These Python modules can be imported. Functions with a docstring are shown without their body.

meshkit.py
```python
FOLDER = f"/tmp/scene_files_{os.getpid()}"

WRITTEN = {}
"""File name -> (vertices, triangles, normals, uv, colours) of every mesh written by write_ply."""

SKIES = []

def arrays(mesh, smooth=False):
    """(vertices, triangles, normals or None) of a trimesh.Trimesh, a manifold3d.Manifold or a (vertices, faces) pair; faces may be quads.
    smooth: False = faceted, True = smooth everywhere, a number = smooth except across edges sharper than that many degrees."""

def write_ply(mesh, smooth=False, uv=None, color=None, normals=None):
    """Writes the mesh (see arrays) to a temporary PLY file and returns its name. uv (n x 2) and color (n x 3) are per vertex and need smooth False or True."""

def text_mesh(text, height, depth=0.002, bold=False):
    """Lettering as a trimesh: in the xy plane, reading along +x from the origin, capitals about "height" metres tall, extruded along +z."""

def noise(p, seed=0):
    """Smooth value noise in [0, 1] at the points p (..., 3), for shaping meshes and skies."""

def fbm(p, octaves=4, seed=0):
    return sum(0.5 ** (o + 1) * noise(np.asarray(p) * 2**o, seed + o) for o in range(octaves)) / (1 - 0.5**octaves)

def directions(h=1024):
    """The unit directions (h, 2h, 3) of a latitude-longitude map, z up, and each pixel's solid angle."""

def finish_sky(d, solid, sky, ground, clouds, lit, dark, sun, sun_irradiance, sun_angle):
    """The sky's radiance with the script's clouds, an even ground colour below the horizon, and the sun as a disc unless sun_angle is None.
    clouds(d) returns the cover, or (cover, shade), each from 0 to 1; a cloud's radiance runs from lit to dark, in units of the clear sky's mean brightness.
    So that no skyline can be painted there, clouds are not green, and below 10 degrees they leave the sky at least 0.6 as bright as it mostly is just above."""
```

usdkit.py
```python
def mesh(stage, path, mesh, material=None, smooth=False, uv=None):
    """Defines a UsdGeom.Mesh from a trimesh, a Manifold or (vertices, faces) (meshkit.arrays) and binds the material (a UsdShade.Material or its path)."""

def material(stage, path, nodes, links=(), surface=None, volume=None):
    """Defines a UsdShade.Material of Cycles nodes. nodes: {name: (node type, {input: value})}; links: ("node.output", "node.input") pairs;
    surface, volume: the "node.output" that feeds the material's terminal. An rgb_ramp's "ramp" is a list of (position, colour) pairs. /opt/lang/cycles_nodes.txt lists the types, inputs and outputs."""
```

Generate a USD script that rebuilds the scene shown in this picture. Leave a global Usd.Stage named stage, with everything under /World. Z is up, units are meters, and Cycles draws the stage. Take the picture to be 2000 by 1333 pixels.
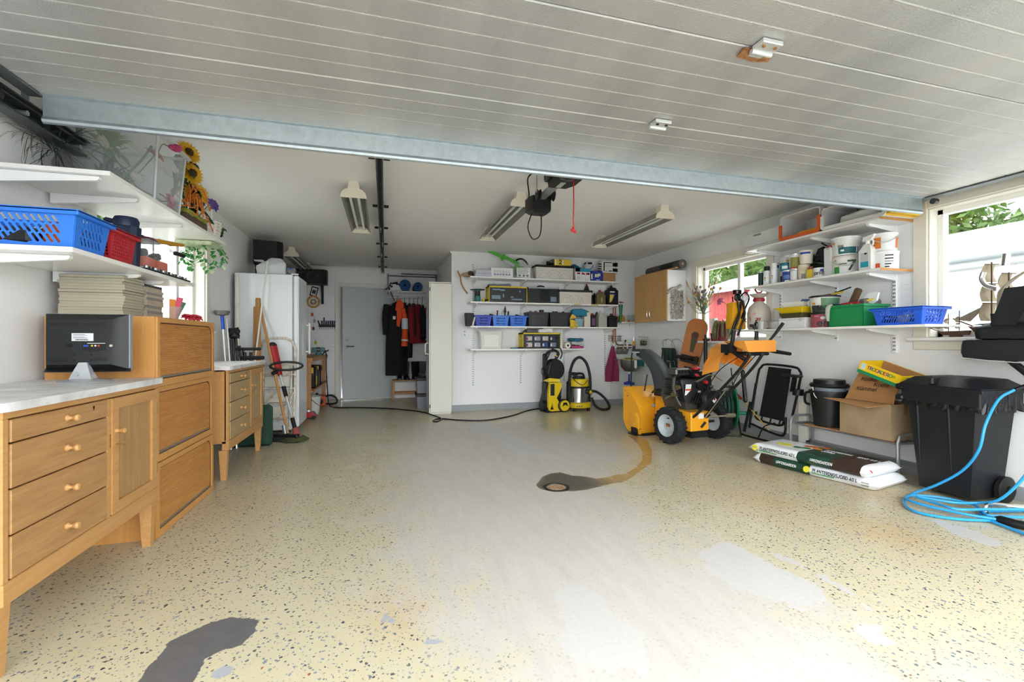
import math, random, numpy as np, trimesh, usdkit, meshkit, manifold3d
from shapely.geometry import Polygon, LineString, Point, box as sbox
from shapely.ops import unary_union
from pxr import Usd, UsdGeom, UsdLux, UsdShade, Gf, Sdf, Vt
stage = Usd.Stage.CreateInMemory()
UsdGeom.SetStageUpAxis(stage, UsdGeom.Tokens.z); UsdGeom.SetStageMetersPerUnit(stage, 1.0)
stage.SetDefaultPrim(UsdGeom.Xform.Define(stage, '/World').GetPrim())
UsdGeom.Scope.Define(stage, '/World/Looks')
# ---- camera: 16 mm lens, level, 1.1 m above the floor, turned 15.6 degrees to the right
cam = UsdGeom.Camera.Define(stage, '/World/camera')
cam.AddTranslateOp().Set(Gf.Vec3d(0, 0, 1.1)); cam.AddRotateXYZOp().Set(Gf.Vec3f(90, 0, -15.6))
cam.CreateHorizontalApertureAttr(36.0); cam.CreateVerticalApertureAttr(23.994); cam.CreateFocalLengthAttr(16.0)
cam.CreateClippingRangeAttr(Gf.Vec2f(0.05, 200)); cam.CreateExposureAttr(1.1)
# ---- overcast sky, brighter overhead; no sun
dome = UsdLux.DomeLight.Define(stage, '/World/sky'); dome.CreateIntensityAttr(1.0); dome.CreateColorAttr(Gf.Vec3f(0.93, 0.97, 1.0))
rng = random.Random(7); nrg = np.random.default_rng(7)
# ---------------------------------------------------------------- materials
def lin(c):
    if isinstance(c, str): c = [int(c[i:i+2], 16) for i in (0, 2, 4)]
    return tuple(((x/255)/12.92 if x/255 < .04045 else ((x/255+.055)/1.055)**2.4) for x in c)
MATS = {}
def mat(name, col='c0c0c0', rough=.5, metal=0, bump=0, bs=60, var=0, vs=8, col2=None, stretch=None, spec=.4, trans=0, sheen=0, coat=0):
    """principled material; var mixes col with col2 (or a darker col) by noise, bump is fine relief; object coordinates"""
    if name in MATS: return MATS[name]
    n = {'p': ('principled_bsdf', dict(base_color=lin(col), roughness=rough, metallic=metal, specular_ior_level=spec, sheen_weight=sheen, coat_weight=coat))}; l = []
    if var or bump:
        n['tc'] = ('texture_coordinate', {}); n['mp'] = ('mapping', dict(scale=stretch or (1, 1, 1))); l.append(('tc.object', 'mp.vector'))
    if var:
        c2 = lin(col2) if col2 else tuple(x*.6 for x in lin(col))
        n['nz'] = ('noise_texture', dict(scale=vs, detail=5, roughness=.6)); l.append(('mp.vector', 'nz.vector'))
        n['rp'] = ('rgb_ramp', dict(ramp=[(.5-.5*(1-var)*.6-.05, lin(col)), (.78, c2)])); l += [('nz.fac', 'rp.fac'), ('rp.color', 'p.base_color')]
    if bump:
        n['nb'] = ('noise_texture', dict(scale=bs, detail=3)); n['bp'] = ('bump', dict(strength=bump, distance=.004))
        l += [('mp.vector', 'nb.vector'), ('nb.fac', 'bp.height'), ('bp.normal', 'p.normal')]
    out = 'p.BSDF'
    if trans:   # thin clear plastic or glass: mostly see-through, a little haze and gloss
        n['t'] = ('transparent_bsdf', dict(color=(.97, .98, .98))); n['m'] = ('mix_closure', dict(fac=1-trans)); l += [('t.BSDF', 'm.closure1'), ('p.BSDF', 'm.closure2')]; out = 'm.closure'
    MATS[name] = usdkit.material(stage, '/World/Looks/' + name, n, l, surface=out)
    return MATS[name]
def leafmat(name, col, col2=None, vs=20):
    if name in MATS: return MATS[name]
    MATS[name] = usdkit.material(stage, '/World/Looks/' + name, {
        'tc': ('texture_coordinate', {}), 'nz': ('noise_texture', dict(scale=vs, detail=3)), 'rp': ('rgb_ramp', dict(ramp=[(.35, lin(col)), (.65, lin(col2 or col))])),
        'p': ('principled_bsdf', dict(roughness=.55)), 't': ('translucent_bsdf', {}), 'm': ('mix_closure', dict(fac=.3))},
        [('tc.object', 'nz.vector'), ('nz.fac', 'rp.fac'), ('rp.color', 'p.base_color'), ('rp.color', 't.color'), ('p.BSDF', 'm.closure1'), ('t.BSDF', 'm.closure2')], surface='m.closure')
    return MATS[name]
def woodmat(name, col, col2, axis=0, rough=.4, sc=3.0, wear=0):
    if name in MATS: return MATS[name]
    s = [16, 16, 16]; s[axis] = 1.2
    MATS[name] = usdkit.material(stage, '/World/Looks/' + name, {
        'tc': ('texture_coordinate', {}), 'mp': ('mapping', dict(scale=tuple(s))), 'nz': ('noise_texture', dict(scale=sc, detail=6, roughness=.65, distortion=.4)),
        'rp': ('rgb_ramp', dict(ramp=[(.3, lin(col)), (.7, lin(col2))])), 'bp': ('bump', dict(strength=.05, distance=.002)), 'p': ('principled_bsdf', dict(roughness=rough))},
        [('tc.object', 'mp.vector'), ('mp.vector', 'nz.vector'), ('nz.fac', 'rp.fac'), ('rp.color', 'p.base_color'), ('nz.fac', 'bp.height'), ('bp.normal', 'p.normal')], surface='p.BSDF')
    return MATS[name]
# ---------------------------------------------------------------- mesh builder
def nrm(v): v = np.asarray(v, float); return v/np.linalg.norm(v)
def rot(rx=0, ry=0, rz=0):
    cx, sx, cy, sy, cz, sz = [f(math.radians(a)) for a in (rx, ry, rz) for f in (math.cos, math.sin)]
    return np.array([[cz, -sz, 0], [sz, cz, 0], [0, 0, 1]]) @ np.array([[cy, 0, sy], [0, 1, 0], [-sy, 0, cy]]) @ np.array([[1, 0, 0], [0, cx, -sx], [0, sx, cx]])
def spline(pts, n=8, close=False):
    p = np.asarray(pts, float); k = len(p)
    if k < 3 and not close: return p
    g = (lambda i: p[i % k]) if close else (lambda i: p[i] if 0 <= i < k else (2*p[0]-p[1] if i < 0 else 2*p[-1]-p[-2]))
    out = []
    for i in range(k if close else k-1):
        a, b, c, d = g(i-1), g(i), g(i+1), g(i+2)
        for t in np.arange(n)/n:
            out.append(.5*(2*b+(c-a)*t+(2*a-5*b+4*c-d)*t*t+(3*b-a-3*c+d)*t**3))
    if not close: out.append(p[-1])
    return np.array(out)
class B:
    def __init__(self): self.v = []; self.f = []; self.n = 0
    def raw(self, v, f):
        v = np.asarray(v, float); f = np.asarray(f, int)
        if f.shape[1] == 4: f = np.vstack([f[:, [0, 1, 2]], f[:, [0, 2, 3]]])
        self.v.append(v); self.f.append(f+self.n); self.n += len(v); return self
    def get(self): return np.vstack(self.v), np.vstack(self.f)
    def xf(self, R=None, t=(0, 0, 0), s=1.0):
        v, f = self.get(); v = v*np.asarray(s)
        if R is not None: v = v @ np.asarray(R).T
        b = B(); return b.raw(v+np.asarray(t, float), f)
    def merge(self, o): v, f = o.get(); return self.raw(v, f)
    def hull(self, pts):
        m = manifold3d.Manifold.hull_points(np.asarray(pts, float)).to_mesh(); return self.raw(m.vert_properties[:, :3], m.tri_verts)
    def box(self, x0, y0, z0, x1, y1, z1, c=0.0):
        lo, hi = np.minimum((x0, y0, z0), (x1, y1, z1)), np.maximum((x0, y0, z0), (x1, y1, z1)); c = min(c, .45*min(hi-lo))
        if c <= 0:
            P = [(a, b, d) for a in (lo[0], hi[0]) for b in (lo[1], hi[1]) for d in (lo[2], hi[2])]
            return self.raw(P, [[0, 1, 3, 2], [4, 6, 7, 5], [0, 4, 5, 1], [2, 3, 7, 6], [0, 2, 6, 4], [1, 5, 7, 3]])
        P = []
        for sx in (0, 1):
            for sy in (0, 1):
                for sz in (0, 1):
                    q = np.array([(lo, hi)[s][i] for i, s in enumerate((sx, sy, sz))]); d = np.array([1-2*sx, 1-2*sy, 1-2*sz])*c
                    for i in range(3): e = d.copy(); e[i] = 0; P.append(q+e)
        return self.hull(P)
    def ob(self, c, s, R=None, ch=0.0):
        b = B().box(-s[0]/2, -s[1]/2, -s[2]/2, s[0]/2, s[1]/2, s[2]/2, ch); return self.merge(b.xf(R, c))
    def taper(self, x0, y0, x1, y1, z0, z1, k, c=.01, ky=None):
        """tapered solid: top rectangle given, bottom smaller by k on every side (negative k: larger)"""
        ky = k if ky is None else ky; P = []
        for z, a, b in ((z0, k, ky), (z1, 0, 0)):
            for sx in (0, 1):
                for sy in (0, 1):
                    px, py = (x0+a, x1-a)[sx], (y0+b, y1-b)[sy]; P += [(px+(c, -c)[sx], py, z), (px, py+(c, -c)[sy], z)]
        return self.hull(P)
    def frame3(self, d):
        d = nrm(d); a = nrm(np.cross(d, (0, 0, 1) if abs(d[2]) < .95 else (1, 0, 0))); return a, np.cross(d, a), d
    def lathe(self, prof, n=20, c=(0, 0, 0), d=(0, 0, 1), sx=1, sy=1):
        a, b, w = self.frame3(d) if tuple(d) != (0, 0, 1) else (np.array((1., 0, 0)), np.array((0, 1., 0)), np.array((0, 0, 1.)))
        t = np.arange(n)*2*np.pi/n; V = []; ring = []
        for r, z in prof:
            if r < 1e-6: ring.append([len(V)]*n); V.append(np.asarray(c)+w*z)
            else:
                ring.append(list(range(len(V), len(V)+n))); V += [np.asarray(c)+a*r*sx*math.cos(x)+b*r*sy*math.sin(x)+w*z for x in t]
        F = []
        for i in range(len(prof)-1):
            for j in range(n):
                A, Bq, C, D = ring[i][j], ring[i][(j+1) % n], ring[i+1][(j+1) % n], ring[i+1][j]
                if A != Bq: F.append([A, Bq, C] if C == D else [A, Bq, C])
                if C != D: F.append([A, C, D])
        return self.raw(V, F)
    def cyl(self, p, q, r, r2=None, n=14):
        p, q = np.asarray(p, float), np.asarray(q, float); L = np.linalg.norm(q-p); r2 = r if r2 is None else r2
        return self.lathe([(0, 0), (r, 0), (r2, L), (0, L)], n, p, q-p)
    def tube(self, pts, r, n=8, k=0, close=False):
        p = spline(pts, k, close) if k else np.asarray(pts, float); m = len(p)
        t = (np.roll(p, -1, 0)-np.roll(p, 1, 0)) if close else np.gradient(p, axis=0); t /= np.linalg.norm(t, axis=1, keepdims=True)+1e-12
        a = np.cross(t[0], (0, 0, 1) if abs(t[0][2]) < .9 else (1, 0, 0)); V = []; rr = np.interp(np.linspace(0, 1, m), np.linspace(0, 1, np.size(r)), np.ravel(r)) if np.ndim(r) else np.full(m, r); th = np.arange(n)*2*np.pi/n
        for i in range(m):
            a = nrm(a-t[i]*(a@t[i])); b = np.cross(t[i], a); V.append(p[i]+rr[i]*(np.cos(th)[:, None]*a+np.sin(th)[:, None]*b))
        F = []
        for i in range(m if close else m-1):
            i2 = (i+1) % m
            for j in range(n): F.append([i*n+j, i*n+(j+1) % n, i2*n+(j+1) % n, i2*n+j])
        V = np.vstack(V); self.raw(V, F)
        if not close:
            self.raw(np.vstack([V[:n], p[:1]]), [[(j+1) % n, j, n] for j in range(n)]); self.raw(np.vstack([V[-n:], p[-1:]]), [[j, (j+1) % n, n] for j in range(n)])
        return self
    def prism(self, poly, d, o=(0, 0, 0), u=(1, 0, 0), v=(0, 1, 0)):
        """polygon in the plane (o, u, v), extruded by d along u x v"""
        if not hasattr(poly, 'geom_type'): poly = Polygon(poly)
        u, v, o = np.asarray(u, float), np.asarray(v, float), np.asarray(o, float); w = np.cross(u, v)
        for g in getattr(poly, 'geoms', [poly]):
            if g.is_empty or g.area < 1e-9: continue
            m = trimesh.creation.extrude_polygon(g, abs(d), engine='earcut'); p = np.array(m.vertices); p[:, 2] += min(d, 0)
            self.raw(p[:, :1]*u+p[:, 1:2]*v+p[:, 2:]*w+o, m.faces)
        return self
    def ell(self, c, r, n=12, R=None):
        b = B().lathe([(math.sin(a)*1.0 if 0 < i < n//2 else 0, -math.cos(a)) for i, a in enumerate(np.linspace(0, np.pi, n//2+1))], n)
        return self.merge(b.xf(R, c, np.broadcast_to(r, (3,)))) if R is None else self.merge(b.xf(None, s=np.broadcast_to(r, (3,))).xf(R, c))
    def grid(self, P, th=.004):
        """thick sheet through a grid of points (n, m, 3)"""
        P = np.asarray(P, float); n, m = P.shape[:2]
        N = np.cross(np.gradient(P, axis=0), np.gradient(P, axis=1)); N /= np.linalg.norm(N, axis=2, keepdims=True)+1e-12
        V = np.vstack([(P+N*th/2).reshape(-1, 3), (P-N*th/2).reshape(-1, 3)]); k = n*m; F = []
        for i in range(n-1):
            for j in range(m-1):
                a, b, c, d = i*m+j, i*m+j+1, (i+1)*m+j+1, (i+1)*m+j; F += [[d, c, b, a], [a+k, b+k, c+k, d+k]]
        e = [i for i in range(m)]+[i*m+m-1 for i in range(1, n)]+[(n-1)*m+j for j in range(m-2, -1, -1)]+[i*m for i in range(n-2, 0, -1)]
        for a, b in zip(e, e[1:]+e[:1]): F.append([a, b, b+k, a+k])
        return self.raw(V, F)
    def blob(self, pts, sm=0, noise=0, fr=8, seed=1):
        """rounded hull of points, subdivided and roughened: bags, folded cloth"""
        m = manifold3d.Manifold.hull_points(np.asarray(pts, float)); e = np.ptp(np.asarray(pts), axis=0).max()
        m = m.refine_to_length(e/11).to_mesh(); t = trimesh.Trimesh(m.vert_properties[:, :3], m.tri_verts, process=True)
        if sm: trimesh.smoothing.filter_taubin(t, .5, .1, sm)
        v = np.array(t.vertices)
        if noise: v += np.array(t.vertex_normals)*((meshkit.fbm(v*fr, 3, seed)-.5)*2*noise)[:, None]
        return self.raw(v, t.faces)
def leaf(c, d, up, L, w, bend=.2):
    """a pointed leaf blade of 4 quads from c along d"""
    d = nrm(d); s = nrm(np.cross(d, up)+1e-9); n = np.cross(s, d); c = np.asarray(c, float)
    P = [c]
    for t, k in ((.3, .85), (.65, .9)): q = c+d*L*t-n*bend*L*t*t; P += [q-s*w*k/2+n*w*.12, q, q+s*w*k/2+n*w*.12]
    P.append(c+d*L-n*bend*L)
    return np.array(P), [[0, 2, 1], [0, 3, 2], [1, 2, 5], [1, 5, 4], [2, 3, 6], [2, 6, 5], [4, 5, 7], [5, 6, 7]]
# ---------------------------------------------------------------- things and parts
USED = {}
def numbered(base, name):
    k = USED.get((base, name), 0); USED[(base, name)] = k+1
    return f'{base}/{name}' if k == 0 else f'{base}/{name}_{k:03d}'
def tag(p, label=None, cat=None, group=None, kind=None):
    for k, v in (('label', label), ('category', cat), ('group', group), ('kind', kind)):
        if v: p.SetCustomDataByKey(k, v)
    return p
def thing(name, label, cat, loc=(0, 0, 0), rz=0, group=None, R=None):
    x = UsdGeom.Xform.Define(stage, numbered('/World', name))
    if R is not None:
        M = np.eye(4); M[:3, :3] = np.asarray(R).T; M[3, :3] = loc; x.AddTransformOp().Set(Gf.Matrix4d(*M.ravel().tolist()))
    else: x.AddTranslateOp().Set(Gf.Vec3d(*map(float, loc))); x.AddRotateZOp().Set(float(rz))
    return tag(x.GetPrim(), label, cat, group)
def part(parent, name, b, m, label=None, smooth=35, kind=None):
    base = str(parent.GetPath()) if parent is not None else '/World'
    v, f = b.get() if isinstance(b, B) else b
    p = usdkit.mesh(stage, numbered(base, name), (v, f), m, smooth=smooth).GetPrim()
    return tag(p, label, kind=kind)
def solo(name, b, m, label, cat, group=None, smooth=35, kind=None, loc=None):
    """a thing that is one mesh"""
    t = part(None, name, b, m, None, smooth)
    if loc is not None: UsdGeom.Xformable(t).AddTranslateOp().Set(Gf.Vec3d(*map(float, loc)))
    return tag(t, label, cat, group, kind)
def dup(root, label, loc, rz=0, group=None, R=None):
    was = root.GetCustomData(); r = thing(root.GetName().rstrip('0123456789').rstrip('_'), label, was['category'], loc, rz, group or was.get('group'), R)
    r.GetReferences().AddInternalReference(root.GetPath()); r.SetInstanceable(True); return r
def struct(name, b, m, parent=None, smooth=30):
    t = part(parent, name, b, m, None, smooth)
    return tag(t, kind='structure') if parent is None else t
def text(parent, s, h, m, o, u, v, name='lettering', depth=.0008, bold=True, wfit=None):
    t = meshkit.text_mesh(s, h, depth, bold); p = np.array(t.vertices); u, v = nrm(u), nrm(v)
    if wfit: p[:, 0] *= wfit/np.ptp(p[:, 0])
    return part(parent, name, (p[:, :1]*u+p[:, 1:2]*v+p[:, 2:]*np.cross(u, v)+np.asarray(o, float), np.array(t.faces)), m, smooth=False)
def slots(w, h, nx, nz, sw, sh, mx, mz, slant=0, wb=None):
    """a panel (bottom width wb) with rows of rounded slots"""
    wb = w if wb is None else wb; P = Polygon([(-wb/2, 0), (wb/2, 0), (w/2, h), (-w/2, h)]); H = []
    for i in range(nx):
        for j in range(nz):
            x = -w/2+mx+(w-2*mx)*(i+.5)/nx; z = mz+(h-2*mz)*(j+.5)/nz; dx = sh*slant/2
            H.append(LineString([(x+dx, z-(sh-sw)/2), (x-dx, z+(sh-sw)/2)]).buffer(sw/2, quad_segs=2))
    return P.difference(unary_union(H))
def basket(name, label, loc, rz, L, W, h, m, nl=13, nw=6, rows=3, taper=.03, group=None, slant=.6, sw=.012, sh=.045, cat='basket'):
    """open plastic basket with slotted walls: origin at base centre, long side along x"""
    t = thing(name, label, cat, loc, rz, group); th = .003; lb, wbm = L-2*taper, W-2*taper; k = math.hypot(1, taper/h)
    b = B().prism(sbox(-lb/2, -wbm/2, lb/2, wbm/2), th); part(t, 'base', b, m)
    for sgn in (-1, 1):
        w = slots(L, h, nl, rows, sw, sh, .06 if L > .25 else .02, .02, slant, lb)
        part(t, 'side_wall', B().prism(w, th, (0, sgn*wbm/2, 0), (-sgn*1, 0, 0), (0, sgn*taper/h, 1)), m, smooth=False)
        w = slots(W, h, nw, rows, sw, sh, .05 if W > .2 else .015, .02, slant, wbm)
        part(t, 'end_wall', B().prism(w, th, (sgn*lb/2, 0, 0), (0, sgn*1, 0), (sgn*taper/h, 0, 1)), m, smooth=False)
    r = sbox(-L/2-.012, -W/2-.012, L/2+.012, W/2+.012).buffer(.006).difference(sbox(-L/2+.001, -W/2+.001, L/2-.001, W/2-.001))
    part(t, 'rim', B().prism(r, .008, (0, 0, h-.004)).prism(r.difference(sbox(-L/2-.006, -W/2-.006, L/2+.006, W/2+.006)), .018, (0, 0, h-.018)), m)
    return t
# ================================================================ ROOM SHELL
XL, XR, YB, YF, H = -1.73, 4.2, 7.08, 9.15, 2.5
def attr_floor():
    xs = np.arange(XL-.02, XR+.04, .025); ys = np.arange(.2, YF+.05, .025); gx, gy = np.meshgrid(xs, ys, indexing='ij')
    V = np.stack([gx.ravel(), gy.ravel(), np.zeros(gx.size)], 1); n, m = gx.shape
    i, j = np.meshgrid(np.arange(n-1), np.arange(m-1), indexing='ij'); a = i*m+j
    F = np.stack([a, a+m, a+m+1, a+1], -1).reshape(-1, 4)
    import shapely
    pts = shapely.points(V[:, :2])
    def sd(*polys):
        g = unary_union([Polygon(p).buffer(0) for p in polys]); d = shapely.distance(pts, g.boundary); return np.where(shapely.contains(g, pts), d, -d)
    W1 = [(.28, 6.2), (1.52, 6.0), (2.2, 4.9), (2.3, 4.07), (1.66, 3.26), (1.62, 2.6), (1.61, 2.13), (1.71, 1.71), (1.79, 1.41), (1.7, 1.1), (1.7, .2), (.3, .2), (.3, 1.44), (.2, 1.75), (.06, 2.29), (0, 3.08), (.06, 4.35)]
    OIL = [(1.1, 3.28), (1.23, 3.49), (1.33, 3.56), (1.42, 3.57), (1.48, 3.45), (1.56, 3.41), (1.63, 3.32), (1.75, 3.34), (1.82, 3.38), (1.91, 3.37), (2.09, 3.51), (2.22, 3.65), (2.34, 3.8), (2.48, 4.06), (2.58, 4.27), (2.66, 4.5), (2.72, 4.75), (2.84, 4.7), (2.79, 4.43), (2.6, 4.05), (2.43, 3.78), (2.31, 3.6), (2.12, 3.45), (1.97, 3.31), (1.79, 3.18), (1.68, 3.17), (1.6, 3.14), (1.45, 3.09), (1.33, 3.08), (1.16, 3.13), (1.11, 3.19)]
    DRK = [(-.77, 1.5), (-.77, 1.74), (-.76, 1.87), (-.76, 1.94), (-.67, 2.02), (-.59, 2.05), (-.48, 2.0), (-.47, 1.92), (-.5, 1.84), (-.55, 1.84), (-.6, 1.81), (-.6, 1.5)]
    G = [[(1.58, 2.05), (1.79, 2.07), (1.85, 1.91), (1.83, 1.83), (1.87, 1.66), (1.84, 1.53), (1.77, 1.5), (1.64, 1.48), (1.58, 1.58), (1.5, 1.73), (1.5, 1.87)],
         [(.75, 1.89), (.88, 1.88), (.91, 1.69), (.92, 1.51), (.86, 1.39), (.83, 1.31), (.8, 1.38), (.67, 1.42), (.59, 1.52), (.69, 1.64), (.7, 1.78)],
         [(1.89, 1.96), (1.93, 1.75), (1.95, 1.56), (1.92, 1.4), (1.96, 1.5), (2.0, 1.69), (1.97, 1.88)],
         [(3.24, 1.97), (3.3, 1.85), (3.26, 1.67), (3.14, 1.68), (3.11, 1.82)], [(1.75, 1.32), (1.83, 1.3), (1.79, 1.2), (1.66, 1.23)], [(1.0, 5.9), (1.25, 4.2), (1.6, 3.9), (1.5, 5.0), (1.3, 6.0)]]
    BLU = [[(-.01, 1.91), (.02, 1.88), (.06, 1.83), (.01, 1.82), (-.01, 1.86)], [(.15, 1.7), (.21, 1.69), (.2, 1.66), (.14, 1.67)], Point(-.52, 1.72).buffer(.035).exterior.coords[:]]
    rust = np.zeros(len(V))
    for x, y, r in ((2.78, 1.95, .22), (.08, 1.92, .14), (3.0, 3.02, .3), (3.4, 2.4, .25), (2.5, 2.6, .3)): rust = np.maximum(rust, np.exp(-((V[:, 0]-x)**2+((V[:, 1]-y)*.8)**2)/(r*r)))
    vals = dict(wear=sd(W1), patch=sd(*G), oil=sd(OIL), dark=sd(DRK), blue=sd(*BLU), rust=rust)
    return (V, F), vals
def floor_material():
    n = {'tc': ('texture_coordinate', {})}; l = []
    def nz(k, sc, det=4, ro=.6, vec='tc.object'): n[k] = ('noise_texture', dict(scale=sc, detail=det, roughness=ro)); l.append((vec, k+'.vector'))
    def mt(k, op, a, b=None, c=None):
        d = dict(math_type=op)
        for i, x in enumerate((a, b, c)):
            if x is None: continue
            if isinstance(x, str): l.append((x, f'{k}.value{i+1}'))
            else: d[f'value{i+1}'] = float(x)
        n[k] = ('math', d); return k+'.value'
    def rng_(k, v, a, b): n[k] = ('map_range', dict(range_type='smoothstep', from_min=a, from_max=b, to_min=0, to_max=1, clamp=True)); l.append((v, k+'.value')); return k+'.result'
    for a in ('wear', 'patch', 'oil', 'dark', 'blue', 'rust'): n['a_'+a] = ('attribute', dict(attribute=a))
    nz('n1', 3.2, 8, .62); nz('n2', 14, 6, .6); nz('n3', 60, 4, .6)
    n['mpS'] = ('mapping', dict(scale=(6, 1.1, 1), rotation=(0, 0, .25))); l.append(('tc.object', 'mpS.vector')); nz('ns', 2.2, 7, .65, 'mpS.vector')   # drag marks along the drive
    big = mt('big', 'multiply_add', 'n1.fac', 1.5, -.75); fine = mt('fine', 'multiply_add', 'n2.fac', .16, -.08); strk = mt('strk', 'multiply_add', 'ns.fac', 1.0, -.5)
    wv = mt('wv', 'add', mt('wv1', 'add', 'a_wear.fac', big), strk); wear = rng_('wear', wv, -.32, .36)
    pv = mt('pv', 'add', mt('pv0', 'add', 'a_patch.fac', fine), mt('pv1', 'multiply', big, .12)); patch = rng_('patch', pv, -.003, .006)
    ov = mt('ov', 'add', 'a_oil.fac', mt('ov1', 'multiply', fine, .25)); oil = rng_('oil', ov, -.002, .008)
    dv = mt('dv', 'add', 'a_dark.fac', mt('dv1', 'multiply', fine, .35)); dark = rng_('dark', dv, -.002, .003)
    bv = mt('bv', 'add', 'a_blue.fac', mt('bv1', 'multiply', fine, .4)); blue = rng_('blue', bv, -.002, .004)
    # colour chips thrown into the paint: a random part of the voronoi cells carries a chip of random size
    def chips(k, sc, keep, size):
        n[k+'w'] = ('noise_texture', dict(scale=sc*1.6, detail=1)); l.append(('tc.object', k+'w.vector'))
        n[k+'o'] = ('vector_math', dict(math_type='multiply_add', vector2=(.9/sc,)*3)); l.append((k+'w.color', k+'o.vector1')); l.append(('tc.object', k+'o.vector3'))
        n[k] = ('voronoi_texture', dict(scale=sc, randomness=1, dimensions='2D')); l.append((k+'o.vector', k+'.vector'))
        n[k+'s'] = ('separate_color', {}); l.append((k+'.color', k+'s.color'))
        th = mt(k+'t', 'multiply', mt(k+'t0', 'subtract', k+'s.r', keep), size/(1-keep))
        return rng_(k+'m', mt(k+'d', 'subtract', th, k+'.distance'), -.01, .05)
    c1 = chips('v1', 54, .52, .36); c2 = chips('v2', 95, .7, .4)
    keepc = mt('kc', 'subtract', 1.0, mt('kc0', 'multiply', wear, .85)); ch = mt('ch', 'multiply', mt('chm', 'maximum', c1, mt('c2b', 'multiply', c2, .8)), keepc)
    ch = mt('chp', 'multiply', ch, mt('np', 'subtract', 1.0, patch))
    def mixc(k, fac, a, b):
        d = dict(mix_type='mix')
        for s, x in (('color1', a), ('color2', b)):
            if isinstance(x, str) and '.' in x: l.append((x, f'{k}.{s}'))
            else: d[s] = lin(x)
        n[k] = ('mix', d); l.append((fac, k+'.fac')); return k+'.color'
    base = mixc('m0', 'n1.fac', 'cdc5a8', 'c2b898')
    base = mixc('m1', mt('rs', 'multiply', 'a_rust.fac', mt('rs1', 'multiply', 'n2.fac', .75)), base, 'c79b5c')
    worn = mixc('m2', 'ns.fac', 'd2cec7', 'b6b1a8')
    base = mixc('m3', wear, base, worn)
    n['cr'] = ('rgb_ramp', dict(ramp=[(0, lin('383d45')), (.45, lin('646e7c')), (.8, lin('8a94a0')), (.97, lin('8a7f70')), (1, lin('8f4b3c'))])); l.append(('v1s.g', 'cr.fac'))
    base = mixc('m4', ch, base, 'cr.color')
    base = mixc('m5', patch, base, mixc('m5b', 'n3.fac', 'cfccc8', 'bcb9b5'))
    base = mixc('m5c', blue, base, mixc('m5d', 'n3.fac', 'b2b6ba', '9aa0a6'))
    n['sx'] = ('separate_xyz', {}); l.append(('tc.object', 'sx.vector'))
    oilc = mixc('m6', rng_('ox', 'sx.x', 1.5, 1.78), mixc('m6a', rng_('on', ov, .0, .05), '7a6a50', '544d43'), mixc('m6b', 'n2.fac', 'b89c66', 'a5884f'))
    base = mixc('m7', mt('of', 'multiply', oil, .96), base, oilc)
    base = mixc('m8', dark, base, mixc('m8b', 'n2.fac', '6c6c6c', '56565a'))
    rough = mt('rg', 'multiply_add', wear, .25, .3); rough = mt('rg2', 'multiply_add', oil, -.12, rough)
    n['bp'] = ('bump', dict(strength=.12, distance=.003)); l.append(('n2.fac', 'bp.height'))
    n['p'] = ('principled_bsdf', dict(specular_ior_level=.45)); l += [(base, 'p.base_color'), (rough, 'p.roughness'), ('bp.normal', 'p.normal')]
    return usdkit.material(stage, '/World/Looks/floor_paint', n, l, surface='p.BSDF')
fm, vals = attr_floor()
fl = usdkit.mesh(stage, '/World/floor', fm, floor_material()); tag(fl.GetPrim(), kind='structure')
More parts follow.
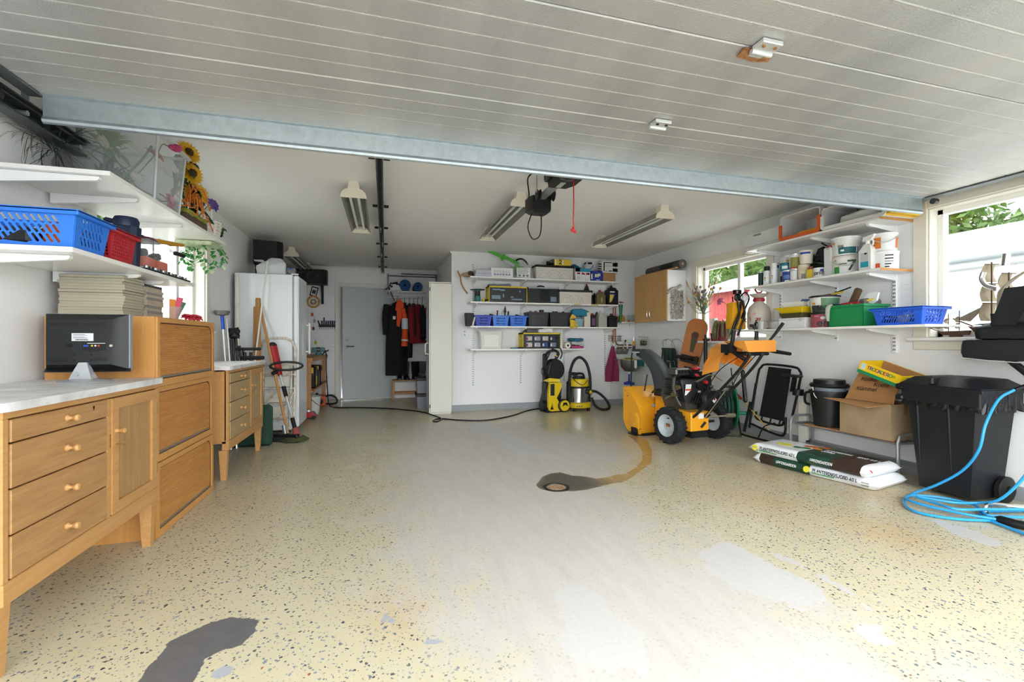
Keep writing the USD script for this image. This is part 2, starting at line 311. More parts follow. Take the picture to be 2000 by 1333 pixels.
for k, a in vals.items(): UsdGeom.PrimvarsAPI(fl).CreatePrimvar(k, Sdf.ValueTypeNames.FloatArray, 'vertex').Set(Vt.FloatArray.FromNumpy(a.astype(np.float32)))
struct('ground', B().box(-40, -30, -.3, XL-.16, 60, -.06).box(XR+.16, -30, -.3, 60, 60, -.06).box(XL-.16, -30, -.3, XR+.16, .2, -.03).box(XL-.16, YF+.2, -.3, XR+.16, 60, -.06), mat('driveway', 'b4b2ac', .9, var=.5, vs=2, bump=.2))
WALL = mat('wall_paint', 'eff0f0', .75, bump=.08, bs=160); CEIL = mat('ceiling_paint', 'f0f0ee', .8, bump=.05, bs=120); TRIM = mat('trim_paint', 'e9e7df', .5); GREY = mat('skirting_grey', '9ba0a4', .55); WHITE = mat('white_lacquer', 'f2f3f2', .35)
W1 = (1.25, 2.62, 1.13, 2.16); W2 = (4.22, 5.42, 1.1, 2.13); W3 = (3.4, 5.2, 1.2, 2.12)
def wallx(name, x, th, y0, y1, wins, sgn):
    P = sbox(y0, 0, y1, H)
    for w in wins: P = P.difference(sbox(w[0], w[2], w[1], w[3]))
    return struct(name, B().prism(P, th*sgn, (x, 0, 0), (0, 1, 0), (0, 0, 1)), WALL, smooth=False)
wall_right = wallx('wall_right', XR, .16, .2, YF+.2, (W1, W2), 1); wallx('wall_left', XL, .16, .2, YF+.2, (W3,), -1)
wall_back = struct('wall_back', B().box(1.0, YB, 0, XR, YB+.12, H), WALL); struct('wall_partition', B().box(1.0, YB+.12, 0, 1.1, YF, H), WALL)
struct('wall_far', B().box(XL, YF, 0, -.83, YF+.15, H).box(.19, YF, 0, 1.1, YF+.15, H).box(-.83, YF, 2.17, .19, YF+.15, H).box(-.83, YF+.15, 0, .19, YF+.19, 2.2), WALL)
struct('wall_front', B().prism(sbox(XL-.16, 0, XR+.16, 2.9).difference(sbox(-1.6, -.1, 4.05, 2.16)), .2, (0, .4, 0), (1, 0, 0), (0, 0, 1)), WALL)
struct('ceiling', B().box(XL-.16, .2, H, XR+.16, YF+.2, H+.2), CEIL)
struct('baseboard_back', B().box(1.0, YB-.012, 0, XR-.012, YB, .1), GREY); struct('baseboard_right', B().box(XR-.012, .4, 0, XR, YB-.012, .1), GREY)
struct('baseboard_far', B().box(XL+.012, YF-.012, 0, -.9, YF, .1).box(.26, YF-.012, 0, 1.0, YF, .1), GREY); struct('baseboard_left', B().box(XL, .4, 0, XL+.012, YF, .1), GREY)
struct('trim_1', B().box(XL, YF-.02, H-.03, 1.0, YF, H).box(XL, .4, H-.025, XL+.018, YF-.02, H).box(.98, YB, H-.03, 1.0, YF-.02, H), TRIM)
# ---------------------------------------------------------------- windows
PANE = usdkit.material(stage, '/World/Looks/window_glass', {'t': ('transparent_bsdf', dict(color=(.98, .99, .985))), 'g': ('glossy_bsdf', dict(color=(1, 1, 1), roughness=.02)), 'm': ('mix_closure', dict(fac=.05))},
    [('t.BSDF', 'm.closure1'), ('g.BSDF', 'm.closure2')], surface='m.closure')
FRAME = mat('window_paint', 'f0f0ec', .4); CASING = mat('casing_paint', 'e6e2d4', .5)
def window(name, x, w, s, mull=(), stool=.06):
    """window in a wall whose inner face is x; s = +1 when outdoors is towards +x"""
    y0, y1, z0, z1 = w; p = UsdGeom.Xform.Define(stage, '/World/'+name).GetPrim(); tag(p, kind='structure'); e = .1
    b = lambda xa, ya, za, xb, yb, zb, c=.004: B().box(x+s*xa, ya, za, x+s*xb, yb, zb, c)
    for nm, q in (('casing', (-.018, y0-e, z0-.06, 0, y0, z1+e)), ('casing', (-.018, y1, z0-.06, 0, y1+e, z1+e)), ('casing', (-.018, y0, z1, 0, y1, z1+e))): part(p, nm, b(*q), CASING)
    part(p, 'window_sill', b(-stool, y0-e-.03, z0-.03, .1, y1+e+.03, z0, .008), FRAME); part(p, 'apron', b(-.016, y0-e, z0-.1, 0, y1+e, z0-.03), CASING)
    for q in ((.0, y0-.001, z0, .1, y0+.012, z1), (0, y1-.012, z0, .1, y1+.001, z1), (0, y0, z1-.012, .1, y1, z1+.001)): part(p, 'reveal_board', b(*q), CASING)
    f = .05
    for q in ((.09, y0, z0, .15, y0+f, z1), (.09, y1-f, z0, .15, y1, z1), (.09, y0, z0, .15, y1, z0+f), (.09, y0, z1-f, .15, y1, z1)): part(p, 'sash_frame', b(*q), FRAME)
    for m in mull: part(p, 'mullion', b(.09, m-.025, z0+f, .15, m+.025, z1-f), FRAME)
    ed = [y0+f]+list(mull)+[y1-f]
    for a, c in zip(ed, ed[1:]): part(p, 'pane', b(.118, a, z0+f, .124, c, z1-f, 0), PANE, smooth=False)
    return p
window('window_1', XR, W1, 1, (1.8,)); window('window_2', XR, W2, 1, (4.75,), .16); window('window_3', XL, W3, -1, (4.35, 4.82))
# ---------------------------------------------------------------- far door
d1 = UsdGeom.Xform.Define(stage, '/World/door_1').GetPrim(); tag(d1, kind='structure')
for q in ((-.9, -.03, 0, -.8, .05, 2.2), (.16, -.03, 0, .26, .05, 2.2), (-.8, -.03, 2.11, .16, .05, 2.2)): part(d1, 'door_frame', B().box(q[0], YF+q[1], q[2], q[3], YF+q[4], q[5], .006), TRIM)
Rl = rot(0, 0, 9); hx, hy = .15, YF-.005
part(d1, 'door_leaf', B().box(-.93, -.04, .02, 0, 0, 2.1, .003).xf(rot(0, 0, 12), (hx, hy-.02, 0)), mat('door_grey', 'b9bfc2', .5))
hp = rot(0, 0, 12)
part(d1, 'door_handle', B().cyl((-.85, -.04, 1.0), (-.85, -.085, 1.0), .012).cyl((-.855, -.08, 1.0), (-.73, -.08, 1.0), .009).cyl((-.85, -.04, 1.0), (-.85, -.045, 1.0), .025).xf(hp, (hx, hy-.02, 0)), mat('dark_steel', '50504c', .35, 1))
part(d1, 'door_lock', B().cyl((-.85, -.04, 1.12), (-.85, -.05, 1.12), .024).xf(hp, (hx, hy-.02, 0)), mat('dark_steel'))
part(d1, 'threshold', B().box(-.8, YF-.06, 0, .16, YF+.05, .02, .004), TRIM)
# ---------------------------------------------------------------- the raised garage door: sections lying flat under the ceiling
ALU = usdkit.material(stage, '/World/Looks/embossed_aluminium', {'tc': ('texture_coordinate', {}), 'v': ('voronoi_texture', dict(scale=210, randomness=1)), 'nz': ('noise_texture', dict(scale=1.3, detail=6, roughness=.6)), 'n2': ('noise_texture', dict(scale=150, detail=2)),
    'mp': ('mapping', dict(scale=(2.2, .5, 1))), 'rp': ('rgb_ramp', dict(ramp=[(.3, lin('b0b0ae')), (.55, lin('c2c2bf')), (.75, lin('cbc8c0'))])), 'bp': ('bump', dict(strength=.9, distance=.0022)), 'p': ('principled_bsdf', dict(metallic=.55, roughness=.46))},
    [('tc.object', 'v.vector'), ('tc.object', 'mp.vector'), ('mp.vector', 'nz.vector'), ('nz.fac', 'rp.fac'), ('rp.color', 'p.base_color'), ('tc.object', 'n2.vector'), ('n2.fac', 'bp.height'), ('bp.normal', 'p.normal')], surface='p.BSDF')
GALV = mat('galvanised', 'b9c3c8', .42, .8, var=.3, vs=30, col2='a3adb2'); STEEL = mat('track_steel', '767d80', .4, .9, var=.3, vs=12); CHROME = mat('chrome', 'd8d8d8', .15, 1); BLK = mat('black_plastic', '131416', .42); DST = mat('dark_steel')
RUST = mat('rust', '7a4a28', .85, var=.7, vs=60, col2='c09060'); ZINC = mat('zinc', 'd8dcdc', .4, .6)
gd = UsdGeom.Xform.Define(stage, '/World/door_2').GetPrim(); tag(gd, kind='structure')
DX0, DX1, DZ = -1.47, 3.97, 2.2
for a, c in ((2.03, 2.535), (1.4, 2.03), (.77, 1.4), (.14, .77)):
    c2 = c-.004; k = max(4, round((c2-a)/.105)); pr = [(a, DZ+.04)]; 
    ys = np.linspace(a, c2, k+1)
    pr = [(a, DZ+.042), (a, DZ+.004), (a+.004, DZ)]
    for y in ys[1:-1]: pr += [(y-.006, DZ), (y-.002, DZ-.0019), (y+.002, DZ-.0019), (y+.006, DZ+.001), (y+.009, DZ)]
    pr += [(c2-.004, DZ), (c2, DZ+.004), (c2, DZ+.042)]
    part(gd, 'door_section', B().prism(pr, DX1-DX0, (DX0, 0, 0), (0, 1, 0), (0, 0, 1)), ALU, smooth=20)
part(gd, 'bottom_rail', B().prism([(2.535, 2.2), (2.517, 2.2), (2.519, 2.105), (2.512, 2.098), (2.508, 2.088), (2.512, 2.077), (2.522, 2.072), (2.533, 2.076), (2.538, 2.088), (2.535, 2.2)], DX1-DX0, (DX0, 0, 0), (0, 1, 0), (0, 0, 1)), GALV)
part(gd, 'top_flange', B().prism([(2.5, 2.196), (2.52, 2.192), (2.52, 2.2), (2.5, 2.2)], DX1-DX0, (DX0, 0, 0), (0, 1, 0), (0, 0, 1)), GALV)
for x in (DX0-.06, DX1+.001): part(gd, 'end_stile', B().box(x, .3, 2.19, x+.06, 2.53, 2.25, .003), STEEL)
for (x, y, rusty) in ((1.33, 2.03, 0), (1.36, 1.4, 1)):
    h = part(gd, 'hinge', B().box(x-.045, y-.065, 2.181, x+.045, y-.008, 2.198, .003).box(x-.03, y-.01, 2.184, x+.03, y+.028, 2.19, .002).cyl((x-.045, y-.006, 2.18), (x+.045, y-.006, 2.18), .009), ZINC)
    for dx in (-.025, .025): part(h, 'bolt', B().cyl((x+dx, y-.045, 2.181), (x+dx, y-.045, 2.176), .007, n=6), RUST if rusty else DST)
    if rusty: part(h, 'rusty_plate', B().prism([(-.07, .0), (-.06, .05), (.02, .06), (.08, .045), (.07, .01), (.03, -.004)], .006, (x, y, 2.19), (1, 0, 0), (0, 1, 0)), RUST)
for x, nm, s in ((XL+.11, 'left', 1), (4.02, 'right', -1)):
    t = thing('door_track', f'grey steel garage door track along the {nm} wall', 'track', (x, 0, 0))
    part(t, 'channel', B().prism(Polygon([(-.03, 2.12), (.03, 2.12), (.03, 2.13), (-.02, 2.13), (-.02, 2.18), (.03, 2.18), (.03, 2.19), (-.03, 2.19)]), -2.8, (0, .3, 0), (s, 0, 0), (0, 0, 1)), STEEL)
    part(t, 'edge_strip', B().box(-.05, .3, 2.195, .05, 3.1, 2.2), STEEL)
    for y in (1.9, 2.62, 3.0): part(t, 'bracket', B().box(-s*.1, y-.02, 2.14, -s*.03, y+.02, 2.2, .003).cyl((-s*.02, y, 2.15), (s*.035, y, 2.15), .012), DST if y < 2 else GALV)
    part(t, 'roller', B().cyl((s*.01, 2.45, 2.155), (s*.045, 2.45, 2.155), .022), DST)
    for y in (2.66, 3.05): part(t, 'hanger', B().box(-.015, y, 2.19, .015, y+.004, H), GALV)
# ---------------------------------------------------------------- ceiling fittings
ct = thing('ceiling_track', 'black steel track with small cross clips running along the ceiling', 'track', (-.04, 0, 0))
part(ct, 'rail', B().box(-.026, 2.7, 2.4, -.014, 9.1, 2.45).box(.014, 2.7, 2.4, .026, 9.1, 2.45).box(-.026, 2.7, 2.44, .026, 9.1, 2.45), STEEL); part(ct, 'slot', B().box(-.013, 2.71, 2.425, .013, 9.09, 2.438), BLK)
for y in (3.4, 4.62, 5.5, 6.4, 7.4, 8.4):
    part(ct, 'cross_clip', B().box(-.075, y-.018, 2.405, -.03, y+.018, 2.425, .003).box(.03, y-.018, 2.405, .075, y+.018, 2.425, .003).box(-.03, y-.006, 2.45, .03, y+.006, 2.455), BLK); part(ct, 'hanger', B().box(-.004, y-.015, 2.45, .004, y+.015, 2.5), GALV)
for k in range(9): part(ct, 'chain_link', B().cyl((-.008+.016*(k % 2), 5.6+.28*k, 2.415), (-.008+.016*(k % 2), 5.72+.28*k, 2.415), .009), CHROME if k % 3 == 0 else DST)
CREAM = mat('lamp_cream', 'ece5d3', .5); REFL = mat('lamp_reflector', 'a9a79f', .3, .6, var=.4, vs=6); TUBE = mat('lamp_tube', 'e4e8e6', .3)
def lamp(label, x, y, L):
    t = thing('fluorescent_lamp', label, 'lamp', (x, y, 2.36), 0, 'open fluorescent lamps under the ceiling')
    out = [(-.105, 0), (-.08, .055), (-.045, .075), (.045, .075), (.08, .055), (.105, 0)]; inn = [(.1, 0), (.075, .05), (.04, .069), (-.04, .069), (-.075, .05), (-.1, 0)]
    part(t, 'housing', B().prism(out+inn, -L, (0, 0, 0), (1, 0, 0), (0, 0, 1)), REFL)
    arch = [(-.108, -.004)]+[(.108*math.cos(a), .085*math.sin(a)**.8) for a in np.linspace(math.pi-.1, .1, 9)]+[(.108, -.004)]
    for y0 in (-.012, L): part(t, 'end_cap', B().prism(arch, -.012, (0, y0, 0), (1, 0, 0), (0, 0, 1)), CREAM)
    for x0 in (-.035, .035): part(t, 'tube', B().cyl((x0, .03, .03), (x0, L-.03, .03), .013, n=10), TUBE)
    part(t, 'inner_end', B().prism([(-.095, .003), (-.04, .066), (.04, .066), (.095, .003)], -.03, (0, L-.031, 0), (1, 0, 0), (0, 0, 1)), CREAM)
    part(t, 'ballast', B().box(-.03, .05, .07, .03, L-.05, .085), CREAM)
    for y0 in (.0, L-.1): part(t, 'mount', B().hull([(a*k, y0+b, z) for a in (-.05, .05) for b in (0, .09) for z, k in ((.075, 1.05), (.14, .8))]), CREAM)
    return t
lamp('twin tube lamp hanging left of the black ceiling track', -.265, 4.22, 1.34); lamp('twin tube lamp behind the garage door opener, middle of the ceiling', 1.23, 4.08, 1.48)
lamp('rightmost twin tube lamp under the ceiling', 2.77, 4.08, 1.48); lamp('twin tube lamp farthest back, above the white fridge', -1.34, 7.4, 1.5)
op = thing('door_opener', 'black garage door opener with steel boom hanging under the ceiling', 'door opener', (1.28, 3.2, 2.28))
part(op, 'motor_housing', B().hull([(x, y, z) for x, y, z in [(-.11, -.3, .0), (.11, -.3, 0), (.11, .0, 0), (.07, .09, 0), (-.07, .09, 0), (-.11, 0, 0), (-.09, -.3, .1), (.09, -.3, .1), (.09, 0, .1), (.05, .07, .1), (-.05, .07, .1), (-.09, 0, .1)]]), BLK)
part(op, 'lens', B().lathe([(0, -.012), (.05, -.01), (.065, 0), (0, 0)], 20, (0, -.14, 0)), mat('smoked', '2b2b2e', .2)); part(op, 'label_plate', B().box(-.02, -.04, -.003, .02, .07, .0), ZINC)
part(op, 'side_wheel', B().cyl((-.13, -.02, .05), (-.1, -.02, .05), .05), BLK); part(op, 'boom', B().box(-.03, .08, .02, .03, .45, .055, .003), GALV)
for x in (-.06, .06): part(op, 'pulley', B().lathe([(0, -.015), (.045, -.015), (.03, 0), (.045, .015), (0, .015)], 16, (x, .36, .03), (1, 0, 0)), BLK)
part(op, 'hanger', B().box(-.085, .33, .03, -.079, .345, .22).box(.079, .33, .03, .085, .345, .22).box(-.085, .33, .03, .085, .345, .036), GALV)
part(op, 'control_box', B().hull([(x, y, z) for x, y in ((-.08, .44), (.08, .44), (.1, .5), (.1, .6), (-.1, .6), (-.1, .5)) for z in (-.06, .05)]+[(x, y, -.085) for x in (-.06, .06) for y in (.47, .58)]), BLK, 'black box with cable at the inner end of the boom')
part(op, 'cable', B().tube([(-.1, .0, .09), (-.15, .1, .12), (-.2, .2, .1), (-.16, .3, .0), (-.13, .46, -.02)], .006, 6, 6), BLK); part(op, 'cable', B().tube([(-.06, .52, -.07), (-.1, .52, -.2), (-.06, .52, -.3), (0, .52, -.28), (.02, .52, -.2), (.02, .52, -.08)], .005, 6, 6), BLK)
pc = thing('pull_cord', 'red emergency pull cord hanging from the garage door opener', 'cord', (1.3, 3.02, 2.265)); RED = mat('red_plastic', 'c3242c', .4)
part(pc, 'cord', B().tube([(0, 0, 0), (.002, 0, -.2), (-.002, 0, -.3), (.003, 0, -.36)], .004, 6, 4), RED); part(pc, 'handle', B().ob((0, 0, -.375), (.045, .02, .02), rot(0, 25, 0), .006).cyl((0, 0, -.37), (0, 0, -.345), .008), RED)
dr = thing('floor_drain', 'round floor drain in the dark wet stain on the floor', 'drain', (1.24, 3.2, 0))
part(dr, 'rim', B().lathe([(.075, 0), (.1, 0), (.1, .003), (.077, .004), (.075, 0)], 24), DST); part(dr, 'grate', B().lathe([(0, 0), (.074, 0), (.074, .002), (0, .003)], 20), mat('drain_rust', 'c9a887', .6, .2, var=.6, vs=40, col2='6b5240'))
# ================================================================ OUTDOORS
EXW = mat('house_paint', 'd9dbdc', .7); ROOFM = mat('roof_sheet', '8c9296', .6)
h1 = thing('house', 'white neighbouring house with flat grey eaves outside the right window', 'building', (11, -1.3, -.06))
part(h1, 'wall', B().box(0, -6, 0, 6, 8.5, 2.55), EXW); part(h1, 'fascia', B().box(-.35, -6.4, 2.72, 6, 8.8, 3.25), EXW); part(h1, 'soffit', B().box(-.35, -6.4, 2.55, 0, 8.8, 2.72), mat('soffit', 'aeb2b4', .7)); part(h1, 'gutter', B().cyl((-.4, -6.4, 2.72), (-.4, 8.8, 2.72), .06), ROOFM)
part(h1, 'rail', B().box(-.12, -6, 1.7, -.06, 8.5, 1.78), ROOFM); part(h1, 'wall_lamp', B().box(-.08, 7.3, 2.2, 0, 7.75, 2.32, .02), mat('lamp_cream')); part(h1, 'chimney', B().box(1, 3.4, 3.25, 2, 4.2, 3.9), EXW)
part(h1, 'window_frame', B().box(-.04, .5, .9, 0, 2, 2.1), FRAME)
b2 = thing('barn', 'red wooden shed outside the middle window', 'building', (14, 14.5, -.06)); RW = mat('red_boards', '983c3c', .8)
for k in range(30): part(b2, 'board', B().box(0, -2+k*.2, 0, .03, -2+k*.2+.19, 3.3), RW)
part(b2, 'wall', B().box(.03, -2, 0, 5, 4, 3.25), RW); part(b2, 'roof', B().prism([(-.4, 3.2), (2.5, 4.1), (5.4, 3.2), (5.4, 3.32), (2.5, 4.22), (-.4, 3.32)], -6.4, (0, -2.2, 0), (1, 0, 0), (0, 0, 1)), ROOFM)
wf = part(b2, 'window_frame', B().prism(sbox(.4, 1.2, 1.6, 2.6).difference(unary_union([sbox(.5, 1.3, .97, 2.5), sbox(1.03, 1.3, 1.5, 2.5)])), -.06, (0, 0, 0), (0, 1, 0), (0, 0, 1)), mat('dark_frame', '4a2020', .6)); part(wf, 'pane', B().box(-.01, .5, 1.3, 0, 1.5, 2.5), PANE)
cv = thing('caravan', 'white rounded caravan outside the middle window', 'caravan', (10.5, 9.6, -.06))
part(cv, 'shell', B().prism(Polygon([(-2, .4), (1.9, .4), (1.9, 2.0), (1.6, 2.6), (1.1, 2.85), (-1.4, 2.9), (-2, 2.5)]).buffer(.05), 2.1, (0, 0, 0), (0, 1, 0), (0, 0, 1)), EXW); part(cv, 'trim_line', B().box(-.02, -2, 1.6, 0, 1.9, 1.63), ROOFM)
for y in (-.4, .5): part(cv, 'wheel', B().cyl((.05, y, .33), (.3, y, .33), .33), BLK)
LEAF = leafmat('tree_leaves', '3f5c22', '5c7a30', 3); BARK = mat('bark', '4c4034', .9)
def tree(label, loc, h, w, seed, n=13000):
    t = thing('tree', label, 'tree', loc, 0, 'trees outside the windows'); g = np.random.default_rng(seed)
    lobes = [(g.normal(0, w*.3), g.normal(0, w*.3), h*(.25+.55*g.random()), w*(.3+.16*g.random())) for _ in range(14)]
    part(t, 'trunk', B().cyl((0, 0, 0), (.1, 0, h*.6), .16, .07).merge(sum_b([B().cyl((.05, 0, h*.3), (a, b, c), .06, .02, 6) for a, b, c, _ in lobes[:8]])), BARK)
    L = np.array(lobes)[g.integers(0, 14, n)]; d = g.normal(size=(n, 3)); d /= np.linalg.norm(d, axis=1)[:, None]; c = L[:, :3]+d*L[:, 3:]*(.55+.5*g.random((n, 1)))
    u = g.normal(size=(n, 3)); u /= np.linalg.norm(u, axis=1)[:, None]; v = np.cross(u, g.normal(size=(n, 3))); v /= np.linalg.norm(v, axis=1)[:, None]; s = .24
    V = np.stack([c-u*s, c+v*s*.45, c+u*s, c-v*s*.45], 1).reshape(-1, 3); k = np.arange(n)*4
    part(t, 'crown', (V, np.vstack([np.stack([k, k+1, k+2], 1), np.stack([k, k+2, k+3], 1)])), LEAF, smooth=False, kind='stuff'); return t
def sum_b(bs):
    o = B()
    for b in bs: o.merge(b)
    return o
t1 = tree('broad green tree behind the red shed', (27, 27.5, 0), 11.5, 6.4, 1)
for lb, loc, rz in (('green tree above the white house roof, right of the caravan', (25, 0, 0), 40), ('green tree between the red shed and the white house', (26, 16.5, 0), 80), ('tall green tree far left behind the red shed', (30, 40, 0), 150), ('green tree outside the left window, farther off', (-17, 27, 0), 20), ('green tree outside the left window, nearer', (-15, 9.6, 0), 260)): dup(t1, lb, loc, rz)
tag(solo('hedge', B().blob([(x, y, z) for x in (-6.4, -5.6) for y in (5, 22) for z in (-.06, 1.6)], 2, .25, 1.2), mat('hedge_leaf', '41602a', .8, var=.8, vs=9, col2='243a16', bump=1, bs=12), 'green hedge outside the left window', 'hedge'))
# ================================================================ LEFT SIDE
def bracket(t, xw, y, z, L, s, h=.055):
    """white tapered shelf bracket under height z, from the wall face xw out along s*x"""
    P = Polygon([(0, -h), (.012, -h), (L-.01, -.02), (L, -.012), (L, -.001), (0, -.001)])
    part(t, 'bracket', B().prism(P, .022, (xw, y+.011, z), (s, 0, 0), (0, 0, 1)) if s > 0 else B().prism(P, .022, (xw, y-.011, z), (s, 0, 0), (0, 0, 1)), WHITE)
SHELFW = mat('shelf_white', 'efefec', .3, coat=.2)
def wshelf(label, s, xw, D, y0, y1, zt, th, brk, edge=None, rail=()):
    t = thing('shelf_board', label, 'shelf'); x1 = xw+s*D
    part(t, 'board', B().box(xw+s*.004, y0, zt-th, x1, y1, zt, .002), SHELFW)
    if edge: part(t, 'raw_end', B().box(xw+s*.004, y0-.003, zt-th, x1, y0-.0005, zt), edge)
    for y in brk: bracket(t, xw+s*.022, y, zt-th, D-.08, s)
    for y, za, zb in rail:
        part(t, 'wall_rail', B().box(xw, y-.013, za, xw+s*.02, y+.013, zb), WHITE)
        part(t, 'rail_slots', sum_b([B().box(xw+s*.0195, y+dy-.003, z, xw+s*.0205, y+dy+.003, z+.014) for z in np.arange(za+.02, zb-.02, .032) for dy in (-.006, .006)]), DST, smooth=False, kind='stuff')
    return t
wshelf('upper deep white shelf on the left wall, under the clear box and sunflowers', 1, XL, .47, 2.6, 4.25, 1.91, .022, (2.64, 2.99, 3.56), rail=((4.1, 1.55, 1.9),))
wshelf('lower deep white shelf on the left wall, under the blue and red baskets', 1, XL, .47, 2.33, 3.61, 1.495, .022, (2.43, 3.01, 3.3), rail=((3.3, 1.25, 1.48),))
# ---- clear storage box of artificial flowers on the upper shelf
CLEAR = mat('clear_plastic', 'dfe6e8', .25, trans=.8); CLEAR2 = mat('clear_plastic_thin', 'e6ebec', .2, trans=.85)
cb = thing('storage_box', 'large clear plastic storage box full of artificial flowers on the upper left shelf', 'storage box', (-1.475, 3.24, 1.91))
for nm, pts in (('side_wall', ((-.195, -.16, .002), (.195, -.16, .002), (.225, -.19, .38), (-.225, -.19, .38))), ('side_wall', ((.195, .16, .002), (-.195, .16, .002), (-.225, .19, .38), (.225, .19, .38))), ('end_wall', ((.195, -.16, .002), (.195, .16, .002), (.225, .19, .38), (.225, -.19, .38))), ('end_wall', ((-.195, .16, .002), (-.195, -.16, .002), (-.225, -.19, .38), (-.225, .19, .38)))):
    p = np.array(pts); n = nrm(np.cross(p[1]-p[0], p[2]-p[0]))*.002; part(cb, nm, B().hull(np.vstack([p, p-n])), CLEAR, smooth=False)
part(cb, 'base', B().box(-.195, -.16, 0, .195, .16, .004), CLEAR); part(cb, 'rim', B().prism(sbox(-.24, -.205, .24, .205).buffer(.01).difference(sbox(-.223, -.188, .223, .188)), .012, (0, 0, .372)), mat('clear_rim', 'dfe4e6', .25, trans=.35))
for x, y in ((.21, -.175), (.21, .175), (-.21, -.175)): part(cb, 'corner_rib', B().cyl((x*.93, y*.92, 0), (x*1.06, y*1.07, .37), .007), mat('clear_rim'))
GRN = leafmat('plant_green', '2f6a33', '4d8a3c', 30); DGRN = leafmat('plant_dark_green', '23402c', '31553a', 30); STEM = mat('stem_green', '4b7a39', .6); PINK = leafmat('petal_pink', 'd14a86', 'e878a8', 60); CREAMP = leafmat('petal_cream', 'f2ecd6', 'e8e0be', 60); YEL = leafmat('petal_yellow', 'e2aa1c', 'f0c135', 60); PURP = leafmat('petal_purple', '5b3a94', '7b5cb8', 60); REDP = leafmat('petal_red', 'd4213c', 'ea5a6c', 60); ORG = leafmat('petal_orange', 'd5721f', 'e6923a', 60)
def petals(c, d, n, L, w, bend, tilt, m, t, name='petals', layers=1):
    b = B(); d = nrm(d); a, e, _ = B().frame3(d)
    for k in range(layers):
        for i in range(n):
            an = 2*math.pi*(i+.5*k)/n; o = a*math.cos(an)+e*math.sin(an); q = o*math.cos(tilt+.35*k)+d*math.sin(tilt+.35*k); b.raw(*leaf(np.asarray(c)+o*.006, q, d, L*(1-.15*k), w, bend))
    return part(t, name, b, m, smooth=True)
def stemleaf(name, label, stem, bloom=None, cat='artificial flower', leaves=(), lm=None, sr=.0035, group=None):
    t = thing(name, label, cat, group=group); part(t, 'stem', B().tube(stem, sr, 6, 6), STEM)
    if bloom: bloom(t, np.array(stem[-1]), nrm(np.array(stem[-1])-np.array(stem[-2])))
    for c, d, L, w in leaves: part(t, 'leaf', B().raw(*leaf(c, d, (0, 0, 1), L, w, .3)), lm or GRN, smooth=True)
    return t
def tulip(m): return lambda t, c, d: petals(c, d, 6, .07, .04, -.35, 1.05, m, t, 'bloom')
def rosebud(m): return lambda t, c, d: petals(c, d, 7, .05, .045, .4, .45, m, t, 'bloom', 3)
stemleaf('artificial_tulip', 'cream artificial tulip in the clear box, upper left of the two', [(-1.36, 3.16, 1.95), (-1.45, 3.14, 2.08), (-1.52, 3.12, 2.2)], tulip(CREAMP))
stemleaf('artificial_tulip', 'cream artificial tulip in the middle of the clear box', [(-1.62, 3.14, 2.2), (-1.5, 3.12, 2.14), (-1.41, 3.11, 2.07)], tulip(CREAMP), leaves=(((-1.55, 3.12, 2.17), (.3, 0, -1), .12, .04),))
stemleaf('artificial_rose', 'pink red artificial rose near the top right of the clear box', [(-1.5, 3.2, 1.98), (-1.38, 3.16, 2.1), (-1.305, 3.14, 2.19)], rosebud(REDP), 'artificial flower')
stemleaf('artificial_orchid', 'magenta artificial flower at the bottom right of the clear box', [(-1.55, 3.3, 1.97), (-1.4, 3.3, 1.96), (-1.3, 3.3, 1.97)], rosebud(PINK))
stemleaf('artificial_grass_blade', 'bright green curved artificial blade across the clear box', [(-1.56, 3.1, 1.96), (-1.45, 3.09, 2.02), (-1.36, 3.09, 2.12), (-1.3, 3.1, 2.23)], sr=.006)
stemleaf('artificial_branch', 'brown artificial branch lying slanted in the clear box', [(-1.66, 3.2, 2.2), (-1.5, 3.2, 2.06), (-1.3, 3.22, 1.95)], None, leaves=(((-1.6, 3.2, 2.15), (.5, 0, -.2), .2, .05), ((-1.5, 3.22, 2.1), (.2, .2, -.5), .18, .05)), lm=GRN)
def tuft(name, label, c, n, L, spread, m, dirn=(0, 0, 1), w=.01, seed=1, cat='artificial plant'):
    g = np.random.default_rng(seed); b = B()
    for i in range(n):
        d = nrm(np.array(dirn)+g.normal(0, spread, 3)); v, f = leaf(np.array(c)+g.normal(0, .02, 3), d, (0, 0, 1), L*(.6+.6*g.random()), w, .25+.3*g.random()); v[:, 0] = np.maximum(v[:, 0], XL+.012); v[:, 2] = np.maximum(v[:, 2], 1.915); b.raw(v, f)
    return solo(name, b, m, label, cat, smooth=True, kind='stuff')
tuft('artificial_foliage', 'dark blue green artificial foliage packed into the left half of the clear box', (-1.6, 3.25, 2.0), 70, .17, .5, DGRN, (.25, 0, .8), .035, 3)
tuft('artificial_foliage', 'light green artificial leaves sticking out of the top of the clear box', (-1.56, 3.2, 2.24), 60, .1, .6, leafmat('lime', '6f9a2c', '8cb43c', 30), (0, 0, .7), .03, 4)
tuft('artificial_grass', 'dark artificial grass bundle left of the clear box by the wall', (-1.64, 2.9, 2.1), 70, .22, .45, leafmat('blue_grass', '24343a', '3a4f4c', 30), (0, -.25, .4), .006, 5)
tuft('dried_twigs', 'thin grey dried twigs hanging at the left end of the upper shelf', (-1.66, 2.78, 2.12), 26, .2, .5, mat('twig', '5a5248', .8), (-.1, -.4, -.2), .004, 6)
stemleaf('artificial_orchid', 'pink and white striped artificial flower beside the left door track', [(-1.66, 2.98, 2.1), (-1.65, 2.96, 2.24), (-1.63, 2.95, 2.32)], rosebud(PINK), leaves=(((-1.64, 2.96, 2.25), (.3, 0, .5), .12, .05),))
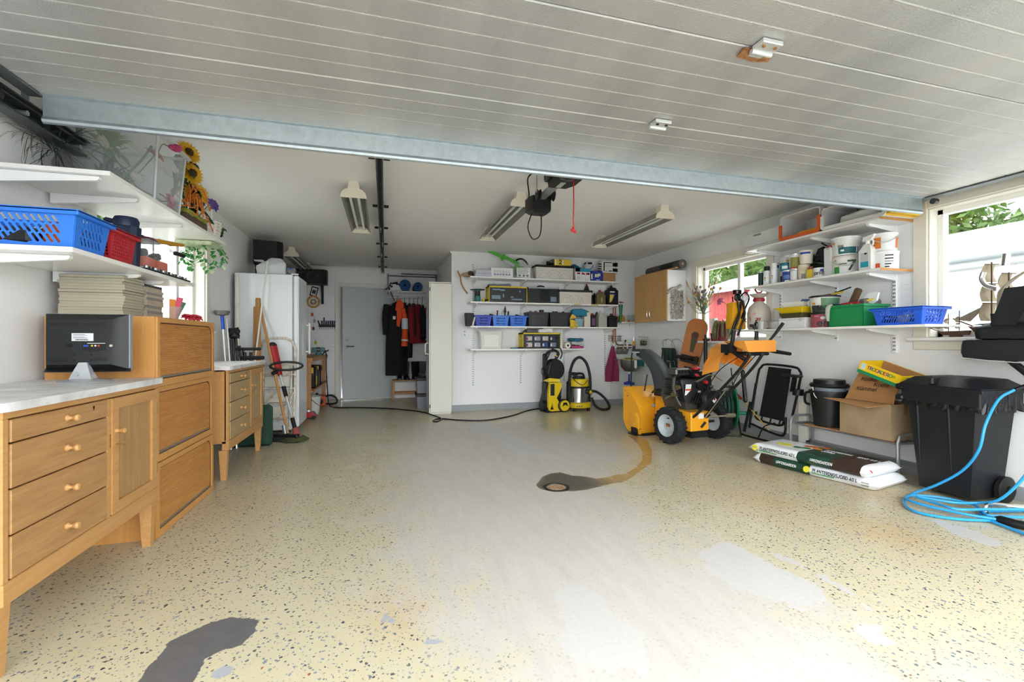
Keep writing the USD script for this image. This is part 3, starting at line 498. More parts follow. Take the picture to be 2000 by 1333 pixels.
stemleaf('artificial_rose', 'small magenta artificial bud sticking out above the right rim of the clear box', [(-1.32, 3.2, 2.2), (-1.29, 3.2, 2.28), (-1.26, 3.2, 2.275)], tulip(PINK), leaves=(((-1.28, 3.2, 2.28), (.5, .2, -.1), .05, .03),))
cbag = solo('grey_pouch', B().blob([(-1.7, 2.92, 1.912), (-1.58, 2.94, 1.912), (-1.7, 3.02, 1.912), (-1.6, 3.03, 1.912), (-1.66, 2.94, 2.12), (-1.62, 2.98, 2.1)], 2, .01, 25), mat('grey_fabric', '6e6a6a', .85, bump=.4, bs=80), 'small grey mesh pouch at the left of the clear box', 'pouch')
# ---- sunflowers, ribbons, planter and white basket
def sunflower(label, c, d, seed):
    t = thing('artificial_sunflower', label, 'artificial flower', group=None); c = np.array(c, float); d = nrm(d)
    part(t, 'stem', B().tube([c-d*.0, c-d*.08+np.array((0, 0, -.05)), (c[0]-.02, c[1]+.02, 1.96)], .005, 6, 5), STEM); petals(c, d, 18, .085, .026, .1, .12, YEL, t, 'petals', 2); part(t, 'seed_head', B().ell(c+d*.008, (.03, .03, .03), 10), mat('seed_brown', '4a3418', .9, bump=1, bs=200))
    petals(c-d*.02, -d, 8, .05, .03, .2, .1, GRN, t, 'sepals')
    g = np.random.default_rng(seed)
    for i in range(5): part(t, 'leaf', B().raw(*leaf(c-d*.03+g.normal(0, .02, 3)-np.array((.01, 0, .03*i)), nrm((g.normal(.3, .5), g.normal(-.1, .5), -.3+g.normal(0, .3))), (0, 0, 1), .13, .1, .3)), DGRN, smooth=True)
sunflower('topmost yellow artificial sunflower on the upper left shelf', (-1.3, 3.6, 2.39), (.7, -.45, .3), 1); sunflower('middle yellow artificial sunflower, below the topmost one', (-1.3, 3.66, 2.27), (.75, -.4, .1), 2); sunflower('lowest yellow artificial sunflower with smiling face, above the orange ribbons', (-1.29, 3.7, 2.14), (.6, -.75, .1), 3)
rb = thing('raffia_bundle', 'tangle of orange raffia ribbons hanging over the upper left shelf edge', 'ribbon')
gq = np.random.default_rng(11)
for k in range(16):
    a = np.array((-1.31, 3.62, 2.06))+gq.normal(0, .015, 3); e = a+np.array((gq.normal(.05, .05), gq.normal(.0, .2), gq.normal(-.04, .05))); m1 = a*.6+e*.4+np.array((.03, 0, .05+.05*gq.random())); m2 = a*.25+e*.75+np.array((.03, 0, -.05*gq.random())); e[2] = max(e[2], 1.925); m2[2] = max(m2[2], 1.93)
    part(rb, 'ribbon', B().tube([a, m1, m2, e], .0045, 5, 5), ORG)
WDARK = woodmat('dark_wood', '4a3d30', '6a5642', 1, .6)
pl = thing('planter_box', 'dark wooden planter box with yellow green moss on the upper left shelf', 'planter', (-1.36, 3.72, 1.91))
part(pl, 'box', B().box(-.09, -.2, 0, .085, .16, .055, .004), WDARK); part(pl, 'moss', B().blob([(x, y, z) for x in (-.085, .092) for y in (-.19, .15) for z in (.05, .085)], 1, .018, 60), mat('moss', '9a9a3a', .9, var=.9, vs=90, col2='5c6a26', bump=1, bs=150), kind='stuff')
part(pl, 'slate', B().ob((-.02, .02, .12), (.02, .25, .1), rot(0, -30, 0), .003), mat('slate', '55554f', .7))
stemleaf('artificial_pansy', 'purple artificial pansies behind the orange ribbons', [(-1.36, 3.75, 1.99), (-1.34, 3.78, 2.1), (-1.3, 3.8, 2.12)], rosebud(PURP), leaves=(((-1.33, 3.78, 2.06), (.5, .2, -.1), .07, .05), ((-1.34, 3.8, 2.0), (.3, .5, .1), .08, .05)), lm=DGRN)
stemleaf('artificial_pansy', 'dark purple artificial pansy next to the white wicker basket', [(-1.34, 3.85, 1.99), (-1.29, 3.9, 2.1), (-1.26, 3.93, 2.13)], rosebud(PURP), leaves=(((-1.3, 3.9, 2.03), (.4, -.2, -.2), .08, .06), ((-1.3, 3.9, 2.0), (.3, .5, .1), .08, .05)), lm=DGRN)
wb = thing('wicker_basket', 'white woven wicker basket with ivy at the far end of the upper left shelf', 'basket', (-1.34, 4.07, 1.91)); WW = mat('white_wicker', 'e6e2da', .6)
for k in range(9): part(wb, 'weave', B().tube([((.075+.0022*k+.004*((i+k) % 2))*math.cos(a), (.1+.003*k+.004*((i+k) % 2))*math.sin(a), .008+.013*k) for i, a in enumerate(np.linspace(0, 2*math.pi, 24, endpoint=False))], .006, 5, close=True), WW)
for i in range(12):
    a = 2*math.pi*i/12; part(wb, 'stake', B().cyl((.075*math.cos(a), .1*math.sin(a), 0), (.095*math.cos(a), .126*math.sin(a), .12), .005, n=6), WW)
part(wb, 'base', B().lathe([(0, 0), (.08, 0), (.08, .006), (0, .006)], 20, sx=1, sy=1.3), WW); part(wb, 'handle', B().tube([(0, -.12, .11), (0, -.09, .25), (0, 0, .3), (0, .09, .25), (0, .12, .11)], .005, 6, 6), WW)
tuft('artificial_ivy', 'small dark green artificial ivy spilling from the white wicker basket', (-1.3, 4.12, 1.99), 26, .06, .8, DGRN, (.5, .3, -.1), .045, 9)
IVY = leafmat('ivy_leaf', '2f7d3c', '4f9e52', 40); IVW = leafmat('ivy_pale', 'dfe6c8', 'b9d0a0', 40)
iv = thing('hanging_ivy', 'variegated artificial ivy hanging in front of the left window under the upper shelf', 'artificial plant', (-1.42, 4.2, 1.885)); gi = np.random.default_rng(5)
for k in range(7):
    x0, y0 = gi.uniform(-.12, .1), gi.uniform(-.12, .1); L = .1+.2*gi.random(); P = [(x0, y0, 0), (x0+gi.normal(0, .02), y0+gi.normal(0, .03), -L*.5), (x0+gi.normal(0, .03), y0+gi.normal(0, .05), -L)]; part(iv, 'vine', B().tube(P, .0025, 5, 5), IVW)
    for q in spline(P, 7)[::1]: part(iv, 'leaf', B().raw(*leaf(q, nrm((gi.normal(), gi.normal(), -.6)), (0, 0, 1), .045, .04, .2)), IVY if gi.random() < .7 else IVW, smooth=True)
part(iv, 'moss_pad', B().blob([(x, y, z) for x in (-.14, .12) for y in (-.14, .12) for z in (-.03, -.001)], 1, .008, 40), IVW)
# ---- lower left shelf
BLUE = mat('blue_plastic', '2f7ae0', .35); REDB = mat('red_basket_plastic', 'b52a34', .4); NAVY = mat('navy', '1d2745', .4)
basket('basket', 'large blue slotted plastic basket at the near end of the lower left shelf', (-1.49, 2.475, 1.495), 0, .46, .25, .155, BLUE, 14, 6, 3, .02, slant=.4, sw=.011, sh=.036)
for i, (x, y, c, s) in enumerate(((-1.6, 2.42, 'orange', (.1, .09, .1)), (-1.47, 2.41, 'black', (.12, .1, .08)), (-1.36, 2.43, 'orange', (.09, .09, .11)), (-1.58, 2.53, 'navy', (.12, .08, .07)), (-1.4, 2.53, 'black', (.16, .06, .06)))):
    m = {'orange': mat('orange_plastic', 'e0661c', .4), 'black': BLK, 'navy': NAVY}[c]
    t = thing('garden_tool_part', f'{c} plastic tool part seen through the slots of the large blue basket, {("far left", "middle", "right", "behind left", "behind right")[i]}', 'tool', (x, y, 1.499), 15*i-20)
    part(t, 'body', B().box(-s[0]/2, -s[1]/2, 0, s[0]/2, s[1]/2, s[2], .02), m); part(t, 'grip', B().cyl((-s[0]/2-.01, 0, s[2]*.6), (s[0]/2+.01, 0, s[2]*.6), .018), BLK if c != 'black' else DST)
basket('basket', 'small red mesh plastic basket on the lower left shelf, beside the large blue one', (-1.365, 2.745, 1.495), 90, .22, .19, .15, REDB, 10, 9, 7, .015, slant=0, sw=.009, sh=.012)
solo('folded_fabric', B().blob([(-1.44+.13*i, 2.69+.1*j, 1.502+.1*k) for i in (0, 1) for j in (0, 1) for k in (0, 1)], 2, .01, 30), mat('navy_fabric', '2a2f6a', .85, var=.8, vs=30, col2='151833'), 'dark blue fabric stuffed in the red mesh basket', 'cloth')
nv = thing('tall_container', 'tall navy blue container with flared lid behind the red basket', 'container', (-1.345, 2.925, 1.495))
part(nv, 'body', B().taper(-.06, -.045, .06, .045, 0, .22, .006, .02), NAVY); part(nv, 'lid', B().lathe([(0, 0), (.055, 0), (.058, .03), (.05, .05), (0, .052)], 20, (0, 0, .22)), NAVY); part(nv, 'spout', B().ob((-.07, 0, .25), (.06, .04, .025), rot(0, 12, 0), .01), NAVY)
tb = thing('tool_box', 'clear plastic box of orange tools standing on the lower left shelf', 'box', (-1.36, 3.17, 1.522))
part(tb, 'shell', B().taper(-.085, -.17, .085, .17, .0, .14, .012, .02), CLEAR2); part(tb, 'lid', B().box(-.09, -.175, .14, .09, .175, .152, .004), CLEAR)
for y in (-.09, .09): part(tb, 'latch', B().box(.085, y-.02, .1, .095, y+.02, .15, .003), CLEAR)
for i, y in enumerate((3.1, 3.26)):
    t = thing('power_tool', f'orange power tool inside the clear box on the lower left shelf, {("nearer", "farther")[i]} one', 'tool', (-1.36, y, 1.524)); part(t, 'body', B().blob([(x, yy, z) for x in (-.05, .055) for yy in (-.055, .055) for z in (.0, .06)], 2), mat('orange_red', 'd4512c', .45)); part(t, 'grip', B().ob((0, .01, .085), (.05, .08, .045), rot(20, 0, 0), .01), BLK)
ts = thing('socket_rail', 'black rail of socket heads lying along the front edge of the lower left shelf', 'tool', (-1.285, 3.27, 1.495)); part(ts, 'rail', B().box(-.02, -.3, 0, .02, .28, .012, .003), BLK)
for k in range(11): part(ts, 'socket', B().cyl((-.0, -.27+.05*k, .012), (0, -.27+.05*k, .027), .012+.002*(k % 3)), DST if k % 2 else GALV)
bc = thing('clamp', 'ochre yellow spring clamp with black tips on the clear tool box', 'clamp', (-1.31, 3.33, 1.69)); OCH = mat('ochre', 'b98a22', .45)
part(bc, 'jaw', B().tube([(-.06, -.26, .0), (0, -.1, .012), (.02, .12, .04)], (.008, .014, .01), 8), OCH); part(bc, 'jaw', B().tube([(-.03, -.05, .03), (0, .02, .02), (.02, .16, .045)], .01, 8), OCH); part(bc, 'tip', B().cyl((0, .1, -.02), (.01, .2, -.02), .014), BLK)
fj = solo('folded_jacket', B().blob([(-1.44, 3.02, 1.68), (-1.28, 3.02, 1.68), (-1.44, 3.22, 1.68), (-1.3, 3.22, 1.68), (-1.4, 3.05, 1.72), (-1.33, 3.18, 1.71)], 2, .008, 30), mat('navy_red', '232a5c', .8, var=.9, vs=14, col2='a03040'), 'folded navy and red cloth on the clear tool box', 'cloth')
# ---- piles of magazines
PAPER = mat('magazine_paper', 'c3bda6', .8, var=.6, vs=3, col2='a9a38e', stretch=(.5, .5, 260), bump=.3, bs=20); COV = [mat('cover_'+n, c, .4) for n, c in (('tan', 'b9b09a'), ('grey', '8f8f8a'), ('dark', '3c3f45'), ('red', '7c3434'))]
def magazine(label, ci):
    t = thing('magazine', label, 'magazine', group='old magazines piled behind the monitor'); part(t, 'pages', B().box(-.145, -.105, .001, .143, .103, .0145), PAPER, smooth=False); part(t, 'cover', B().box(-.146, -.106, 0, .146, .104, .001).box(-.146, -.106, .0145, .146, .104, .0155).box(-.146, -.106, .001, -.145, .104, .0145), COV[ci], smooth=False); return t
protos = {}
PN = ('nearer', 'farther')
for pi_, (cx, cy, n, rzb) in enumerate(((-1.515, 3.07, 14, 0), (-1.515, 3.3, 13, 180))):
    for k in range(n):
        ML = f'{("dark topmost" if k == n-1 else "red edged" if k == 8 and not pi_ else "lowest" if not k else "pale old")} magazine in the {PN[pi_]} pile on the wooden cabinet behind the monitor'
        ci = 3 if k == 8 and rzb == 0 else (2 if k in (n-1,) else (k*7 % 5 > 2)*1); loc = (cx+rng.uniform(-.006, .006), cy+rng.uniform(-.006, .006), 1.236+.0158*k); rz = rzb+rng.uniform(-1.5, 1.5)
        if ci not in protos:
            protos[ci] = magazine(ML, ci); protos[ci].SetCustomDataByKey('group', f'magazines in the {PN[pi_]} pile'); protos[ci].GetAttribute('xformOp:translate').Set(Gf.Vec3d(*loc)); protos[ci].GetAttribute('xformOp:rotateZ').Set(float(rz))
        else: dup(protos[ci], ML, loc, rz, f'magazines in the {PN[pi_]} pile')
ctub = thing('clear_tub', 'small clear tub of coloured sticks on the wooden cabinet behind the magazines', 'tub', (-1.35, 3.5, 1.236)); part(ctub, 'tub', B().lathe([(0, 0), (.04, 0), (.052, .09), (.049, .09), (.037, .004), (0, .004)], 20), CLEAR)
for nm, c, d, L in (('orange', 'e08a1c', (.0, -.1, 1), .13), ('pink', 'd8476a', (.25, .2, 1), .15), ('green', '2f6a44', (.35, .3, .8), .13)):
    t = thing('coloured_stick', f'flat {nm} stick standing in the small clear tub', 'stick', (-1.35, 3.5, 1.245)); part(t, 'blade', B().ob(np.array(nrm(d))*L/2, (.035, .012, L), rot(0, math.degrees(math.atan2(d[0], d[2])), 20), .003), mat('stick_'+nm, c, .5))
for i, (x, y) in enumerate(((-1.27, 3.52), (-1.25, 3.6), (-1.3, 3.66))):
    t = thing('artificial_carnation', f'{("nearest", "middle", "farthest")[i]} red and white artificial carnation on the wooden cabinet edge', 'artificial flower', (x, y, 1.237))
    petals((0, 0, .025), (.3, -.2, 1), 9, .04, .03, .6, .2, REDP, t, 'petals', 3); part(t, 'stem', B().tube([(0, 0, .02), (-.02, .03, .01), (-.04, .08, .006)], .003, 6, 4), STEM)
# ---- monitor
mn = thing('monitor', 'black flat monitor seen from behind on a silver stand', 'monitor', (-1.42, 2.74, .9), -3); SILV = mat('silver_plastic', 'b6babd', .3, .3); MB_ = mat('monitor_black', '1a1c1e', .4, bump=.1, bs=400)
part(mn, 'bezel', B().taper(-.175, -.0, .18, .03, .055, .335, 0, .004), mat('bezel', '8a8d90', .35)); part(mn, 'rear_shell', B().hull([(x, y, z) for x, y, z in [(-.172, 0, .06), (.176, 0, .06), (.176, 0, .333), (-.172, 0, .333), (-.15, -.035, .085), (.115, -.035, .085), (.115, -.035, .305), (-.15, -.035, .305)]]), MB_)
part(mn, 'chin', B().hull([(-.178, .005, .045), (.182, .005, .045), (.182, .005, .065), (-.178, .005, .065), (-.17, -.02, .05), (.17, -.02, .05), (.17, .02, .075), (-.17, .02, .075)]), MB_)
for x0, x1, z0, z1 in ((-.135, -.01, .275, .295), (.01, .105, .275, .295), (-.135, -.06, .1, .125), (.045, .105, .1, .125)):
    part(mn, 'vent_holes', sum_b([B().box(x0+.006*i+.003*(j % 2), -.0358, z0+.005*j, x0+.006*i+.003*(j % 2)+.003, -.034, z0+.005*j+.0028) for i in range(int((x1-x0)/.006)) for j in range(int((z1-z0)/.005))]), mat('vent_dark', '0a0a0b', .7), smooth=False, kind='stuff')
lb = part(mn, 'rating_label', B().box(-.045, -.0365, .2, .045, -.034, .238), mat('label_white', 'd9dcdf', .5))
for i in range(4): part(lb, 'print_line', B().box(-.04, -.0369, .232-.006*i, -.04+.05+.01*(i % 2), -.0364, .2335-.006*i), DST, smooth=False)
part(lb, 'barcode', sum_b([B().box(-.03+.0022*i, -.0369, .203, -.03+.0022*i+.0006*(1+i % 3), -.0364, .21) for i in range(24)]), DST, smooth=False)
part(mn, 'port_panel', B().box(-.005, -.0365, .155, .1, -.034, .192, .001), BLK)
for nm, x, c, w in (('vga_port', .014, '2f4fb0', .022), ('video_socket', .04, 'e2c028', .009), ('audio_socket', .054, 'e8e6e0', .009), ('audio_socket', .068, 'c8442c', .009), ('aerial_socket', .118, 'c9bfae', .012)):
    part(mn, nm, B().box(x-w/2, -.038, .172, x+w/2, -.035, .172+.009, .001) if w > .02 else B().cyl((x-.0, -.038 if x < .1 else -.037, .177), (x, -.033 if x < .1 else -.02, .177), w/2), mat('port_'+c, c, .4))
part(mn, 'port_print', B().box(.02, -.0368, .187, .095, -.0363, .19), ZINC); part(mn, 'slot', B().box(.018, -.037, .148, .062, -.034, .165).box(.018, -.0375, .146, .062, -.034, .149), BLK); part(mn, 'power_socket', B().box(-.07, -.037, .168, -.042, -.034, .185, .001), mat('vent_dark'))
for x in (-.035, .035):
    for z in (.105, .132): part(mn, 'screw_hole', B().cyl((x, -.0362, z), (x, -.034, z), .005), mat('vent_dark'))
part(mn, 'stand_foot', B().lathe([(0, 0), (.105, 0), (.11, .004), (.1, .009), (.05, .016), (0, .018)], 32, (0, -.02, 0), sy=.75), SILV)
part(mn, 'stand_neck', B().hull([(-.05, -.05, .012), (.045, -.05, .012), (.045, .0, .012), (-.05, 0, .012), (-.03, -.055, .05), (.03, -.05, .05), (-.012, -.045, .095), (.022, -.045, .095), (-.012, -.03, .095), (.022, -.03, .095)]), SILV); part(mn, 'pivot', B().cyl((-.015, -.062, .04), (-.015, -.05, .04), .01), SILV)
# ---- sideboards
OAK = woodmat('oak_front', 'b98f5c', 'a1754a', 1, .42, 4); OAKP = woodmat('oak_panel', 'b4905f', '9c7547', 2, .42, 4); BEECH = woodmat('beech_edge', 'c99a62', 'b98850', 1, .4, 3); OAK2 = woodmat('oak_pale', 'b59d74', 'a68a5e', 1, .45, 4)
TOPW = mat('worn_white_top', 'e3e4e4', .4, var=.8, vs=7, col2='a9a6a0', bump=.15, bs=60); BRASS = mat('brass', 'b8975a', .35, .9)
def sideboard(label, loc, front):
    t = thing('sideboard', label, 'sideboard', loc)   # origin: wall side, near end, floor; x out from the wall, y along it
    D, Wd = .53, 1.05
    part(t, 'carcass', B().box(0, .0, .29, D-.02, .02, .86).box(0, Wd-.02, .29, D-.02, Wd, .86).box(0, .02, .29, D-.02, Wd-.02, .31).box(0, .02, .31, .02, Wd-.02, .86).box(0, .02, .84, D-.02, Wd-.02, .86), BEECH)
    part(t, 'divider', B().box(.02, .575, .31, D, .6, .84, .002), BEECH); part(t, 'bottom_rail', B().box(D-.05, 0, .235, D, Wd, .31, .004), BEECH); part(t, 'top_rail', B().box(D-.03, 0, .845, D, Wd, .868, .002), BEECH); [part(t, 'end_stile', B().box(D-.03, y, .31, D, y+.025, .845, .002), BEECH) for y in (0, Wd-.025)]
    top = Polygon([(-.0, -.02), (D+.015, -.02)]+[(D+.02+.002*math.sin(3*k), k) for k in np.linspace(0, Wd, 30)]+[(D+.01, Wd+.02), (0, Wd+.02)]); part(t, 'worktop', B().prism(top, .03, (0, 0, .87)), TOPW)
    for z0, z1 in ((.765, .84), (.613, .76), (.46, .608), (.315, .455)):
        d = part(t, 'drawer', B().box(D-.025, .03, z0, D+.004, .57, z1, .003), front); zc = (z0+z1)/2
        part(d, 'knob', B().lathe([(0, 0), (.013, 0), (.014, .004), (.007, .012), (.006, .02), (.011, .027), (.014, .034), (.011, .042), (0, .045)], 16, (D+.004, .3, zc), (1, 0, 0)), BEECH)
    part(t, 'keyhole', B().cyl((D+.003, .47, .82), (D+.0055, .47, .82), .006).box(D+.003, .468, .808, D+.0055, .472, .82), DST)
    dr_ = part(t, 'door', B().prism(sbox(.605, .315, 1.02, .84).difference(sbox(.655, .365, .97, .79)), .02, (D-.014, 0, 0), (0, 1, 0), (0, 0, 1)), BEECH)
    part(dr_, 'door_panel', B().box(D-.014, .65, .36, D-.004, .975, .795), OAKP if front is OAK else OAK2)
    part(dr_, 'knob', B().lathe([(0, 0), (.012, 0), (.007, .012), (.011, .026), (.013, .033), (0, .042)], 14, (D+.006, .635, .69), (1, 0, 0)), BEECH); part(dr_, 'key', B().cyl((D+.006, .632, .63), (D+.03, .632, .63), .003).lathe([(.008, -.002), (.013, -.002), (.013, .002), (.008, .002), (.008, -.002)], 12, (D+.04, .632, .63), (0, 1, 0)), BRASS)
    for z in (.42, .74): part(dr_, 'hinge', B().cyl((D+.002, 1.022, z-.03), (D+.002, 1.022, z+.03), .005), BRASS)
    part(t, 'lock_plate', B().box(D-.001, .592, .62, D+.0015, .602, .68), BRASS)
    for x in (.03, D-.07):
        for y in (.0, Wd-.05): part(t, 'leg', B().hull([(x+a, y+b, .235) for a in (0, .06) for b in (0, .05)]+[(x+a, y+b, 0) for a in (.012, .05) for b in (.008, .042)]), BEECH)
sideboard('oak sideboard with worn white top under the black monitor', (XL+.012, 1.855, 0), OAK); sideboard('pale oak sideboard farther along the left wall, behind the stacked roll front cabinets', (XL+.012, 4.06, 0), OAK2)
# ---- stack of roll front cabinets
BCH = woodmat('beech_veneer', 'cf9a58', 'c48a48', 2, .38, 2); TAMB = woodmat('tambour_wood', 'cb924f', 'b98044', 1, .4, 3)
def cabinet(label, z, x, y, h):
    t = thing('roll_front_cabinet', label, 'cabinet', (x, y, z)); D, Wd = .5, .86
    part(t, 'shell', B().prism(sbox(0, 0, Wd, h).difference(sbox(.022, .022, Wd-.022, h-.022)), D-.013, (0, 0, 0), (0, 1, 0), (0, 0, 1)).box(0, .02, .02, .01, Wd-.02, h-.02), BCH)
    hole = Polygon([(.03, .04), (Wd-.03, .04), (Wd-.03, h-.03)]+[(.03, h-.03)]); hole = sbox(.032, .042, Wd-.032, h-.032).buffer(0); hole = hole.difference(sbox(Wd-.1, h-.1, Wd, h)).union(Point(Wd-.1, h-.1).buffer(.068, quad_segs=6).intersection(sbox(Wd-.1, h-.1, Wd, h))).buffer(.0005)
    part(t, 'front_frame', B().prism(sbox(.002, .002, Wd-.002, h-.002).difference(hole), .012, (D-.012, 0, 0), (0, 1, 0), (0, 0, 1)), BCH)
    part(t, 'dark_seal', B().prism(hole.difference(hole.buffer(-.006)), .004, (D-.012, 0, 0), (0, 1, 0), (0, 0, 1)), mat('seal_dark', '46352a', .7))
    zs = np.arange(.03, h-.03, .011); pr = [(D-.035, .03)]+[q for z0 in zs for q in ((D-.0125, z0), (D-.0088, z0+.003), (D-.0088, z0+.0075), (D-.0125, z0+.0105))]+[(D-.035, h-.025)]
    part(t, 'tambour_front', B().prism(pr, -(Wd-.05), (0, .025, 0), (1, 0, 0), (0, 0, 1)), TAMB, smooth=20)
    part(t, 'pull_strip', B().box(D-.012, .05, .045, D-.004, Wd-.05, .058, .003), mat('pull_grey', '7b736a', .4)); part(t, 'corner_pin', B().cyl((D-.001, Wd-.02, h-.025), (D+.004, Wd-.02, h-.025), .008), BEECH)
cabinet('bottom cabinet of the stack of three roll front cabinets', .0, XL+.014, 2.96, .42); cabinet('middle cabinet of the stack of three roll front cabinets', .421, XL+.012, 2.955, .424); cabinet('top cabinet of the stack of three roll front cabinets, beside the monitor', .846, XL+.03, 2.925, .389)
# ---- tools between the pale sideboard and the fridge
def pole(name, label, a, b, r, m, cat='pole', extra=()):
    t = thing(name, label, cat); part(t, 'shaft', B().cyl(a, b, r, n=10), m)
    for nm, bb, mm in extra: part(t, nm, bb, mm)
    return t
WHITEP = mat('white_pole', 'e0ded6', .5); BLUEP = mat('blue_grip', '2450b8', .4); WOODH = woodmat('handle_wood', 'c08b4c', 'a8753a', 2, .5, 2)
pole('duster', 'silver pole with blue grip and flat grey brush head behind the pale sideboard', (-1.5, 5.2, 0), (-1.62, 5.34, 1.35), .012, ZINC, 'duster', (('grip', B().cyl((-1.608, 5.326, 1.22), (-1.622, 5.342, 1.36), .017), BLUEP), ('brush_head', B().lathe([(0, 0), (.06, .01), (.075, .045), (.07, .055), (0, .05)], 20, (-1.625, 5.345, 1.36)), mat('brush_grey', '6b6862', .8, bump=.8, bs=90))))
pole('pole', 'plain silver pole leaning beside the blue gripped duster', (-1.46, 5.24, 0), (-1.6, 5.4, 1.33), .011, ZINC)
pole('plank', 'narrow white plank standing against the left wall beside the fridge', (-1.6, 5.82, 0), (-1.64, 5.9, 1.86), .022, WHITEP, 'plank')
pole('curtain_rod', 'long thin white rod leaning on the fridge', (-1.47, 5.55, .0), (-1.33, 5.93, 2.04), .009, WHITEP, 'rod')
ft = thing('garden_fork', 'black tool holder with forked handles behind the pale sideboard', 'garden tool', (-1.5, 5.42, 0))
for k, (a, b) in enumerate(((-.08, 1.12), (-.04, 1.22), (.0, 1.18), (.05, 1.05), (.1, 1.0))): part(ft, 'handle', B().tube([(a*1.6, .0, 0), (a, .02, b*.6), (a*.7-.03, .03, b)], .013, 8, 3), BLK)
part(ft, 'head', B().blob([(-.11, 0, 1.13), (.02, 0, 1.12), (-.1, .05, 1.24), (0, .05, 1.25), (-.05, -.03, 1.2)], 1, .02, 30), BLK); part(ft, 'crossbar', B().box(-.02, .0, 1.0, .22, .03, 1.03, .008).box(.02, .0, .9, .25, .03, .94, .008), BLK)
for x in (.06, .12): part(ft, 'tine', B().cyl((x, .02, .98), (x+.01, 0, .55), .016), BLK)
pole('plank', 'brown wooden batten leaning on the fridge, the wider one', (-1.36, 5.66, 0), (-1.43, 5.93, 1.6), .026, WOODH, 'plank')
pole('batten', 'short brown wooden batten with a loop standing next to the wider batten', (-1.42, 5.72, 0), (-1.46, 5.93, 1.5), .018, WOODH, 'plank')
br = pole('broom', 'broom with a long light wooden handle leaning on the fridge', (-1.03, 5.5, .07), (-1.42, 5.93, 1.56), .014, WOODH, 'broom', (('head', B().ob((-1.06, 5.47, .065), (.34, .06, .04), rot(0, 0, -25), .01), BLK), ('bristles', B().merge(B().taper(-.17, -.03, .17, .03, 0, .05, -.015, .01).xf(rot(0, 0, -25), (-1.06, 5.47, .0))), mat('bristle_dark', '2a2a28', .9, bump=1, bs=300)), ('socket', B().cyl((-1.05, 5.48, .07), (-1.075, 5.51, .17), .02), GALV)))
gb = thing('plastic_case', 'dark green plastic case standing between the pale sideboard and the fridge', 'case', (-1.36, 5.3, 0)); DGP = mat('dark_green_plastic', '1f3f33', .45)
part(gb, 'shell', B().box(-.22, -.045, .0, .22, .045, .43, .03), DGP); part(gb, 'rib', B().box(-.19, -.05, .1, .19, -.044, .11).box(-.19, -.05, .3, .19, -.044, .31), DGP); part(gb, 'handle', B().tube([(-.06, 0, .42), (-.05, 0, .46), (.05, 0, .46), (.06, 0, .42)], .01, 8, 4), DGP)
# fridge
FRW = mat('fridge_white', 'e4e9ec', .25, coat=.3)
fr = thing('fridge', 'tall white upright freezer seen from its side', 'fridge', (-1.69, 5.98, 0)); part(fr, 'body', B().box(0, 0, .03, .62, .58, 1.9, .008), FRW); part(fr, 'door', B().box(.63, -.005, .06, .69, .585, 1.89, .014), FRW); part(fr, 'door_seal', B().box(.618, .01, .07, .632, .57, 1.88), mat('seal_grey', '6c7276', .6)); part(fr, 'top_hinge', B().box(.6, .02, 1.9, .68, .06, 1.915, .004), FRW)
part(fr, 'door_handle', B().box(.69, .52, .95, .73, .55, .97, .004).box(.69, .52, 1.3, .73, .55, 1.32, .004).box(.715, .515, .93, .74, .555, 1.34, .01), mat('handle_white', 'f4f4f2', .3))
for x in (.05, .57):
    for y in (.05, .53): part(fr, 'foot', B().cyl((x, y, 0), (x, y, .03), .02), BLK)
pb = thing('plastic_bag', 'knotted white plastic bag on top of the fridge', 'bag', (-1.33, 6.2, 1.9)); part(pb, 'bag', B().blob([(-.16, -.12, .0), (.17, -.12, .0), (.18, .12, 0), (-.16, .12, 0), (-.17, -.1, .12), (.17, -.1, .13), (.1, 0, .22), (-.02, .02, .24), (.1, .1, .2)], 2, .022, 12, 4), mat('bag_white', 'd6dbdd', .35, bump=.5, bs=18)); part(pb, 'knot', B().blob([(-.1, -.02, .16), (-.2, -.04, .17), (-.22, .0, .2), (-.1, .03, .2)], 1, .012, 40), mat('bag_white'))
sp = solo('blue_pouch', B().blob([(x, y, z) for x in (-1.155, -1.06) for y in (6.06, 6.16) for z in (1.916, 1.99)], 1, .008, 30), mat('blue_yellow', '1f4a86', .6, var=.8, vs=16, col2='d8c048'), 'small blue and yellow pouch beside the white plastic bag', 'pouch')
def speaker(label, loc, rz, w, d, h, cones, group=None):
    t = thing('speaker', label, 'speaker', loc, rz); part(t, 'cabinet', B().prism([(-w/2, -d/2), (w/2-.06, -d/2), (w/2, -d/2+.06), (w/2, d/2), (-w/2, d/2)], h), mat('speaker_black', '161617', .6, bump=.3, bs=200))
    for x, z, r in cones: part(t, 'cone', B().lathe([(r, 0), (r+.006, .004), (r+.006, .006), (r*.8, .002), (r*.25, -.01), (0, .006)], 20, (x, -d/2-.001, z), (0, -1, 0)), mat('cone_black', '262628', .5))
    return t
s1 = speaker('black loudspeaker on a wall bracket above the fridge', (-1.5, 6.75, 2.12), 8, .34, .26, .3, ()); part(s1, 'bracket', B().box(-.16, .02, -.2, -.13, .05, 0).box(.1, .02, -.16, .13, .05, 0).tube([(-.145, .03, -.2), (.115, .03, -.02)], .012, 6), BLK)
s2 = speaker('black loudspeaker lying on its side on a bracket in the far left corner', (-1.29, 8.95, 2.13), 0, .54, .26, .26, ((.02, .13, .08), (.17, .13, .06), (-.14, .13, .08))); part(s2, 'bracket', B().box(.15, .05, -.02, .19, .09, 0).tube([(.17, .17, -.32), (.17, .07, -.01)], .016, 6).box(.15, .16, -.34, .19, .19, 0), BLK)
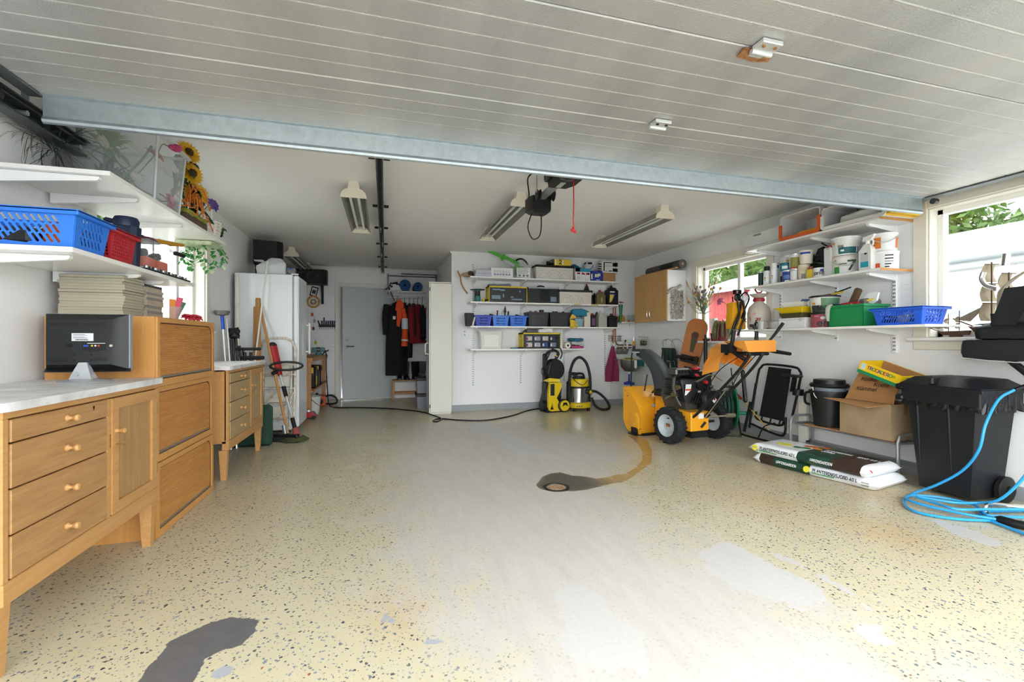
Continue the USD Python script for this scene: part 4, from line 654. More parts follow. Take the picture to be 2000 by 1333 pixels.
# sack truck leaning on the fridge side
RW2 = mat('rusty_white_paint', 'dcd6c8', .6, var=1, vs=26, col2='8a4a30'); st = thing('sack_truck', 'old white sack truck with flaking rusty paint leaning on the side of the fridge', 'sack truck', (-1.22, 5.86, 0))
part(st, 'frame', B().tube([(-.19, -.08, .02), (-.19, .05, .6), (-.19, .085, 1.0), (-.15, .09, 1.1), (-.08, .095, 1.135), (.08, .095, 1.135), (.15, .09, 1.1), (.19, .085, 1.0), (.19, .05, .6), (.19, -.08, .02)], .014, 8), RW2)
part(st, 'inner_bar', B().tube([(-.15, -.06, .1), (-.15, .07, .82)], .011, 8).tube([(.15, -.06, .1), (.15, .07, .82)], .011, 8), RW2)
for z, y in ((.2, -.02), (.36, .01), (.54, .04), (.7, .055), (.82, .065)): part(st, 'cross_bar', B().tube([(-.19, y, z), (.19, y, z)], .011, 8), RW2)
for z, y in ((.26, .0), (.44, .03), (.62, .055), (.76, .07)): part(st, 'back_panel', B().ob((0, y+.012, z), (.28, .004, .12), rot(-10, 0, 0)), mat('panel_cream', 'd9d6c8', .5))
part(st, 'toe_plate', B().box(-.2, -.24, .01, .2, -.07, .016, .002), RUST); part(st, 'brace', B().tube([(-.17, -.04, .3), (0, -.0, .5)], .009, 6).tube([(.19, -.04, .5), (.02, -.05, .16)], .009, 6), RW2)
# grass trimmer
tr = thing('grass_trimmer', 'grass trimmer with red motor, black loop handle and silver shaft leaning on the fridge', 'grass trimmer')
A_, B_ = np.array((-.95, 5.47, .12)), np.array((-1.26, 5.83, 1.05)); TD = nrm(B_-A_); RM = mat('trimmer_red', 'a3262c', .4); along = lambda s: tuple(A_+TD*s)
part(tr, 'shaft', B().cyl(along(.05), along(.68), .012), ZINC); part(tr, 'clamp_sleeve', B().cyl(along(.4), along(.52), .022), BLK); part(tr, 'lower_sleeve', B().cyl(along(.02), along(.14), .022), BLK)
part(tr, 'motor_head', B().cyl(along(-.09), along(.02), .045, .03), mat('trimmer_red_dusty', '9a4a44', .6)); part(tr, 'spool', B().lathe([(0, 0), (.05, 0), (.05, .03), (0, .035)], 16, (A_[0]-.0, A_[1]-.02, .01)), BLK)
part(tr, 'guard', B().lathe([(.02, .07), (.1, .045), (.14, .015), (.135, .012), (.09, .035), (.02, .06)], 20, (A_[0], A_[1], .0)), mat('grass_caked', '4f5532', .95, var=.8, vs=40, col2='2f331f', bump=1, bs=60))
part(tr, 'motor_body', B().cyl(along(.74), along(1.02), .036, .05), RM); part(tr, 'end_cap', B().ell(along(1.03), .052, 14), BLK); part(tr, 'collar', B().cyl(along(.66), along(.76), .026), RM)
lp = [tuple(np.array(along(.78))+np.array((.17*math.cos(a)+.1, -.05+.03*math.sin(a), .045*math.sin(a)))) for a in np.linspace(0, 2*math.pi, 18, endpoint=False)]; part(tr, 'loop_handle', B().tube(lp, .013, 8, close=True), BLK); part(tr, 'trigger_grip', B().cyl(along(.72), tuple(np.array(along(.72))+np.array((-.06, -.05, -.03))), .022), BLK)
# ---- workbench corner behind the fridge
PINE = woodmat('pine', 'c9986a', 'b58050', 1, .6, 2)
wk = thing('workbench', 'wooden workbench with a lower shelf behind the fridge', 'workbench', (-1.37, 7.9, 0)); part(wk, 'top', B().box(-.33, -.9, .8, .38, .85, .86, .006), PINE); part(wk, 'lower_shelf', B().box(-.33, -.88, .36, .38, .84, .39, .004), PINE)
for x in (-.3, .32):
    for y in (-.85, .78): part(wk, 'leg', B().box(x-.03, y, 0, x+.03, y+.06, .8, .004), PINE)
vs = thing('bench_vise', 'turquoise bench vise clamped on the workbench', 'vise', (-1.1, 8.45, .86)); TQ = mat('vise_teal', '5f8f93', .45); part(vs, 'base', B().lathe([(0, 0), (.06, 0), (.05, .03), (.03, .05), (0, .05)], 16), TQ)
part(vs, 'fixed_jaw', B().box(-.11, -.04, .04, -.03, .04, .13, .012), TQ); part(vs, 'moving_jaw', B().box(.02, -.04, .05, .1, .04, .13, .012), TQ); part(vs, 'screw', B().cyl((-.03, 0, .07), (.16, 0, .07), .012), DST); part(vs, 'handle', B().cyl((.15, -.07, .06), (.15, .07, .09), .006), DST); part(vs, 'jaw_plate', B().box(-.035, -.042, .1, .022, .042, .135, .004), DST)
for i, (y, h, l) in enumerate(((7.45, .33, 'black tool case with yellow label on the lower bench shelf, nearest'), (7.72, .26, 'black tool case on the lower bench shelf behind the nearest one'), (8.02, .32, 'black tool case with pink and yellow labels on the lower bench shelf, farthest'))):
    t = thing('tool_case', l, 'tool case', (-1.13, y, .39)); part(t, 'shell', B().box(-.13, -.1, 0, .13, .1, h, .02), BLK); part(t, 'lid_line', B().box(-.132, -.102, h*.6, .132, .102, h*.63), DST)
    if i != 1: part(t, 'sticker', B().box(-.06, -.1025, h*.68, .1, -.1, h*.95), mat('sticker_yellow', 'e2c22c', .5)); part(t, 'side_sticker', B().box(.13, -.05, h*.15, .1325, .06, h*.55), mat('sticker_yellow') if i == 0 else mat('sticker_pink', 'd99ab0', .5))
    part(t, 'latch', B().box(.128, -.03, h*.56, .138, .03, h*.7, .003), mat('sticker_yellow') if i == 2 else DST)
cs = thing('chainsaw', 'orange chainsaw with black handle on the floor under the workbench', 'chainsaw', (-1.0, 8.35, 0)); OR2 = mat('saw_orange', 'd0521c', .45)
part(cs, 'engine', B().blob([(x, y, z) for x in (-.16, .03) for y in (-.1, .08) for z in (.005, .17)], 2), OR2); part(cs, 'rear_handle', B().tube([(.0, 0, .14), (.1, 0, .17), (.19, 0, .12), (.2, 0, .04), (.1, 0, .02), (.02, 0, .03)], .016, 8, 5), BLK); part(cs, 'front_handle', B().tube([(-.1, -.1, .05), (-.11, -.1, .2), (-.11, .06, .2)], .013, 8, 5), BLK); part(cs, 'bar', B().box(-.5, -.02, .05, -.16, .02, .11, .01), ZINC); part(cs, 'starter_cover', B().cyl((-.05, -.1, .08), (-.05, -.115, .08), .05), BLK)
jk = thing('trolley_jack', 'low red trolley jack on the floor beside the fridge door', 'jack', (-1.02, 6.95, 0)); part(jk, 'body', B().hull([(-.2, -.07, .03), (.1, -.07, .03), (.1, .07, .03), (-.2, .07, .03), (-.2, -.06, .12), (.05, -.06, .1), (.05, .06, .1), (-.2, .06, .12)]), mat('jack_red', 'b0202c', .35))
for x in (-.15, .06):
    for y in (-.08, .08): part(jk, 'wheel', B().cyl((x, y-.015, .03), (x, y+.015, .03), .03), BLK)
part(jk, 'saddle', B().cyl((-.02, 0, .1), (-.02, 0, .13), .035), ZINC); part(jk, 'badge', B().box(.099, -.03, .06, .104, .03, .085), ZINC)
bk = thing('bucket', 'pale grey bucket standing under the workbench', 'bucket', (-1.06, 7.42, 0)); part(bk, 'body', B().lathe([(0, .002), (.1, 0), (.13, .26), (.137, .26), (.137, .27), (.125, .27), (.095, .01), (0, .01)], 24), mat('bucket_grey', 'c9ccc4', .5)); part(bk, 'handle', B().tube([(0, -.135, .25), (.08, -.1, .16), (.12, 0, .12), (.08, .1, .16), (0, .135, .25)], .004, 6, 5), DST)
tr2 = thing('tool_rack', 'black magnetic rack of screwdrivers on the far wall beside the door', 'tool rack', (-1.04, YF, 1.36)); part(tr2, 'bar', B().box(-.15, -.03, 0, .15, 0, .05, .004), BLK)
for i, x in enumerate(np.linspace(-.13, .13, 8)): part(tr2, 'screwdriver', B().cyl((x, -.02, .04), (x+(-.03 if i == 0 else 0), -.025, .12+.06*(i == 2)), .012).cyl((x, -.02, -.04), (x, -.02, .05), .004, n=6), mat('handle_navy', '222a52', .4) if i % 3 else BLK)
wc = thing('decorative_plate', 'round wooden rimmed plate hanging on the far wall beside the speaker bracket', 'plate', (-1.28, YF, 1.83)); part(wc, 'rim', B().lathe([(.085, 0), (.115, .004), (.12, .015), (.105, .02), (.085, .012)], 28, (0, 0, 0), (0, -1, 0)), BEECH); part(wc, 'disc', B().lathe([(0, 0), (.09, 0), (.09, .01), (0, .012)], 28, (0, 0, 0), (0, -1, 0)), mat('plate_paint', 'e0dccf', .4, var=1, vs=18, col2='6c7a4c')); part(wc, 'motif', B().lathe([(.03, .012), (.045, .016), (.05, .012)], 20, (0, 0, 0), (0, -1, 0)), mat('plate_brown', '8a5a30', .5))
pf = thing('picture_frame', 'small tilted black and white sign on the far wall above the round plate', 'sign', (-1.27, YF-.002, 2.02), R=rot(0, 14, 0)); part(pf, 'frame', B().prism(sbox(-.06, -.09, .06, .09).difference(sbox(-.045, -.07, .045, .07)), .012, (0, 0, 0), (1, 0, 0), (0, 0, 1)), BLK); part(pf, 'card', B().box(-.05, -.004, -.075, .05, -.001, .075), mat('label_white')); part(pf, 'print', B().box(-.03, -.006, -.04, .03, -.0035, .03), DST)
sw = thing('light_switch', 'white light switch on the far wall left of the door', 'switch', (-.93, YF, 1.03)); part(sw, 'plate', B().box(-.04, -.012, -.04, .04, 0, .04, .004), WHITE); part(sw, 'rocker', B().box(-.025, -.017, -.025, .025, -.01, .025, .003), WHITE)
for i, (x, z, c, nm) in enumerate(((-1.3, 1.62, 'c0562c', 'orange'), (-1.26, 1.5, '9aa0a4', 'grey'), (-1.28, 1.36, '9a2a2a', 'red'), (-1.24, 1.1, 'c9b42c', 'yellow'))):
    t = thing('hanging_tool', f'small {nm} tool hanging on the far wall behind the fridge handle', 'tool', (x, YF-.01, z)); part(t, 'grip', B().box(-.02, -.02, -.06, .02, 0, .0, .006), mat('tool_'+nm, c, .5)); part(t, 'blade', B().cyl((0, -.01, 0), (0, -.01, .06), .005), ZINC); part(t, 'hook', B().cyl((0, .008, .055), (0, -.02, .055), .003), DST)
# ================================================================ BACK WALL
def bracket_y(t, x, y, z, L, h=.11):
    P = Polygon([(0, -h), (.012, -h), (.05, -.06), (L-.01, -.02), (L, -.012), (L, -.001), (0, -.001)]); part(t, 'bracket', B().prism(P, .02, (x+.01, y, z), (0, -1, 0), (0, 0, 1)), WHITE)
for i, (x, z0, z1, lb) in enumerate(((1.34, .38, 2.32, 'leftmost'), (2.12, .4, 2.2, 'second from the left'), (2.87, .42, 2.2, 'third from the left'), (3.62, .5, 2.15, 'rightmost'))):
    t = thing('wall_rail', f'{lb} white slotted rail on the back wall behind the shelves', 'rail', (x, YB, 0)); part(t, 'channel', B().box(-.013, -.018, z0, .013, 0, z1), WHITE)
    part(t, 'slots', sum_b([B().box(dx-.0035, -.0186, z, dx+.0035, -.0175, z+.016) for z in np.arange(z0+.02, z1-.02, .035) for dx in (-.006, .006)]), DST, smooth=False, kind='stuff')
SZ = (2.08, 1.698, 1.328, .98)
for k, (z, x1, lb) in enumerate(zip(SZ, (3.75, 3.75, 3.75, 3.12), ('top', 'second', 'third', 'bottom short'))):
    t = thing('shelf_board', f'{lb} white shelf board on the back wall', 'shelf'); part(t, 'board', B().box(1.24, 6.76, z-.022, x1, YB-.02, z, .002), SHELFW)
    for x in (1.34, 2.12, 2.87, 3.62)[:4 if x1 > 3.2 else 3]: bracket_y(t, x, YB-.018, z-.022, .28)
    if k == 1:
        for a in (2.92, 3.22): part(t, 'tape', B().box(a, 6.7585, z-.02, a+.13, 6.7599, z-.002), mat('tape_tan', 'd9b878', .6))
Z1, Z2, Z3, Z4 = SZ; FY = 6.83
def lidbox(name, label, x0, x1, zt, zb, d, mb, ml, lip=.012, lid=.035, cat='box', y=FY):
    t = thing(name, label, cat, ((x0+x1)/2, y+d/2, zb)); w, h = x1-x0, zt-zb
    part(t, 'body', B().taper(-w/2+lip, -d/2+lip, w/2-lip, d/2-lip, 0, h-lid, .006, .008), mb); part(t, 'lid', B().box(-w/2, -d/2, h-lid, w/2, d/2, h, .008), ml); return t
def carton(name, label, x0, x1, zt, zb, d, m, cat='box', y=FY, tape=None):
    t = thing(name, label, cat, ((x0+x1)/2, y+d/2, zb)); w, h = x1-x0, zt-zb; part(t, 'carton', B().box(-w/2, -d/2, 0, w/2, d/2, h, .003), m)
    part(t, 'flap_line', B().box(-w/2+.002, -.0015, h, w/2-.002, .0015, h+.001), tape or mat('seam_dark', '6a5a48', .7)); return t, w, h, d
def printed(t, w, h, d, rects):
    """flat print on a carton front: (u0, v0, u1, v1, material) in fractions of the face"""
    for u0, v0, u1, v1, m in rects: part(t, 'print', B().box(-w/2+u0*w, -d/2-.0009, v0*h, -w/2+u1*w, -d/2+.0005, v1*h), m, smooth=False)
P_W, P_B, P_R, P_BL, P_Y, P_T = (mat('print_'+n, c, .5) for n, c in (('white', 'e8eaea'), ('black', '1d1e20'), ('red', 'b8283a'), ('blue', '2440a0'), ('yellow', 'e3c640'), ('teal', '2e9cc0')))
CARD = mat('cardboard', 'b98e62', .8, var=.3, vs=5, col2='a57c52'); CREAMB = mat('cream_plastic', 'd8d2c6', .5)
# --- top shelf
an = thing('antler_hook', 'tan bone shaped hanger sticking out at the left end of the top shelf', 'hanger', (1.2, 6.98, Z1)); BONE = mat('bone', 'b89a78', .7, var=.5, vs=30)
part(an, 'stem', B().tube([(-.12, 0, .1), (-.08, -.01, .0), (-.07, -.02, -.08), (-.03, -.03, -.17), (.03, -.03, -.25)], .012, 8, 5), mat('antler_tan', 'a87e46', .6)); part(an, 'skull', B().blob([(-.1, -.03, .02), (.1, -.04, .02), (.1, .04, .02), (-.1, .03, .03), (.08, 0, .1), (-.02, 0, .08)], 1, .01, 30), BONE); part(an, 'hair', B().ell((.08, 0, .06), (.05, .045, .05), 10), mat('fur_dark', '5a4a3c', .95, bump=1, bs=200))
x0, x1, zt = 1.324, 1.580, 2.197
for k in range(2):
    t, w, h, d = carton('flat_package', f'flat silver grey wrapped package at the left of the top shelf, {("lower", "upper")[k]} of two', x0+.01*k, x1, Z1+.058+.055*k, Z1+.003+.056*k, .2, mat('silver_wrap', 'b9b9c4', .35, .4))
x0, x1, zt = 1.572, 1.924, 2.234
t, w, h, d = carton('seed_box', 'white box printed with two rows of six small symbols on the top shelf', x0, x1, zt, Z1, .16, P_W)
for i in range(6):
    part(t, 'symbol', B().tube([(-w/2+w*(.18+.13*i)+.013*math.cos(a), -d/2-.0008, h*.62+.014*math.sin(a)) for a in np.linspace(.4+i*.3, 4.9+i*.2, 8)], .003, 5), mat('print_grey', '8a8a80', .6)); part(t, 'symbol', B().box(-w/2+w*(.13+.13*i), -d/2-.0009, h*.24, -w/2+w*(.22+.13*i), -d/2, h*.42), mat('print_lilac', '9a98b8', .6), smooth=False)
# hedge trimmer in a clear bag
x0, x1, zt = 1.907, 2.294, 2.394
hb = thing('clear_bag', 'clear plastic carrying bag with black arched handle around a green tool on the top shelf', 'bag', ((x0+x1)/2, 6.93, Z1)); w = (x1-x0)/2
part(hb, 'pouch', B().blob([(-w, -.08, 0), (w, -.08, 0), (w, .08, 0), (-w, .08, 0), (-w*.9, -.06, .24), (w*.5, -.06, .26), (w*.5, .06, .26), (-w*.9, .06, .24)], 1, .008, 14), CLEAR2); part(hb, 'handle', B().tube([(-w*.75, 0, .24), (-w*.4, 0, .31), (0, 0, .325), (w*.3, 0, .29), (w*.5, 0, .24)], .014, 8, 5), BLK)
lbw = part(hb, 'label_card', B().box(-w*.6, -.097, .015, w*.55, -.094, .17), P_W)
for i in range(4): part(lbw, 'print', B().box(-w*.5, -.0985, .15-.022*i, w*(.4-.1*(i % 2)), -.0965, .158-.022*i), mat('print_grey'), smooth=False)
for i, u in enumerate((-.35, 0, .3)): part(lbw, 'print', B().box(w*(u-.1), -.0985, .03, w*(u+.1), -.0965, .065), mat('print_grey'), smooth=False)
GRT = mat('tool_green', '56b040', .4)
ht = thing('hedge_trimmer', 'bright green hedge trimmer poking out of the clear bag on the top shelf', 'hedge trimmer'); P0, P1 = np.array((1.960, 6.93, 2.34)), np.array((1.529, 6.93, 2.527)); D_ = nrm(P1-P0); L_ = np.linalg.norm(P1-P0); RH = np.column_stack([D_, (0, 1, 0), np.cross(D_, (0, 1, 0))])
part(ht, 'blade_guard', B().ob(P0+D_*L_*.72, (L_*.56, .02, .05), RH, .006), GRT); part(ht, 'tip', B().ob(P1, (.03, .021, .05), RH, .004), BLK); part(ht, 'hand_guard', B().ob(P0+D_*L_*.4, (.05, .06, .11), RH, .015), GRT); part(ht, 'motor_case', B().ob(P0+D_*L_*.08, (.26, .07, .08), RH, .02), GRT); part(ht, 'label_strip', B().ob(P0+D_*L_*.15+np.array((-.02, -.036, -.04)), (.2, .01, .05), RH, .004), mat('silver_wrap'))
part(ht, 'body', B().blob([(2.019+dx, 6.93+dy, Z1+dz) for dx, dy, dz in ((-.03, -.05, .08), (.2, -.05, .02), (.2, .05, .02), (-.03, .05, .08), (-.05, -.04, .22), (.1, -.04, .2), (.1, .04, .2), (-.05, .04, .22))], 1, .006, 20), GRT)
x0, x1, zt = 2.294, 2.958, 2.313
def petal_relief(t, w, h, d):
    for c in (-.28, -.02, .26):
        for k, r in enumerate((.09, .13)): part(t, 'relief_line', B().tube([(c*w+r*math.cos(a)*1.1, -d/2-.001+.014, .01+r*1.1*math.sin(a)) for a in np.linspace(.1, math.pi-.1, 12)], .0018, 5), mat('relief_grey', 'b4aea4', .6))
t = lidbox('storage_box', 'cream storage box with black lid on the top shelf', x0, x1, zt, Z1, .2, mat('cream_plastic_light', 'dcd9d4', .5), BLK); petal_relief(t, x1-x0, zt-Z1, .2)
top1 = zt; x0, x1, zt = 2.613, 2.904, 2.384
t, w, h, d = carton('yellow_carton', 'small yellow carton with black figure 2 on top of the cream storage box', x0, x1, top1+.1, top1+.001, .12, P_Y, tape=P_B); printed(t, w, h, d, ((.04, .1, .1, .9, P_W), (.45, .15, .52, .85, P_W))); text(t, '2', .07, P_B, (-w*.27, -d/2-.0005, .018), (1, 0, 0), (0, 0, 1))
cw = thing('wire_coil', 'dark coil of wire on top of the cream storage box', 'coil', (2.569, 6.9, top1+.002))
for k in range(5): part(cw, 'loop', B().tube([(.065*math.cos(a), .05*math.sin(a), .012+.012*k+.035*max(0, math.sin(a+.5*k))*(k > 1)) for a in np.linspace(0, 2*math.pi, 16, endpoint=False)], .006, 5, close=True), BLK)
TEAL = mat('teal_cloth', '2d86a6', .7, var=.5, vs=12, col2='1f6784', bump=.4, bs=40)
def cloth(name, label, c, s, m, cat='cloth', seed=1, n=.018):
    x, y, z = c; a, b, h = s; g = np.random.default_rng(seed)
    return solo(name, B().blob([(x+u*a*g.uniform(.75, 1), y+v*b*g.uniform(.75, 1), z+q) for u in (-1, 0, 1) for v in (-1, 1) for q in (.003, h*g.uniform(.55, 1))], 1, min(n, h*.3), 16, seed), m, label, cat)
x0, x1, zt = 2.913, 3.192, 2.382; cloth('teal_bag', 'crumpled teal blue bag behind the paint kit box on the top shelf', ((x0+x1)/2, 7.0, Z1), (.14, .05, zt-Z1+.02), TEAL, 'bag', 3)
x0, x1, zt = 2.976, 3.238, 2.284; t, w, h, d = carton('paint_kit_box', 'white box with blue band and red pictures on the top shelf', x0, x1, zt, Z1, .1, P_W)
printed(t, w, h, d, ((0, .72, 1, 1, P_T), (0, .72, .3, 1, mat('print_violet', '5a5ab8', .5)), (.1, .52, .24, .66, P_R), (.24, .52, .3, .64, P_B), (.42, .5, .56, .66, P_R), (.56, .5, .64, .6, P_B), (.72, .5, .86, .66, P_R), (.86, .5, .94, .66, P_B), (.38, .06, .385, .48, mat('print_grey')), (.68, .06, .685, .48, mat('print_grey')), (.1, .1, .3, .4, mat('print_pale', 'cfd6da', .5)), (.66, .03, .74, .07, P_B)))
x0, x1, zt = 3.183, 3.385, 2.418; jg = thing('sprayer_jug', 'white sprayer jug with black hose and cap behind the blue carton on the top shelf', 'jug', ((x0+x1)/2, 7.0, Z1)); part(jg, 'jug', B().taper(-.075, -.05, .075, .05, 0, .3, -.012, .02), mat('jug_white', 'd3dadf', .4)); part(jg, 'cap', B().cyl((.03, 0, .3), (.03, 0, .335), .035), BLK); part(jg, 'hose', B().tube([(.06, -.055, .28), (.02, -.06, .22), (-.05, -.06, .14)], .004, 6, 4), BLK); part(jg, 'nozzle', B().cyl((-.07, 0, .3), (-.05, 0, .33), .012), BLK)
x0, x1, zt = 3.256, 3.468, 2.253; t, w, h, d = carton('blue_carton', 'blue carton with a picture of cream fittings on the top shelf', x0, x1, zt, Z1, .12, P_BL); printed(t, w, h, d, ((.3, .4, .5, .7, CREAM), (.52, .5, .78, .75, CREAM), (.55, .38, .62, .5, CREAM), (.42, .1, .72, .17, P_W), (-.02, .2, .1, .7, CREAM)))
x0, x1, zt = 3.468, 3.693, 2.228; carton('cardboard_box', 'small plain brown cardboard box under the black and white carton on the top shelf', x0, x1, zt, Z1, .17, CARD); zc = zt
x0, x1, zt = 3.357, 3.750, 2.422; t, w, h, d = carton('printed_carton', 'white carton with bold black print standing on the brown cardboard box', x0+.09, x1, zt, zc+.002, .17, P_W); printed(t, w, h, d, ((.1, .14, .16, .88, P_B), (.1, .84, .6, .9, P_B), (.64, .55, .95, .9, P_B), (.64, .1, .95, .4, P_B), (.7, .62, .82, .7, P_W), (.74, .75, .9, .84, P_W), (.7, .2, .88, .3, P_W), (.18, .5, .6, .72, mat('print_pale')), (.4, .12, .6, .2, P_B), (.18, .1, .3, .16, mat('print_lilac'))))
for k in range(4): part(t, 'side_stripe', B().ob((-w/2-.0005, 0, h*(.2+.2*k)), (.001, d*.8, .018), rot(12, 0, 0)), P_B, smooth=False)
# --- second shelf
x0, x1, zt = 1.269, 1.491, 1.874; t = thing('cable_drum', 'green stand with flat black round top at the left of the second shelf', 'stand', ((x0+x1)/2, 6.93, Z2)); TG = mat('teal_green', '1f6e6a', .4); part(t, 'foot', B().lathe([(0, 0), (.048, 0), (.048, .1), (.04, .105), (0, .105)], 20), TG); part(t, 'neck', B().cyl((0, 0, .105), (0, 0, .175), .042), BLK); part(t, 'collar', B().cyl((0, 0, .17), (0, 0, .19), .042), TG); part(t, 'disc', B().lathe([(0, .19), (.11, .192), (.118, .198), (.1, .2), (0, .2)], 26), BLK)
t = thing('hose_fitting', 'small yellow and black hose fitting beside the green stand on the second shelf', 'fitting', (1.482, 6.9, Z2)); part(t, 'nut', B().cyl((-.03, 0, .03), (.0, 0, .03), .03, n=8), P_Y); part(t, 'body', B().cyl((0, 0, .025), (.07, 0, .025), .024), BLK); part(t, 'ring', B().cyl((.03, -.03, .01), (.05, -.03, .01), .01), P_Y)
def crate(name, label, x0, x1, zt, zb, d, mside, mfront, mrim, holes, y=FY):
    t = thing(name, label, 'crate', ((x0+x1)/2, y+d/2, zb)); w, h = x1-x0, zt-zb
    for s in (-1, 1):
        P = sbox(-d/2, 0, d/2, h).difference(unary_union([sbox(-d/2+.03+.05*i, h*.15, -d/2+.055+.05*i, h*.6) for i in range(int((d-.06)/.05))]+[Point(0, h*.8).buffer(.022)])); part(t, 'end_wall', B().prism(P, .01, (s*(w/2-.005)-.005, 0, 0), (0, 1, 0), (0, 0, 1)), mside)
    Pf = sbox(-w/2+.012, 0, w/2-.012, h-.02)
    if holes: Pf = Pf.difference(unary_union([sbox(-w/2+.05+(w-.1)*i/4+.012, h*.1+.4*h*j, -w/2+.05+(w-.1)*(i+1)/4-.012, h*.1+.4*h*j+.28*h) for i in range(4) for j in range(2)]))
    for s in (-1, 1): part(t, 'front_wall' if s < 0 else 'rear_wall', B().prism(Pf, .006, (0, s*(d/2-.006)+.003, 0), (1, 0, 0), (0, 0, 1)), mfront)
    part(t, 'base', B().box(-w/2+.01, -d/2+.01, 0, w/2-.01, d/2-.01, .006), mfront)
    part(t, 'rim', B().prism(sbox(-w/2, -d/2, w/2, d/2).difference(sbox(-w/2+.018, -d/2+.018, w/2-.018, d/2-.018)), .022, (0, 0, h-.022)), mrim); return t
YC = mat('crate_yellow', 'dcc01e', .45); BC = mat('crate_black', '17181b', .35)
x0, x1, zt = 1.539, 2.158, 1.951; t = crate('folding_crate', 'folding crate with yellow ends and rim and black front on the second shelf', x0, x1, zt, Z2, .24, YC, BC, YC, False); fyy = -.124
for u0, v0, u1, v1 in ((.08, .72, .3, .8), (.3, .68, .42, .78), (.06, .2, .3, .42), (.36, .3, .4, .5), (.58, .3, .66, .38), (.6, .16, .9, .24), (.82, .62, .86, .74)): part(t, 'label_smudge', B().box(-.3+u0*.58, fyy, v0*.26, -.3+u1*.58, fyy+.003, v1*.26), mat('smudge_blue', '6f8698', .4), smooth=False)
cloth('grey_cable_bundle', 'grey bundle of cable on top of the yellow rimmed crate', (x0+.2, 6.96, zt+.001), (.22, .06, .05), mat('cable_grey', '7d7d92', .5, bump=1, bs=60), 'cable', 8)
x0, x1, zt = 2.166, 2.683, 1.954; t = crate('plastic_crate', 'black crate with grey lid and a pale label on the second shelf', x0, x1, zt, Z2, .24, BC, BC, mat('rim_silver', '9aa4aa', .4), False); part(t, 'lid', B().box(-.24, -.1, .25, .24, .1, .258), mat('rim_silver')); part(t, 'label_card', B().box(.12, fyy, .03, .22, fyy+.003, .11), mat('smudge_blue')); part(t, 'gloss_panel', B().box(-.05, fyy+.001, .03, .1, fyy+.004, .22), mat('crate_gloss', '22262a', .15)); part(t, 'carry_handle', B().tube([(-.06, 0, .258), (-.04, 0, .285), (.04, 0, .285), (.06, 0, .258)], .01, 6, 4), BLK)
x0, x1, zt = 2.692, 3.284, 1.930; t = lidbox('storage_box', 'cream storage box with dark lid on the second shelf', x0, x1, zt, Z2, .2, CREAMB, mat('lid_dark', '2b2926', .5)); petal_relief(t, x1-x0, zt-Z2, .2)
def bottle(name, label, x, y, z, w, d, h, m, mc, capr=.018, shoulder=.25, cat='bottle', handle=False, lab=None):
    t = thing(name, label, cat, (x, y, z)); hb_ = h*(1-shoulder)
    part(t, 'body', B().hull([(a*w/2*k, b*d/2*k, zz) for a in (-1, 1) for b in (-1, 1) for zz, k in ((0, .94), (.01, 1), (hb_*.95, 1))]+[(a*w/2, b*d/2*.6, hb_*.5) for a in (-1, 1) for b in (-1, 1)]+[(a*capr*1.2, b*capr*1.2, h-.03) for a in (-1, 1) for b in (-1, 1)]), m)
    part(t, 'cap', B().lathe([(capr, 0), (capr, .03), (capr*.8, .034), (0, .034)], 14, (0, 0, h-.033)), mc)
    if handle: part(t, 'grip', B().tube([(w*.2, 0, h-.04), (w*.42, 0, h-.05), (w*.48, 0, hb_*.75)], .012, 6, 4), m)
    if lab is not None: part(t, 'label_patch', B().box(-w*.36, -d/2-.0015, h*.12, w*.36, -d/2+.002, hb_*.8), lab)
    return t
REDC = mat('cap_red', 'a01c28', .4); GRC = mat('cap_green', '2d8a3a', .4)
bottle('oil_bottle', 'black bottle with red cap behind the cream storage box on the second shelf', 3.272, 7.045, Z2, .1, .045, .36, BLK, REDC, .014, .35); bottle('oil_bottle', 'slim black bottle right of the cream storage box on the second shelf', 3.370, 6.95, Z2, .04, .12, .2, BLK, BLK, .012, .1)
OLV = mat('olive_plastic', '6e6440', .35); t = bottle('oil_can', 'olive brown oil can with red cap on the second shelf', 3.448, 6.92, Z2, .16, .12, .25, OLV, REDC, .02, .3, 'can', True); part(t, 'label_patch', B().box(.0, -.063, .04, .02, -.058, .12), mat('olive_light', 'b3a56a', .5))
t = bottle('oil_can', 'black oil can with yellow and blue label at the right of the second shelf', 3.664, 6.92, Z2, .19, .13, .33, BLK, BLK, .022, .22, 'can', True); part(t, 'label_blue', B().prism([(-.07, .04), (-.02, .06), (.05, .19), (-.06, .19)], .001, (0, -.066, 0), (1, 0, 0), (0, 0, 1)), P_BL); part(t, 'label_yellow', B().prism([(-.065, .04), (-.03, .06), (.02, .175), (-.06, .175)], .001, (0, -.0668, 0), (1, 0, 0), (0, 0, 1)), P_Y); part(t, 'label_white', B().box(-.06, -.0666, .21, .03, -.064, .23), P_W)
